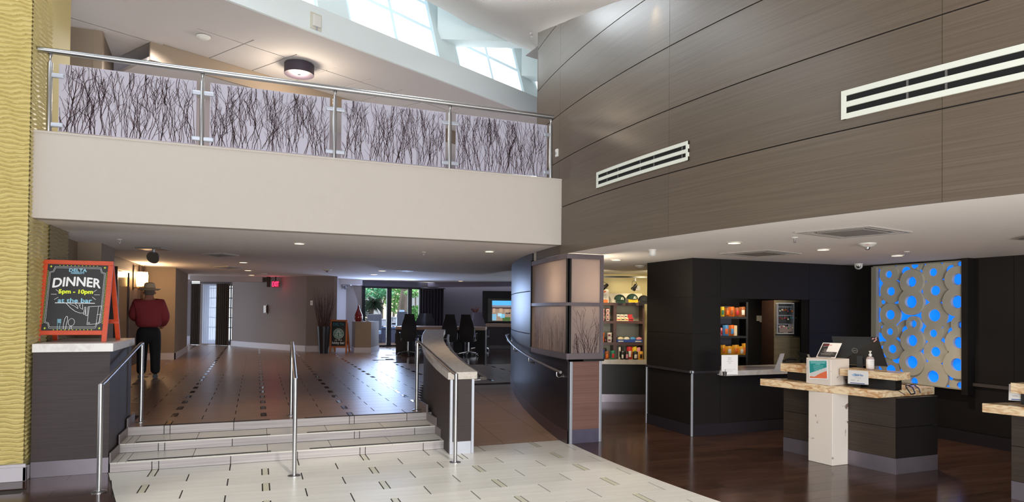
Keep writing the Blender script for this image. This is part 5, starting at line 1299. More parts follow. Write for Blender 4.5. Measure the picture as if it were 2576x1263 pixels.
# cabinet with lit jewellery case
YCB = 9.85
t = thing('cabinet_column', 'tall pale and brown cabinet holding the jewellery case behind the opening', 'cabinet', tuple(Wp(4.2, YCB, 0)))
xa_, xb2 = pX(1948, YCB), pX(2013, YCB)
ltw = tilemat('light_veneer', rgb(112, 98, 70), rgb(132, 118, 88), .5, (2, 2, 70))
zt_ = pz(755.5, YCB, 1980); zm = pz(848, YCB, 1980)
b = MB(); wbox(b, xa_, xb2, YCB, YCB + .02, zm + .003, zt_); b.build('upper_panel', ltw, t)
b = MB(); wbox(b, xa_, xb2, YCB, YCB + .02, .1, zm - .003); b.build('lower_panel', ltw, t)
b = MB(); b.hexa([Wp(xb2, YCB, 0), Wp(xb2 + .12, YCB + .5, 0), Wp(xa_, YCB + .5, 0), Wp(xa_, YCB + .021, 0), Wp(xb2, YCB, zt_), Wp(xb2 + .12, YCB + .5, zt_), Wp(xa_, YCB + .5, zt_), Wp(xa_, YCB + .021, zt_)]); b.build('carcass', tilemat('side_brown', rgb(56, 38, 32), rgb(70, 50, 42), .5, (2, 2, 50)), t)
t = thing('jewellery_case', 'glass case with three rows of dangling earrings, lit from above', 'display case', tuple(onW(1978, 840, YCB - .05)))
Yc = YCB - .09
def cb_(x0, x1, y0, y1, Ya, Yb, name, m): b = MB(); wbox(b, pX(x0, Yc), pX(x1, Yc), Ya, Yb, pz(y1, Yc, 1980), pz(y0, Yc, 1980)); return b.build(name, m, t)
cb_(1956, 2012, 762, 845, YCB - .012, YCB - .002, 'back_board', black_m)
cb_(1956, 1998, 762, 764, Yc, YCB - .013, 'frame_bar', whitep_m); cb_(1956, 1998, 838, 840, Yc, YCB - .013, 'frame_bar', whitep_m); cb_(1956, 1957.5, 764, 838, Yc, YCB - .013, 'frame_bar', steelb_m); cb_(1996.5, 1998, 764, 838, Yc, YCB - .013, 'frame_bar', steelb_m)
cb_(1999, 2012, 760, 846, Yc, YCB - .013, 'side_door', black_m)
b = MB(); b.lathe([(.001, 0), (.008, 0), (.008, .02), (.001, .02)], onW(2003, 800, Yc - .02), 10, w2a(0, 1)); b.build('knob', mat('brass', rgb(200, 170, 100), .3, metal=1), t)
for y in (771.5, 793, 815): cb_(1960, 1995, y, y + 1, Yc + .03, Yc + .036, 'rod', steelb_m)
rj = random.Random(5); cols = [wh_, pkk, red_, ora, crm, grn, colm('magenta', rgb(210, 70, 130)), lbl]
for r, y in enumerate((773, 794, 816)):
    for k in range(7):
        x = 1961.5 + k * 5.3 + rj.uniform(-1, 1); L_ = rj.uniform(7, 13); p0 = onW(x, y, Yc + .025); p1 = onW(x, y + L_ * .55, Yc + .025); p2 = onW(x, y + L_, Yc + .025)
        ci = rj.randrange(8)
        e_ = thing('earring', '%s earring, %s from the left in the %s row of the jewellery case' % (('white', 'pink', 'red', 'orange', 'cream', 'green', 'magenta', 'light blue')[ci], ('first', 'second', 'third', 'fourth', 'fifth', 'sixth', 'seventh')[k], ('top', 'middle', 'lowest')[r]), 'earring', tuple(p0), group='earrings in the jewellery case')
        b = MB(); b.tube([p0, p1], .0022, 5); b.build('hook', steelb_m, e_); rr = rj.uniform(.008, .016)
        b = MB(); b.lathe([(.001, -rr), (rr * .8, -rr * .5), (rr, 0), (rr * .7, rr * .7), (.001, rr)], (p1 + p2) / 2, 8); b.build('pendant', cols[ci], e_, smooth='auto')
        if r == 2 and k in (1, 3, 5):
            c_ = thing('jewellery_card', 'pale card with jewellery, %s in the lowest row of the case' % {1: 'leftmost', 3: 'middle one', 5: 'rightmost'}[k], 'card', tuple(p2), group='cards in the jewellery case'); b = MB(); b.obox(p2 + w2a(0, .015) - Z1 * .01, w2a(.035, 0), w2a(0, .002), Z1 * .055); b.build('card_sheet', mat('case_card', rgb(150, 130, 120), .6), c_)
# sign, tray and holder on the slab
zs = ZPO0 + .069
a1, a2 = onz(1815, 944, zs), onz(1856, 943, zs); fx = (a2 - a1).normalized(); nn = Vector((fx.y, -fx.x, 0)); nn = nn if nn.y < 0 else -nn
hgt = ony(1835, 893, (a1.y + a2.y) / 2).z - zs
t = thing('counter_sign', 'white upright sign asking for deliveries on the white stone shelf', 'sign', tuple(a1))
b = MB(); b.hexa([a1, a2, a2 - nn * .004, a1 - nn * .004] + [p + Z1 * hgt for p in (a1, a2, a2 - nn * .004, a1 - nn * .004)]); o = b.build('sheet', paper_m, t)
b = MB(); w = (a2 - a1).length
for k, s in enumerate(('Please', 'Place', 'Deliveries', 'Here')): put_text(b, s, (.22, .18, .32, .16)[k] * w, .035 * hgt, a1, fx, Z1, nn, .5 * w, (.86 - k * .085) * hgt, lift=.001)
put_text(b, 'Uniforms upstairs to guest', .7 * w, .03 * hgt, a1, fx, Z1, nn, .5 * w, .28 * hgt, lift=.001); put_text(b, 'laundry facility', .4 * w, .03 * hgt, a1, fx, Z1, nn, .5 * w, .2 * hgt, lift=.001)
b.build('lettering', mat('vent_dark', rgb(90, 90, 96), .6), o, fix=False)
b = MB(); c = (a1 + a2) / 2 - nn * .05 + Z1 * .003; b.obox(c, fx * w * .45, nn * .05, Z1 * .003); b.build('stand_foot', mat('acrylic', rgb(190, 190, 196), .2), t)
p = onz(1819, 945, zs); t = thing('metal_cup', 'small dark metal cup in front of the counter sign', 'cup', tuple(p)); b = MB(); b.lathe([(.001, 0), (.020, 0), (.026, .05), (.022, .05), (.018, .006), (.001, .006)], p - CR * .0 + Vector((0, -.03, 0)), 16); b.build('cup_wall', mat('pewter', rgb(90, 88, 86), .35, metal=.8), t, smooth='auto'); b = MB(); b.tube([p + Vector((0, -.03, .01)), p + Vector((.02, -.02, .075))], .003, 6); b.build('pen', ink_m, t)
a1, a2 = onz(1946, 935, zs), onz(1961, 936, zs); a3, a4 = onW(1963, 890, toW(a2).y + .02), onW(1974, 889, toW(a2).y + .02)
t = thing('brochure_holder', 'slanted clear acrylic brochure holder at the right end of the stone shelf', 'holder', tuple(a1))
acr = mat('acrylic', None)
plate(t, a3, a4, a2, a1, acr, 'slanted_plate'); b = MB(); b.hexa([a1, a2, a2 + w2a(.05, .05), a1 + w2a(.05, .05)] + [p + Z1 * .03 for p in (a1, a2, a2 + w2a(.05, .05), a1 + w2a(.05, .05))]); b.build('holder_base', acr, t)

# frosted window band of the drum wall
wn = MB(); 
fw = thing('frosted_window', 'frosted glass window with twig print wrapping the end of the drum wall', 'window', (3.7, 7.6, ZW0)); fw['kind'] = 'structure'
del fw['category']
frost = mat('frosted_brown', rgb(160, 148, 148), .35)
nt = frost.node_tree; out = nt.nodes['Material Output']; bs = nt.nodes['Principled BSDF']
tl = nt.nodes.new('ShaderNodeBsdfTranslucent'); tl.inputs[0].default_value = rgb(190, 178, 172)
ms = nt.nodes.new('ShaderNodeMixShader'); ms.inputs[0].default_value = .6
nt.links.new(bs.outputs[0], ms.inputs[1]); nt.links.new(tl.outputs[0], ms.inputs[2]); nt.links.new(ms.outputs[0], out.inputs['Surface'])
ZMID = 1.735
for z0, z1 in ((ZW0 + .07, ZMID), (ZMID, ZW1 - .05)):
    b = MB(); arc_panel(b, YW0 + .01, YW1 - .03, z0, z1, DR + .006, DR - .004, 14); b.build('pane', frost, fw, smooth='auto')
    b = MB(); b.box((3.64, YW0 - .004, z0), (4.05, YW0 + .006, z1)); b.build('pane', frost, fw)
for z0, z1 in ((ZW0 - .004, ZW0 + .07), (ZMID - .02, ZMID + .02), (ZW1 - .06, ZW1)):
    b = MB(); arc_panel(b, YW0 - .012, YW1, z0, z1, DR + .025, DR - .02, 14); b.build('frame_rail', frame_m, fw, smooth='auto')
    b = MB(); b.box((3.61, YW0 - .02, z0), (4.08, YW0 + .02, z1)); b.build('frame_rail', frame_m, fw)
b = MB(); arc_panel(b, YW1 - .03, YW1 + .01, ZW0 - .03, ZW1 + .02, DR + .03, DR - .02, 2); b.build('frame_post', black_m, fw)
b = MB(); b.box((3.585, YW0 - .006, ZW0), (3.642, YW0 + .03, ZW1 - .01)); b.build('frame_post', black_m, fw)
b = MB(); b.box((4.045, YW0 - .022, ZW0 - .004), (4.09, YW0 + .04, ZW1)); b.build('frame_post', frame_m, fw)
b = MB(); arc_panel(b, YW0 - .006, YW0 + .012, ZW0, ZW1 - .01, DR + .008, DR - .01, 1); b.build('frame_post', black_m, fw)
tw = MB(); O = Vector((3.66, YW0 - .0045, ZW0 + .07)); rnd = random.Random(11)
for k in range(24): twig(tw, O, Vector((1, 0, 0)), Z1, Vector((0, -1, 0)), rnd.uniform(.01, .37), .003, rnd.choice((.2, .25, .3, .35, .55)), rnd.uniform(.004, .007), rnd, (.002, .38), (0, .58), 0, rnd.uniform(-.35, .35))
tw.build('twig_print', twig_m, fw, kind='stuff', fix=False)
tw = MB(); tmp = MB(); gm = mat('twig_print_faint', rgb(84, 62, 66), .5)
for k in range(70): twig(tmp, Vector((0, 0, 0)), Vector((1, 0, 0)), Z1, Vector((0, -1, 0)), rnd.uniform(.01, YW1 - YW0 - .08), .003, rnd.uniform(.15, .5), rnd.uniform(.004, .007), rnd, (.002, YW1 - YW0 - .07), (0, .6), 0, rnd.uniform(-.15, .15))
for v in tmp.v: yv = YW1 - .04 - v.x; v2 = Vector((arcx(yv, DR + .0075), yv, v.z + ZW0 + .07)); v.x, v.y, v.z = v2
tmp.build('twig_print', gm, fw, kind='stuff', fix=False)
b = MB(); b.box((3.75, YW0 + .3, ZW1 + .0), (4.0, 8.6, HC)) if False else None

# =================================================================== HALL AND FAR ROOM
def vw(mb, P, Q, z0, z1, t=.1, off=0):
    P = Vector((P.x, P.y, 0)); Q = Vector((Q.x, Q.y, 0)); d = (Q - P).normalized(); n = Vector((-d.y, d.x, 0))
    P = P + n * off; Q = Q + n * off; n = n * t
    mb.hexa([P + Z1 * z0, Q + Z1 * z0, Q + n + Z1 * z0, P + n + Z1 * z0, P + Z1 * z1, Q + Z1 * z1, Q + n + Z1 * z1, P + n + Z1 * z1]); return mb
U = lambda x, y: onz(x, y, ZU)
# left side: recess, pilaster, lift wall, return wall
b = MB(); vw(b, Vector((-2.2, 8.6, 0)), Vector((-2.2, 10.0, 0)), ZU, ZF); struct('wall_hall', b, tan_m)
b = MB(); b.box((-2.4, 10.0, ZU), (-1.93, 10.85, ZF)); struct('wall_hall', b, tan_m)
b = MB(); b.box((-2.75, 10.85, ZU), (-2.63, 18.7, ZF)); lift = struct('wall_hall', b, mat('lift_wall', rgb(58, 48, 48), .5))
b = MB(); b.box((-2.75, 18.7, ZU), (-1.95, 21.9, ZF)); struct('wall_hall', b, tan_m)
b = MB(); b.box((-2.66, 18.67, ZU), (-1.92, 18.70, ZU + .17)).box((-1.95, 18.67, ZU), (-1.92, 21.9, ZU + .17)); struct('baseboard_hall', b, base_m)
# lift doors and a framed mirror on the lift wall, two glowing sconces
def onL(x, y): return onx(x, y, -2.62)
def lift_frame(x0, x1, y0, y1, z0, z1, name, label, inner, cat, w=.07):
    ya, yb = onL(x0, y0).y, onL(x1, y0).y
    t = thing(name, label, cat, (-2.62, (ya + yb) / 2, z0))
    fm = mat('bronze_frame', rgb(70, 54, 48), .3, metal=.7)
    for (a, c, d, e_) in ((ya, ya + w, z0, z1), (yb - w, yb, z0, z1), (ya + w, yb - w, z1 - w, z1)):
        b = MB(); b.box((-2.625, a, d), (-2.58, c, e_)); b.build('frame', fm, t)
    b = MB(); b.box((-2.628, ya + w, z0), (-2.60, yb - w, z1 - w)); b.build(inner, mat('dark_mirror', rgb(44, 40, 46), .12, metal=.8), t)
    return t
lift_frame(290, 322, 700, 700, ZU + .001, 2.45, 'lift_door', 'dark bronze lift door frame left of the glowing sconces', 'door_leaf', 'door')
lift_frame(356, 382, 700, 700, 1.1, 2.52, 'wall_mirror', 'tall dark framed mirror on the wall behind the man in the red shirt', 'mirror_pane', 'mirror')
lampm = mat('sconce_glass', rgb(255, 226, 170), .4, emis=5, ecol=rgb(255, 200, 120))
SC_P = []
for x, l in ((333, 'glowing glass sconce nearer the lift door'), (350, 'glowing glass sconce nearer the framed mirror')):
    p = onL(x, 702) if x > 340 else onL(x + 3, 702); p = Vector((-2.50, p.y, p.z)); SC_P.append(p)
    t = thing('wall_sconce', l, 'wall light', tuple(p)); h = .17
    b = MB(); b.lathe([(.055, -h), (.07, -h * .5), (.07, h * .5), (.06, h), (.05, h), (.05, -h)], p, 18); b.build('glass_shade', lampm, t, smooth='auto')
    b = MB(); b.box((-2.625, p.y - .03, p.z - .25), (-2.61, p.y + .03, p.z + .33)).tube([(-2.61, p.y, p.z - .2), (-2.5, p.y, p.z - .2), (-2.5, p.y, p.z - .12)], .01, 6).tube([(-2.5, p.y, p.z + .1), (-2.5, p.y, p.z + .33)], .006, 6).tube([(-2.61, p.y, p.z + .3), (-2.5, p.y, p.z + .3)], .006, 6); b.build('bracket', mat('bronze_frame', None), t)
# far left: window bay with sheers
q0, q1 = U(440, 871), U(469, 866); far_z = 2.55
day_m = mat('sheer_curtain', rgb(196, 204, 226), .8)
nt = day_m.node_tree; out = nt.nodes['Material Output']; bs = nt.nodes['Principled BSDF']
tl = nt.nodes.new('ShaderNodeBsdfTranslucent'); tl.inputs[0].default_value = rgb(214, 222, 240)
tp = nt.nodes.new('ShaderNodeBsdfTransparent')
ms = nt.nodes.new('ShaderNodeMixShader'); ms.inputs[0].default_value = .8
ms2 = nt.nodes.new('ShaderNodeMixShader'); ms2.inputs[0].default_value = .12
nt.links.new(bs.outputs[0], ms.inputs[1]); nt.links.new(tl.outputs[0], ms.inputs[2]); nt.links.new(ms.outputs[0], ms2.inputs[1]); nt.links.new(tp.outputs[0], ms2.inputs[2]); nt.links.new(ms2.outputs[0], out.inputs['Surface'])
curt_m = mat('drape_brown', rgb(66, 54, 46), .85, noise=.1, nscale=(4, 4, 4))
def curtain(t, P, Q, z0, z1, m, name, folds, amp=.05):
    P = Vector((P.x, P.y, 0)); Q = Vector((Q.x, Q.y, 0)); d = Q - P; n = Vector((-d.y, d.x, 0)).normalized(); N_ = folds * 8
    b = MB(); vv = []
    for i in range(N_ + 1):
        p = P + d * i / N_ + n * amp * math.sin(2 * PI * i / 8) * (.8 + .2 * math.sin(i * .7)); vv += [p + Z1 * z0, p + n * amp * .2 + Z1 * z1]
    b.add(vv, [(2 * i, 2 * i + 2, 2 * i + 3, 2 * i + 1) for i in range(N_)]); return b.build(name, m, t, smooth=True, fix=False)
t = thing('sheer_curtain', 'pale blue sheer curtain in the narrow far left window', 'curtain', tuple(U(460, 868)))
curtain(t, q0, q1, ZU + .02, 2.5, day_m, 'sheer', 5, .03)
for (x0, x1, y0, y1, l) in ((455, 460.5, 755, 776, 'small dark picture frame hanging in front of the far left sheer curtain, upper one'), (450, 462.5, 785, 813, 'larger dark picture frame hanging in front of the far left sheer curtain')):
    Yf = toW(q0.lerp(q1, .5)).y - .35
    t = thing('picture_frame', l, 'picture frame', tuple(onW((x0 + x1) / 2, y1, Yf)))
    a, c = W_(x0, y1, Yf), W_(x1, y0, Yf); w_ = .035
    b = MB(); wbox(b, a.x, c.x, Yf, Yf + .02, a.z, a.z + w_); wbox(b, a.x, c.x, Yf, Yf + .02, c.z - w_, c.z); wbox(b, a.x, a.x + w_, Yf, Yf + .02, a.z, c.z); wbox(b, c.x - w_, c.x, Yf, Yf + .02, a.z, c.z); b.build('frame_bars', black_m, t)
    b = MB(); wbox(b, a.x + w_, c.x - w_, Yf + .008, Yf + .012, a.z + w_, c.z - w_); b.build('picture_sheet', mat('picture_pale', rgb(170, 180, 205), .5), t)
b = MB(); p0, p1 = U(468, 866), U(478, 866); vw(b, p0, p1, ZU, ZF); struct('wall_far', b, taupe_m)
b = MB(); vw(b, p0, p1, ZU, ZU + .3, .02, -.03); struct('baseboard_far', b, base_m)
# curtained window
c0, c1 = U(478, 867), U(578, 870)
t = thing('curtains', 'pair of brown drapes with a pale sheer curtain between them', 'curtain', tuple(c0.lerp(c1, .5)))
L_ = lambda s: c0.lerp(c1, s)
zct = 2.5
curtain(t, L_(0), L_(.24), ZU + .01, zct, curt_m, 'drape', 5, .07); curtain(t, L_(.64), L_(.97), ZU + .01, zct, curt_m, 'drape', 6, .07)
nrm = Vector((-(c1 - c0).y, (c1 - c0).x, 0)).normalized()
curtain(t, L_(.22) + nrm * .15, L_(.66) + nrm * .15, ZU + .04, zct - .02, day_m, 'sheer', 9, .04)
b = MB(); b.tube([L_(-.02) + Z1 * (zct + .03 - ZU) + nrm * .0, L_(1.0) + Z1 * (zct + .03 - ZU)], .015, 8); b.build('curtain_rod', black_m, t)
# slim window strip right of the drapes with glazing bars
w0, w1 = L_(.93) + nrm * .5, L_(1.06) + nrm * .5
wn = MB(); vw(wn, L_(-.1), L_(.1), ZU, ZF, .08, .62); vw(wn, L_(.1), L_(1.0), 2.44, ZF, .08, .62); vw(wn, L_(.1), L_(1.0), ZU, ZU + .12, .08, .62); struct('wall_far', wn, taupe_m)
wi = MB()
win1 = None
for k in range(5):
    z = .9 + k * .36; vw(wi, L_(.1), L_(1.04), z, z + .03, .04, .60)
for s in (.1, .4, .7, 1.0): vw(wi, L_(s) , L_(s + .02), ZU, 2.44, .04, .60)
struct('window_1', wi, black_m)
# walls of the hall, left to right
b = MB(); h0, h1, h2, h3 = U(582, 870), U(647.6, 875.7), U(769, 884.5), U(846, 885)
for P, Q in ((h0, h1), (h1, h2), (h2, h3)): vw(b, P, Q, ZU, ZF)
struct('wall_far', b, taupe_m)
b = MB()
for P, Q in ((h0, h1), (h1, h2), (h2, h3)): vw(b, P, Q, ZU, ZU + .16, .025, -.026); vw(b, P, Q, ZU + .16, ZU + .18, .018, -.019)
struct('baseboard_far', b, base_m)
h4 = U(846, 879); h5 = U(869, 876); h6 = U(906, 875)
b = MB(); vw(b, h3, h4, ZU, ZF); vw(b, h4, h5, ZU, ZF); vw(b, h5, h6, ZU, ZF); vw(b, h6, U(909, 873.5), ZU, ZF); struct('wall_far', b, taupe_m)
# patio doors
d0, d1 = U(909, 873.6), U(1060, 870.2); dd = (d1 - d0); dn = Vector((-dd.y, dd.x, 0)).normalized()
DZ = 2.46
D_ = lambda s: d0 + dd * s
door = MB()
dfrm = mat('door_black', rgb(16, 14, 18), .35)
def px2s(x): return (x - 909) / (1060 - 909)
vw(door, D_(0), D_(px2s(917)), ZU, DZ, .09); 
for a, c in ((970.5, 981.5), (1024, 1034), (1053, 1060)): vw(door, D_(px2s(a)), D_(px2s(c)), ZU, DZ, .09)
vw(door, D_(0), D_(1), DZ - .07, DZ, .1); vw(door, D_(0), D_(1), ZU, ZU + .06, .1)
dr = struct('door_1', door, dfrm)
for a, c in ((917, 970.5), (981.5, 1024), (1034, 1053)):
    g = MB(); vw(g, D_(px2s(a)), D_(px2s(c)), ZU + .06, DZ - .07, .008, .04); g.build('glass_pane', glass_m, dr)
b = MB(); b.tube([D_(px2s(984)) - dn * .05 + Z1 * .9, D_(px2s(984)) - dn * .05 + Z1 * 1.3], .012, 6); b.build('door_handle', steel_m, dr)
b = MB(); vw(b, D_(0), D_(1.0), DZ, ZF, .1); struct('wall_far', b, mat('far_blue_grey', rgb(104, 102, 120), .8))
t = thing('drapes', 'dark plum drapes gathered right of the patio doors', 'curtain', tuple(D_(1.1)))
curtain(t, D_(1.0) - dn * .1, D_(1.34) - dn * .25, ZU + .01, 2.42, mat('drape_plum', rgb(48, 38, 48), .85), 'drape', 7, .06)
b = MB(); b.tube([D_(.95) - dn * .1 + Z1 * 2.14, D_(1.36) - dn * .25 + Z1 * 2.14], .018, 8); b.build('curtain_rod', steel_m, t)
# right wall of the far room
r0, r1, r2 = D_(1.0), U(1112, 868), U(1320, 865)
b = MB(); vw(b, r0, r1, ZU, ZF); vw(b, r1, r2, ZU, ZF); struct('wall_far', b, purple_m)
# dropped beams under the far ceiling
bm_m = mat('beam_plaster', rgb(176, 166, 166), .85)
def beam2(x0, y0, x1, y1, yb0, zlo, name='trim_3', m=bm_m):
    P, Q = onz(x0, y0, ZF), onz(x1, y1, ZF); b = MB(); vw(b, P, Q, zlo, ZF - .001, .5); struct(name, b, m)
beam2(478, 693, 660, 697, 0, 2.50); beam2(774, 697.5, 912, 703, 0, 2.46, 'trim_4'); beam2(912, 712, 1048, 713, 0, 2.55, 'trim_5', mat('far_blue_grey', None)); beam2(1048, 711, 1310, 708.5, 0, 2.50, 'trim_6', mat('beam_violet', rgb(140, 132, 150), .85))
# exit sign
Yx = toW(h1.lerp(h2, .35)).y - .35
a, c = W_(683.5, 723, Yx), W_(702.5, 706.5, Yx)
t = thing('exit_sign', 'red glowing EXIT sign hanging from the hall ceiling', 'exit sign', tuple(Wp((a.x + c.x) / 2, Yx, a.z)))
b = MB(); wbox(b, a.x, c.x, Yx, Yx + .04, a.z, c.z); b.build('housing', mat('sign_dark', rgb(60, 20, 26), .5, emis=.12, ecol=(.5, .02, .06, 1)), t)
b = MB(); put_text(b, 'EXIT', (c.x - a.x) * .88, (c.z - a.z) * .72, Wp((a.x + c.x) / 2, Yx, (a.z + c.z) / 2), w2a(1, 0), Z1, w2a(0, -1), lift=.004, bold=.003); b.build('lettering', mat('exit_red', (1, .03, .12, 1), .5, emis=2.2, ecol=(1, .03, .12, 1)), t, fix=False)
b = MB(); b.tube([Wp((a.x + c.x) / 2, Yx + .02, c.z), Wp((a.x + c.x) / 2, Yx + .02, ZF)], .02, 8); b.build('stem', black_m, t)
EXP = Wp((a.x + c.x) / 2, Yx - .15, (a.z + c.z) / 2)
t = thing('speaker', 'small dark box beside the exit sign', 'speaker', tuple(onW(674, 718, Yx))); a, c = W_(671, 722, Yx), W_(677, 710, Yx); b = MB(); wbox(b, a.x, c.x, Yx, Yx + .12, a.z, ZF - .002); b.build('housing', black_m, t); b = MB(); wbox(b, a.x + .01, c.x - .01, Yx - .003, Yx - .001, a.z + .02, c.z); b.build('grille', ink_m, t)
# metal sconce on the hall wall
P = h1.lerp(h2, .2); dW = (h2 - h1).normalized(); nW = Vector((dW.y, -dW.x, 0)); nW = nW if nW.y < 0 else -nW
O_ = Vector((0, 0, EYE))
def on_wall(x, y, A_, n_): d = ray(x, y); k = (A_ - O_).dot(n_) / d.dot(n_); return O_ + d * k
p = on_wall(672, 778, h1, nW); t = thing('wall_sconce', 'unlit chrome half-tube sconce on the grey hall wall', 'wall light', tuple(p))
b = MB(); b.lathe([(.001, -.12), (.055, -.12), (.055, .12), (.001, .12)], p + nW * .06, 16); b.build('metal_shade', steel_m, t, smooth='auto'); b = MB(); b.obox(p + nW * .01, dW * .03, nW * .01, Z1 * .16); b.build('back_plate', black_m, t)
p = on_wall(785, 762, h2, nW)
t = thing('wall_switch', 'small pale switch plate on the wall left of the twig planter', 'switch', tuple(p)); b = MB(); b.obox(p + nW * .02, dW * .05, nW * .006, Z1 * .07); b.build('plate', whitep_m, t); b = MB(); b.obox(p + nW * .03, dW * .012, nW * .006, Z1 * .02); b.build('rocker', mat('vent_grey', None), t)
# planter with dry twigs
p = U(814, 886); pw = toW(p); PY = pw.y - .5; pb_ = W_(814, 887, PY)
c = Wp(pb_.x, PY, ZU)
t = thing('twig_planter', 'tall tapered black planter with bare brown twigs against the hall wall', 'planter', tuple(c))
hP = W_(812, 821, PY).z - ZU; r0_, r1_ = .135, .195
b = MB(); b.lathe([(.001, 0), (r0_, .001), (r1_, hP), (r1_ - .02, hP), (r0_ - .02, .05), (.001, .05)], c, 24); b.build('pot', mat('pot_black', rgb(26, 24, 30), .4), t, smooth='auto')
tw = MB(); rnd = random.Random(21)
for k in range(60):
    a = rnd.uniform(0, 2 * PI); r = rnd.uniform(0, r1_ - .04); base = c + Vector((r * math.cos(a), r * math.sin(a), hP * .7)); hgt = rnd.uniform(.8, 1.55) * .92; lean = rnd.uniform(.02, .26)
    pts = []; 
    for j in range(6): s = j / 5; pts.append(base + Vector((math.cos(a), math.sin(a), 0)) * lean * s * 1.2 * hgt + Z1 * (hgt * s) + Vector((rnd.uniform(-.02, .02), rnd.uniform(-.02, .02), 0)))
    tw.tube(pts, .006, 4, radii=[.008, .007, .006, .005, .004, .002])
tw.build('twigs', mat('dry_twig', rgb(70, 44, 38), .8), t, kind='stuff', fix=False)
# coffee sandwich board
Yb = toW(U(850, 888)).y
def WB(x, y, Y=None): return onW(x, y, Y or Yb)
BL, BR = WB(828.5, 887), WB(872.5, 887); BL.z = BR.z = ZU + .001
ytop = .18
TLp, TRp = onW(829.5, 804.5, Yb + ytop), onW(875, 804.5, Yb + ytop)
t = thing('sandwich_board', 'wooden chalkboard advertising coffee at the lobby bar', 'sign', tuple((BL + BR) / 2))
RLp, RRp = BL + w2a(.02, .5), BR + w2a(-.02, .5)
slate, S, X, Yv, N, w, h = sandwich_board(t, BL, BR, TLp, TRp, RLp, RRp, pine_m, .16, 0, fw=.05)
wh = MB(); bl = MB()
put_text(bl, 'DELTA', .75 * w, .11 * h, S, X, Yv, N, .5 * w, .88 * h, bold=.003)
put_text(wh, 'at the', .5 * w, .06 * h, S, X, Yv, N, .5 * w, .25 * h, bold=.001); put_text(wh, 'lobby bar', .88 * w, .13 * h, S, X, Yv, N, .5 * w, .12 * h, bold=.002)
gr = MB(); put_poly(gr, circ_pts(.5 * w, .50 * h, .36 * w, n=28)[:-1], S, X, Yv, N, .0010)
put_line(gr, circ_pts(.5 * w, .52 * h, .44 * w, n=20, a0=.25, a1=PI - .25), .008, S, X, Yv, N, .001)
R_ = .36 * w
for rr, wd in ((1.0, .012), (.70, .010)): put_line(wh, circ_pts(.5 * w, .50 * h, R_ * rr, n=32), wd, S, X, Yv, N, .0016)
for k in range(26):
    a = 2 * PI * k / 26 + .1
    if k % 13 in (0,): continue
    cx, cy = .5 * w + R_ * .85 * math.cos(a), .50 * h + R_ * .85 * math.sin(a); put_line(wh, [(cx - .010 * math.cos(a), cy - .010 * math.sin(a)), (cx + .010 * math.cos(a), cy + .010 * math.sin(a))], .009, S, X, Yv, N, .0016)
# crowned figure with wavy hair drawn as chalk strokes
g = lambda u, v: (.5 * w + R_ * u, .50 * h + R_ * v)
put_line(wh, [g(-.15, .42), g(-.18, .6), g(-.07, .5), g(0, .65), g(.07, .5), g(.18, .6), g(.15, .42)], .010, S, X, Yv, N, .0016)
put_line(wh, circ_pts(.5 * w, .5 * h + R_ * .25, R_ * .13, n=12), .009, S, X, Yv, N, .0016)
for s in (-1, 1):
    for q in (.24, .36, .5): put_line(wh, [g(s * q * .5, .4), g(s * q, .2), g(s * (q - .05), 0), g(s * (q + .05), -.25), g(s * q, -.45)], .010, S, X, Yv, N, .0016)
    put_line(wh, [g(s * .1, -.1), g(s * .2, -.35), g(s * .1, -.6)], .012, S, X, Yv, N, .0016)
gr.build('green_emblem', mat('chalk_green', rgb(40, 110, 92), .8), slate, fix=False, label='round green chalk emblem'); wh.build('chalk_lettering', mat('chalk_far', rgb(220, 226, 220), .8), slate, fix=False); bl.build('chalk_lettering', mat('chalk_teal', rgb(60, 120, 130), .8), slate, fix=False, label='teal chalk lettering')
# pedestal block and red vase
Yp = toW(U(892, 886.5)).y - .2
a, c_ = W_(893, 887, Yp), W_(933, 809.5, Yp)
t = thing('pedestal', 'taupe boxed pedestal with white plinth beside the patio doors', 'pedestal', tuple(Wp((a.x + c_.x) / 2, Yp, ZU)))
zp = c_.z
b = MB(); b.hexa([Wp(a.x, Yp, ZU + .16), Wp(c_.x, Yp + .05, ZU + .16), Wp(c_.x, Yp + 1.2, ZU + .16), Wp(a.x - .3, Yp + .8, ZU + .16), Wp(a.x, Yp, zp), Wp(c_.x, Yp + .05, zp), Wp(c_.x, Yp + 1.2, zp), Wp(a.x - .3, Yp + .8, zp)]); b.build('box_body', tan_m, t)
b = MB(); b.hexa([Wp(a.x - .02, Yp - .02, ZU), Wp(c_.x + .02, Yp + .03, ZU), Wp(c_.x + .02, Yp + 1.2, ZU), Wp(a.x - .32, Yp + .8, ZU), Wp(a.x - .02, Yp - .02, ZU + .16), Wp(c_.x + .02, Yp + .03, ZU + .16), Wp(c_.x + .02, Yp + 1.2, ZU + .16), Wp(a.x - .32, Yp + .8, ZU + .16)]); b.build('plinth', base_m, t)
p = W_(901.5, 809.5, Yp + .35); c = Wp(p.x, Yp + .35, zp + .001); hv = W_(901.5, 768, Yp + .35).z - zp
t = thing('vase', 'glossy red teardrop vase with a narrow neck on the pedestal', 'vase', tuple(c))
prof = [(.001, 0), (.09, .002), (.125, .08 * hv / .5), (.132, .14 * hv / .5), (.115, .22 * hv / .5), (.075, .31 * hv / .5), (.040, .39 * hv / .5), (.030, .46 * hv / .5), (.032, hv), (.022, hv), (.02, hv * .9), (.001, hv * .9)]
b = MB(); b.lathe(prof, c, 28); b.build('vase_body', mat('vase_red', rgb(120, 22, 18), .08, coat=.5), t, smooth='auto')
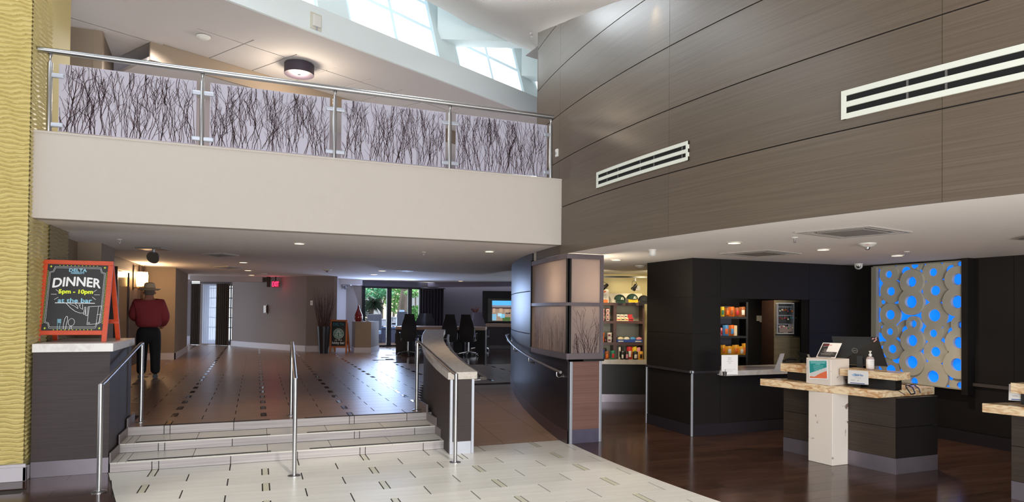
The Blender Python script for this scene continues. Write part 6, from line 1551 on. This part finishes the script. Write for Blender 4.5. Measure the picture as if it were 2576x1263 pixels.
for k, x in enumerate((911, 923, 927)):
    p = W_(x, 810, Yp + .3); c = Wp(p.x, Yp + .3, zp + .001); t = thing('tealight', 'small glass tealight on the pedestal, %s from the vase' % ('first', 'second', 'third')[k], 'candle', tuple(c)); b = MB(); b.lathe([(.001, 0), (.03, 0), (.035, .04), (.03, .04), (.001, .02)], c, 12); b.build('glass_cup', mat('acrylic', None), t, smooth='auto'); b = MB(); b.lathe([(.001, .02), (.022, .021), (.022, .03), (.001, .03)], c, 10); b.build('wax', wh_, t)
# emergency floodlights on the ceiling
def flood(x, y, z, Y, label, n=2, s=1.0):
    p = onz(x, y, z) if z > 2.47 else onz(x, 701, ZF) + w2a(0, .15); p.z = z; t = thing('emergency_floodlight', label, 'ceiling light', tuple(p)); f = w2a(0, -1); r = w2a(1, 0)
    b = MB(); b.obox(p - Z1 * .012, r * .14 * s, f * .10 * s, Z1 * .011); b.build('mounting_plate', mat('plate_grey', rgb(150, 146, 146), .3, metal=.6), t, bev=.004)
    for k in range(n):
        q = p - Z1 * .10 * s + r * ((k - (n - 1) / 2) * .13 * s); ax = (f + r * (k - (n - 1) / 2) - Z1 * .5).normalized()
        b = MB(); b.tube([p - Z1 * .02 + r * (k - (n - 1) / 2) * .08 * s, q - ax * .02], .012 * s, 8); b.build('swivel', steelb_m, t)
        b = MB(); b.lathe([(.001, -.06 * s), (.04 * s, -.05 * s), (.062 * s, 0), (.066 * s, .012 * s), (.054 * s, .012 * s), (.001, .006 * s)], q, 20, ax); b.build('lamp_head', steel_m, t, smooth='auto')
flood(386, 624, HS, 0, 'round chrome emergency floodlight hanging from the balcony soffit near the lift', 1, 1.35)
flood(870, 712, 2.459, 0, 'twin chrome emergency floodlights under the beam above the coffee board', 2)
# meeting table and high-backed chairs
lightwood = tilemat('table_top_wood', rgb(140, 108, 88), rgb(164, 130, 108), .35, (3, 3, 60))
Yt = 19.5
a, c_ = W_(996, 829, Yt), W_(1222, 822, Yt + .3)
zt0, zt1 = W_(1000, 829, Yt).z, W_(1000, 821.5, Yt).z
t = thing('meeting_table', 'long wooden meeting table on dark panel legs ringed by high-backed chairs', 'table', tuple(Wp((a.x + c_.x) / 2, Yt + .6, ZU)))
b = MB(); wbox(b, a.x, c_.x, Yt, Yt + 1.3, zt0, zt1); b.build('table_top', lightwood, t, bev=.004)
for x0, x1 in ((996, 1030), (1140, 1163), (1196, 1221)):
    b = MB(); wbox(b, pX(x0, Yt), pX(x1, Yt), Yt + .02, Yt + 1.25, ZU + .001, zt0 - .001); b.build('panel_leg', blackmat_m, t)
def make_chair(label, fab):
    t = thing('conference_chair', label, 'chair', (0, 0, 0), group='high-backed chairs around the meeting table')
    # local: chair faces -y
    b = MB(); vv = []; N_ = 8
    for j in range(N_ + 1):
        z = .42 + .80 * j / N_; wd = .18 + .04 * math.sin(PI * min(j / N_ * 1.15, 1)) - .08 * max(0, j / N_ - .55) ** 1.0 * 1.2; y = .20 + .16 * (j / N_) ** 1.5 + .02 * math.sin(j)
        vv += [(-wd, y, z), (0, y + .05, z), (wd, y, z), (wd, y + .045, z), (0, y + .095, z), (-wd, y + .045, z)]
    fs = []
    for j in range(N_):
        for k in range(6): fs.append((j * 6 + k, j * 6 + (k + 1) % 6, (j + 1) * 6 + (k + 1) % 6, (j + 1) * 6 + k))
    fs += [(0, 1, 2, 3, 4, 5), tuple(N_ * 6 + k for k in range(6))]
    b.add(vv, fs); b.build('backrest', fab, t, smooth='auto')
    b = MB(); b.box((-.21, -.25, .42), (.21, .24, .50)); b.build('seat', fab, t, bev=.03)
    for s in (-1, 1):
        b = MB(); b.tube([(s * .22, .16, .46), (s * .235, .12, .66), (s * .235, -.12, .67), (s * .22, -.2, .47)], .014, 6); b.build('armrest', black_m, t, smooth='auto')
    b = MB(); b.tube([(0, 0, .12), (0, 0, .42)], .025, 10); b.build('gas_lift', steel_m, t, smooth='auto')
    for k in range(5):
        a = 2 * PI * k / 5 + .3; e_ = (.30 * math.cos(a), .30 * math.sin(a), .075)
        b = MB(); b.bar((0, 0, .13), e_, .04, .022); f_ = b.build('base_spoke', steel_m, t)
        b = MB(); b.lathe([(.001, -.02), (.028, -.02), (.028, .02), (.001, .02)], (e_[0], e_[1], .029), 10, (math.sin(a), -math.cos(a), 0)); b.build('caster', black_m, f_)
    return t
ch = make_chair('dark high-backed chair at the left end of the meeting table', chair_m)
chg = make_chair('pale grey chair facing the camera at the right end of the table', chairg_m)
def putc(o, x, Y, rot, label=None, sc=1.0):
    p = W_(x, 880, Y); return place(o, Wp(p.x, Y, ZU + .001), TH * 0 + rot - TH + 0, sc, label)
# picture x, distance, turn (0 = faces the camera)
putc(ch, 1026, 18.95, PI + .25, None, 1.0)
putc(copy_tree(ch), 1044, 21.25, -.5, 'dark high-backed chair behind the left end of the table, against the patio doors')
putc(copy_tree(ch), 1086, 21.6, .5, 'dark chair on the far side of the table in front of the plum drapes')
putc(copy_tree(ch), 1129, 18.8, PI + .15, 'dark high-backed chair with its back to the camera, left of the near pair')
putc(copy_tree(ch), 1178, 18.9, PI - .12, 'dark high-backed chair with its back to the camera, right of the near pair')
putc(chg, 1209, 21.4, .35, None, 1.04)
for o in (ch, chg): pass
# credenza, television, small vase
Yc2 = 22.6
a, c_ = W_(1222, 822, Yc2), W_(1330, 815, Yc2)
t = thing('credenza', 'dark credenza with light wood top under the television', 'sideboard', tuple(Wp(a.x + .8, Yc2, ZU)))
b = MB(); wbox(b, a.x, c_.x, Yc2, Yc2 + .5, a.z, c_.z); b.build('top', lightwood, t); b = MB(); wbox(b, a.x + .02, c_.x, Yc2 + .02, Yc2 + .5, ZU + .12, a.z); b.build('cabinet_body', mat('credenza_dark', rgb(38, 28, 36), .5), t); b = MB(); wbox(b, a.x + .02, c_.x, Yc2 + .03, Yc2 + .5, ZU + .001, ZU + .119); b.build('kick_plate', kickd_m, t)
Yv_ = 23.3
t = thing('television', 'wall television showing sun loungers under a blue sky', 'television', tuple(onW(1262, 812, Yv_)))
def scr(x0, x1, y0, y1, Ya, name, m, d=.02): b = MB(); A, B = W_(x0, y1, Ya), W_(x1, y0, Ya); wbox(b, A.x, B.x, Ya, Ya + d, A.z, B.z); return b.build(name, m, t)
scr(1213, 1330, 733, 814, Yv_ + .03, 'niche_panel', mat('niche', rgb(24, 18, 26), .6), .04)
body = scr(1227, 1320, 752, 810, Yv_ - .02, 'television_body', black_m, .05)
def em(n, c, s=.85): return mat('tv_' + n, c, .4, emis=s, ecol=c)
def part_(par, x0, x1, y0, y1, m, k, name='screen_picture'): b = MB(); A, B = W_(x0, y1, Yv_ - .022), W_(x1, y0, Yv_ - .022); wbox(b, A.x, B.x, Yv_ - .024 - .002 * k, Yv_ - .0215 - .002 * k, A.z, B.z); b.build(name, m, par)
part_(body, 1238, 1312, 757, 807, em('sand', rgb(150, 126, 108)), 0); part_(body, 1238, 1312, 757, 768, em('sky', rgb(84, 176, 232)), 1); part_(body, 1238, 1312, 768, 773, em('roof', rgb(128, 128, 138)), 1)
part_(body, 1238, 1312, 773, 777, em('shade', rgb(70, 50, 46)), 1)
for x0, x1, y0, y1, c in ((1238, 1249, 790, 806, rgb(120, 170, 196)), (1252, 1262, 788, 796, rgb(170, 200, 214)), (1258, 1270, 790, 800, rgb(120, 180, 206)), (1264, 1284, 798, 807, rgb(64, 96, 50)), (1240, 1246, 776, 786, rgb(176, 150, 128)), (1256, 1264, 776, 786, rgb(180, 150, 124)), (1270, 1280, 778, 788, rgb(170, 146, 124)), (1272, 1284, 786, 790, rgb(60, 56, 60))): part_(body, x0, x1, y0, y1, em('p%d%d' % (x0, y0), c), 2)
p = W_(1195, 822, Yc2 + .2); c = Wp(p.x, Yc2 + .2, c_.z * 0 + W_(1222, 815, Yc2).z)
t = thing('twig_vase', 'dark vase of short reddish twigs left of the television', 'vase', tuple(c)); 
b = MB(); wbox(b, p.x - .3, p.x + .3, Yc2 + .05, Yc2 + .45, ZU + .001, c.z - .002); 
lc = thing('side_cabinet', 'dark cabinet under the twig vase', 'cabinet', tuple(Wp(p.x, Yc2 + .2, ZU))); b.build('cabinet_body', mat('credenza_dark', None), lc); b = MB(); wbox(b, p.x - .29, p.x + .29, Yc2 + .04, Yc2 + .049, ZU + .05, c.z - .05); b.build('door', blackmat_m, lc)
b = MB(); b.lathe([(.001, 0), (.07, 0), (.09, .30), (.07, .30), (.001, .2)], c, 16); b.build('pot', black_m, t, smooth='auto')
b = MB(); rnd = random.Random(4)
for k in range(30): a = rnd.uniform(0, 6.28); b.tube([c + Z1 * .25, c + Z1 * .42 + Vector((.07 * math.cos(a), .07 * math.sin(a), 0)), c + Z1 * rnd.uniform(.5, .62) + Vector((.14 * math.cos(a), .14 * math.sin(a), 0))], .006, 4)
b.build('twigs', mat('red_twig', rgb(96, 48, 40), .8), t, kind='stuff', fix=False)
t = thing('tent_card', 'small pale card standing on the meeting table between two chairs', 'card', tuple(Wp(W_(1160, 820, Yt + .4).x, Yt + .4, zt1))); q = toW(Vector(t.location)); b = MB(); wbox(b, q.x - .07, q.x + .06, Yt + .4, Yt + .41, zt1 + .001, zt1 + .11); b.build('card_sheet', mat('card_lilac', rgb(170, 170, 190), .6), t); b = MB(); wbox(b, q.x - .04, q.x + .03, Yt + .396, Yt + .399, zt1 + .04, zt1 + .05); b.build('print_line', ink_m, t)

# =================================================================== PATIO OUTSIDE THE DOORS
b = MB(); wbox(b, -9, 3, 24.6, 48, .05, ZU - .01); struct('floor', b, mat('patio_paving', rgb(196, 190, 182), .8))
def patio_thing(name, label, cat, p): return thing(name, label, cat, tuple(p))
Yo = 34
t = patio_thing('patio_building', 'pale cream building beyond the patio trees', 'building', Wp(-6, Yo, ZU))
b = MB(); wbox(b, -12, 2, Yo, Yo + .3, ZU, 3.4); b.build('wall_face', mat('cream_render', rgb(236, 220, 186), .8), t); b = MB(); wbox(b, -12.2, 2.2, Yo - .5, Yo + .4, 3.4, 3.6); b.build('eaves', mat('eaves_brown', rgb(110, 96, 90), .7), t)
for k in range(5): b = MB(); wbox(b, -10 + k * 2.2, -9 + k * 2.2, Yo - .03, Yo + .02, 1.2, 2.4); b.build('window', mat('far_window', rgb(150, 150, 150), .3), t)
blw = mat('patio_bluewall', rgb(96, 106, 140), .8)
t = patio_thing('planter_wall', 'low blue-grey planter wall outside the patio doors', 'wall', Wp(-4.8, 26, ZU))
a, c_ = W_(936, 866, 26), W_(1060, 827, 26); b = MB(); wbox(b, W_(950, 850, 26).x, c_.x, 26, 26.6, ZU, c_.z); b.build('wall_body', blw, t); b = MB(); wbox(b, W_(949, 850, 26).x, c_.x, 25.97, 26.65, c_.z, c_.z + .05); b.build('coping', mat('coping_blue', rgb(120, 150, 200), .6), t)
def wthing(name, label, cat, x0, x1, y0, y1, Y, dep, m, part='body'):
    A, B = W_(x0, y1, Y), W_(x1, y0, Y); t = patio_thing(name, label, cat, Wp((A.x + B.x) / 2, Y, A.z)); b = MB(); wbox(b, A.x, B.x, Y, Y + dep, A.z, B.z); b.build(part, m, t, bev=.01); return t, A, B
bxm = mat('patio_white', rgb(225, 232, 240), .7)
t, A, B = wthing('storage_box', 'white box on the planter wall left of the door post', 'box', 951, 971, 805, 820, 26.15, .35, bxm); b = MB(); wbox(b, A.x - .02, B.x + .02, 26.13, 26.52, B.z, B.z + .04); b.build('lid', bxm, t)
t, A, B = wthing('storage_box', 'white box on the planter wall right of the door post', 'box', 982, 997, 800, 820, 26.15, .35, bxm); b = MB(); wbox(b, A.x - .02, B.x + .02, 26.13, 26.52, B.z, B.z + .04); b.build('lid', bxm, t)
b = MB(); wbox(b, A.x + .06, B.x - .03, 26.14, 26.149, A.z + .06, A.z + .12); b.build('label', ink_m, t)
t, A, B = wthing('notice_board', 'pale blue notice board standing outside right of the door', 'sign', 1004, 1017, 780, 797, 26.8, .04, mat('notice_blue', rgb(176, 206, 232), .6), 'board'); b = MB(); wbox(b, (A.x + B.x) / 2 - .02, (A.x + B.x) / 2 + .02, 26.81, 26.85, ZU, A.z); b.build('post', black_m, t)
t = patio_thing('patio_chair', 'grey wicker patio chair left of the planter wall outside', 'chair', Wp(W_(940, 860, 25.4).x, 25.4, ZU)); q = toW(Vector(t.location)); wk = mat('wicker_grey', rgb(90, 98, 116), .8)
b = MB(); wbox(b, q.x - .35, q.x + .22, 25.3, 25.8, ZU + .35, ZU + .5); b.build('seat', mat('cushion_blue', rgb(150, 176, 210), .8), t, bev=.03); b = MB(); wbox(b, q.x - .35, q.x + .22, 25.75, 25.85, ZU + .5, ZU + 1.15); b.build('backrest', wk, t, bev=.02)
for sx in (-.33, .19):
    for sy in (25.32, 25.8): b = MB(); wbox(b, q.x + sx, q.x + sx + .04, sy, sy + .04, ZU, ZU + .35); b.build('leg', wk, t)
t = patio_thing('patio_chair', 'dark framed patio chair behind the meeting chairs outside', 'chair', Wp(W_(1003, 830, 25.3).x, 25.3, ZU)); q = toW(Vector(t.location))
b = MB(); wbox(b, q.x - .15, q.x + .4, 25.3, 25.8, ZU + .4, ZU + .46); b.build('seat', wk, t); b = MB(); wbox(b, q.x - .15, q.x + .4, 25.75, 25.8, ZU + .6, ZU + 1.25); b.build('backrest', wk, t)
for sx in (-.15, .36): b = MB(); wbox(b, q.x + sx, q.x + sx + .04, 25.32, 25.36, ZU, ZU + .4); b.build('leg', black_m, t)
bark = mat('bark', rgb(112, 98, 88), .9, noise=.2, nscale=(8, 8, 3))
leafm = [mat('leaf_green', rgb(110, 170, 84), .6), mat('leaf_teal', rgb(80, 160, 110), .6), mat('leaf_dark', rgb(40, 64, 44), .7)]
def leaves(t, c, rx, rz, n, m, s=.09, name='foliage', rnd=random.Random(1), strap=False):
    b = MB()
    for k in range(n):
        while True:
            v = Vector((rnd.uniform(-1, 1), rnd.uniform(-1, 1), rnd.uniform(-1, 1)))
            if v.length < 1: break
        p = c + w2a(v.x * rx, v.y * rx) + Z1 * v.z * rz; d = Vector((rnd.uniform(-1, 1), rnd.uniform(-1, 1), rnd.uniform(-.8, .3))).normalized(); e_ = d.cross(Vector((rnd.uniform(-1, 1), rnd.uniform(-1, 1), 1))).normalized()
        L2 = s * rnd.uniform(.7, 1.5); b.add([p - d * L2, p + e_ * L2 * .4, p + d * L2, p - e_ * L2 * .4], [(0, 1, 2, 3)])
    b.build(name, m, t, kind='stuff', fix=False)
def tree(label, x, Y, pts, r, crown):
    t = patio_thing('patio_tree', label, 'tree', Wp(W_(x, 850, Y).x, Y, ZU)); b = MB(); b.tube([onW(px_, py_, Y) for px_, py_ in pts], r, 8, radii=[r * (1 - .5 * i / (len(pts) - 1)) for i in range(len(pts))]); b.build('trunk', bark, t, smooth='auto'); return t
rl = random.Random(8)
t = tree('thick leaning grey tree trunk outside the right door pane', 1016, 29, [(1010, 858), (1012, 800), (1016, 760), (1021, 720), (1026, 690)], .30, None)
leaves(t, onW(1012, 700, 29), .9, .4, 500, leafm[0], .1, 'foliage', rl)
t = tree('slim tree with bright green leaves seen through the left door pane', 961, 28, [(962, 850), (960, 800), (961, 770), (955, 745), (950, 725)], .07, None)
b = MB(); b.tube([onW(961, 775, 28), onW(952, 757, 28), onW(944, 742, 28)], .03, 6).tube([onW(961, 770, 28), onW(968, 752, 28), onW(975, 738, 28)], .03, 6); b.build('branch', bark, t)
leaves(t, onW(938, 735, 28), .75, .35, 800, leafm[1], .07, 'foliage', rl); leaves(t, onW(962, 738, 28), .5, .25, 300, leafm[1], .07, 'foliage', rl)
t = tree('leafy green tree seen through the middle door pane', 994, 30, [(988, 855), (990, 800), (992, 765), (996, 740)], .06, None)
leaves(t, onW(997, 750, 30), .62, .75, 1100, leafm[0], .075, 'foliage', rl)
t = patio_thing('yucca', 'dark spiky yucca beyond the left door pane', 'plant', Wp(W_(935, 850, 27).x, 27, ZU))
b = MB(); b.tube([onW(930, 850, 27), onW(932, 800, 27), onW(937, 765, 27)], .10, 8); b.build('trunk', bark, t, smooth='auto')
b = MB(); c = onW(938, 765, 27); rnd = random.Random(2)
for k in range(120):
    a, e_ = rnd.uniform(0, 6.28), rnd.uniform(-.6, 1.2); d = Vector((math.cos(a) * math.cos(e_), math.sin(a) * math.cos(e_), math.sin(e_))); s = Vector((-math.sin(a), math.cos(a), 0)) * .02; L2 = rnd.uniform(.3, .55)
    b.add([c - s, c + s, c + d * L2 * .6 + s, c + d * L2 - Z1 * .15, c + d * L2 * .6 - s], [(0, 1, 2, 3, 4)])
b.build('leaf_rosette', leafm[2], t, kind='stuff', fix=False); leaves(t, onW(922, 795, 27), .3, .35, 260, leafm[2], .06, 'low_foliage', rl)
t = patio_thing('hedge', 'bright green bush low in the right door pane', 'bush', Wp(W_(1044, 850, 27).x, 27, ZU)); leaves(t, onW(1044, 795, 27.5), .4, .45, 700, leafm[0], .07, 'foliage', rl); leaves(t, onW(1044, 738, 27.5), .5, .18, 300, leafm[0], .07, 'upper_foliage', rl)
b = MB(); b.tube([onW(1046, 850, 27.5), onW(1045, 735, 27.5)], .03, 6); b.build('stem', bark, t)

# =================================================================== THE MAN AT THE LIFT
def skin(name, verts, edges, radii, m, parent, sub=2):
    me = bpy.data.meshes.new(name); off = OFF[parent.name]
    me.from_pydata([Vector(v) - off for v in verts], edges, []); o = link(bpy.data.objects.new(name, me)); o.parent = parent; OFF[o.name] = off
    me.materials.append(m); sk_ = o.modifiers.new('skin', 'SKIN'); sk_.use_smooth_shade = True
    for i, r in enumerate(radii):
        v = me.skin_vertices[0].data[i]; v.radius = r if hasattr(r, '__len__') else (r, r)
    me.skin_vertices[0].data[0].use_root = True
    s = o.modifiers.new('sub', 'SUBSURF'); s.levels = sub; s.render_levels = sub
    return o
pc_ = onz(372, 953, ZU); PM = Vector((pc_.x, pc_.y, 0)); R_ = CR.copy(); R_.z = 0; R_.normalize(); F_ = Vector((CF.x, CF.y, 0)).normalized()
F2_ = (F_ * .9 - R_ * .45).normalized(); R2_ = Vector((F2_.y, -F2_.x, 0))
def PP(r, f, z): return PM + R2_ * r + F2_ * f + Z1 * (ZU + z)
t = thing('person', 'man in a pale cowboy hat, red shirt and black trousers standing with his back turned', 'person', tuple(PM + Z1 * ZU))
skn = mat('skin', rgb(170, 110, 90), .6)
V = [PP(0, 0, .92), PP(0, .01, 1.15), PP(0, 0, 1.38), PP(0, .0, 1.50), PP(0, .03, 1.60), PP(0, .04, 1.70),
     PP(-.12, 0, .86), PP(-.13, .02, .48), PP(-.13, 0, .09), PP(.12, 0, .86), PP(.14, .02, .48), PP(.14, 0, .09),
     PP(-.19, 0, 1.42), PP(-.25, .06, 1.16), PP(-.18, .30, 1.10), PP(.19, 0, 1.42), PP(.26, .04, 1.13), PP(.21, .26, .99), PP(-.16, .38, 1.10), PP(.20, .34, .97)]
E_ = [(0, 1), (1, 2), (2, 3), (3, 4), (4, 5), (0, 6), (6, 7), (7, 8), (0, 9), (9, 10), (10, 11), (2, 12), (12, 13), (13, 14), (2, 15), (15, 16), (16, 17), (14, 18), (17, 19)]
Rr_ = [.09, .11, .12, .06, .075, .085, .07, .055, .045, .07, .055, .045, .065, .048, .033, .065, .048, .033, .028, .028]
# fingers of both hands
def hand(base, wrist, side):
    global V, E_, Rr_
    d = (V[base] - V[wrist]).normalized(); s = R2_ * side
    for k in range(4):
        i0 = len(V); L3 = (.03, .036, .034, .026)[k]; o_ = s * (.03 - .018 * k)
        V += [V[base] + o_ + d * .02, V[base] + o_ + d * (.02 + L3) - Z1 * .01, V[base] + o_ + d * (.02 + L3 * 1.7) - Z1 * .03]; E_ += [(base, i0), (i0, i0 + 1), (i0 + 1, i0 + 2)]; Rr_ += [.0095, .0085, .0075]
    i0 = len(V); V += [V[base] - s * .035 - d * .01, V[base] - s * .05 + d * .02 - Z1 * .01]; E_ += [(base, i0), (i0, i0 + 1)]; Rr_ += [.011, .009]
hand(18, 14, 1); hand(19, 17, -1)
body = skin('body', V, E_, Rr_, skn, t)
shirt_m = mat('shirt_red', rgb(144, 46, 54), .8, bump=.2, bscale=20)
SV = [PP(0, .01, .93), PP(0, .02, 1.10), PP(0, 0, 1.34), PP(0, 0, 1.46), PP(-.20, 0, 1.415), PP(-.26, .05, 1.17), PP(-.20, .27, 1.11), PP(.20, 0, 1.415), PP(.27, .03, 1.14), PP(.22, .23, 1.0)]
skin('shirt', SV, [(0, 1), (1, 2), (2, 3), (2, 4), (4, 5), (5, 6), (2, 7), (7, 8), (8, 9)], [(.232, .19), (.255, .2), (.235, .17), (.10, .09), .11, .095, .06, .11, .095, .06], shirt_m, t)
trou = mat('trousers_black', rgb(18, 16, 20), .8)
skin('trousers', [PP(0, 0, 1.02), PP(0, 0, .86), PP(-.10, 0, .74), PP(-.105, .02, .46), PP(-.11, 0, .08), PP(.10, 0, .74), PP(.115, .02, .46), PP(.12, 0, .08)], [(0, 1), (1, 2), (2, 3), (3, 4), (1, 5), (5, 6), (6, 7)], [(.215, .17), (.21, .17), .125, .095, .085, .125, .095, .085], trou, t)
for s in (-1, 1):
    c = PP(.12 * s, .0, 0); b = MB(); b.tube([c - F2_ * .10 + Z1 * .05, c + Z1 * .055, c + F2_ * .10 + Z1 * .042, c + F2_ * .19 + Z1 * .032], .045, 10, radii=[.045, .048, .043, .028]); b.build('shoe', black_m, t, smooth='auto')
b = MB(); c = PP(0, .04, 1.665); b.lathe([(.085, 0), (.098, .02), (.1, .06), (.085, .13), (.05, .15), (.001, .135)], c, 20); b.lathe([(.085, .0), (.15, .0), (.19, .03), (.19, .034), (.15, .006), (.085, .008)], c, 24); b.build('hat', mat('hat_straw', rgb(196, 176, 146), .8), t, smooth='auto')
b = MB(); b.lathe([(.099, .022), (.101, .022), (.102, .045), (.1, .045)], c, 20); b.build('hat_band', mat('band_brown', rgb(90, 60, 46), .7), t, smooth=True)
b = MB(); c = PP(0, .03, 1.62); b.lathe([(.001, -.07), (.05, -.065), (.083, -.03), (.09, .02), (.086, .06), (.001, .07)], c - F2_ * .015, 18); b.build('hair', mat('hair_grey', rgb(110, 96, 88), .9), t, smooth='auto')
for s in (-1, 1): b = MB(); b.lathe([(.001, -.012), (.018, -.008), (.024, 0), (.018, .01), (.001, .012)], PP(.098 * s, .045, 1.615), 10, R2_); b.build('ear', skn, t, smooth='auto')
b = MB(); b.lathe([(.001, 0), (.012, .0), (.006, .03), (.001, .035)], PP(0, .125, 1.60), 8, F2_); b.build('nose', skn, t, smooth='auto')
for s in (-1, 1): b = MB(); b.lathe([(.001, 0), (.010, .002), (.001, .008)], PP(.035 * s, .112, 1.63), 8, F2_); b.build('eye', ink_m, t)
b = MB(); b.tube([PP(-.025, .115, 1.565), PP(0, .122, 1.56), PP(.025, .115, 1.565)], .005, 6); b.build('mouth', mat('lip', rgb(140, 80, 74), .6), t)

# =================================================================== LAMPS' OWN LIGHT AND ADDED FILL
for i, p in enumerate(FARP): spot('downlight_glow', (p.x, p.y, ZF - .03), 32, angle=105)
for x, y, l in near: p = A3(x, y, HS); spot('downlight_glow', (p.x, p.y, HS - .03), 40, angle=100)
for i, p in enumerate(RECP): spot('downlight_glow', (p.x, p.y, HC - .03), 110 if i == 2 else 22, (1, .8, .6), angle=110)
for p in SC_P: 
    l = bpy.data.lights.new('sconce_glow', 'POINT'); l.energy = 18; l.color = (1, .66, .36); l.shadow_soft_size = .06; o = link(bpy.data.objects.new('sconce_glow', l)); o.location = p + Vector((.12, 0, .1))
l = bpy.data.lights.new('exit_glow', 'POINT'); l.energy = 1.6; l.color = (1, .05, .12); l.shadow_soft_size = .08; o = link(bpy.data.objects.new('exit_glow', l)); o.location = EXP
for X_, Y_ in ((1.5, 11.0), (2.4, 11.0)): spot('track_glow', tuple(Wp(X_, Y_, 2.25)), 36, (1, .84, .55), 120, 1, tuple(Wp(X_ + .2, 12.3, 1.5)))
l = bpy.data.lights.new('window_glow', 'POINT'); l.energy = 20; l.color = (1, .86, .64); l.shadow_soft_size = .12; o = link(bpy.data.objects.new('window_glow', l)); o.location = (4.0, 7.6, 1.95)  # assumed lamp behind the frosted panes, warming them
spot('market_glow', tuple(Wp(1.35, 9.6, 2.3)), 50, (1, .8, .52), 130, 1, r=.1)
spot('assumed_washer', (3.55, 5.38, 4.72), 7, (1, .85, .5), 70, 1, (3.7, 5.38, 4.25))  # assumed fitting, not modelled, for the warm patch high on the wall
spot('shelf_glow', tuple(Wp(3.7, 9.7, 2.2)), 30, (1, .8, .55), 110, 1, tuple(Wp(3.7, 10.4, 1.2)))
spot('case_glow', tuple(Wp(4.15, 9.4, 2.25)), 14, (1, .9, .7), 70, 1, tuple(Wp(4.15, 9.8, 1.5)))
l = bpy.data.lights.new('corridor_lamp', 'POINT'); l.energy = 45; l.color = (1, .85, .65); l.shadow_soft_size = .18; o = link(bpy.data.objects.new('corridor_lamp', l)); p = A3(753, 163, 5.3); o.location = (p.x, p.y, 5.05)
# added fill spots brightening the corridor upstairs, with no fittings of their own
for k in (-2.2, 1.6, 4.2): spot('corridor_fill', tuple(pc + ex * (k + 2) + ey * .2 - Z1 * .08), 300, (1, .97, .95), 150, 1, r=.3)
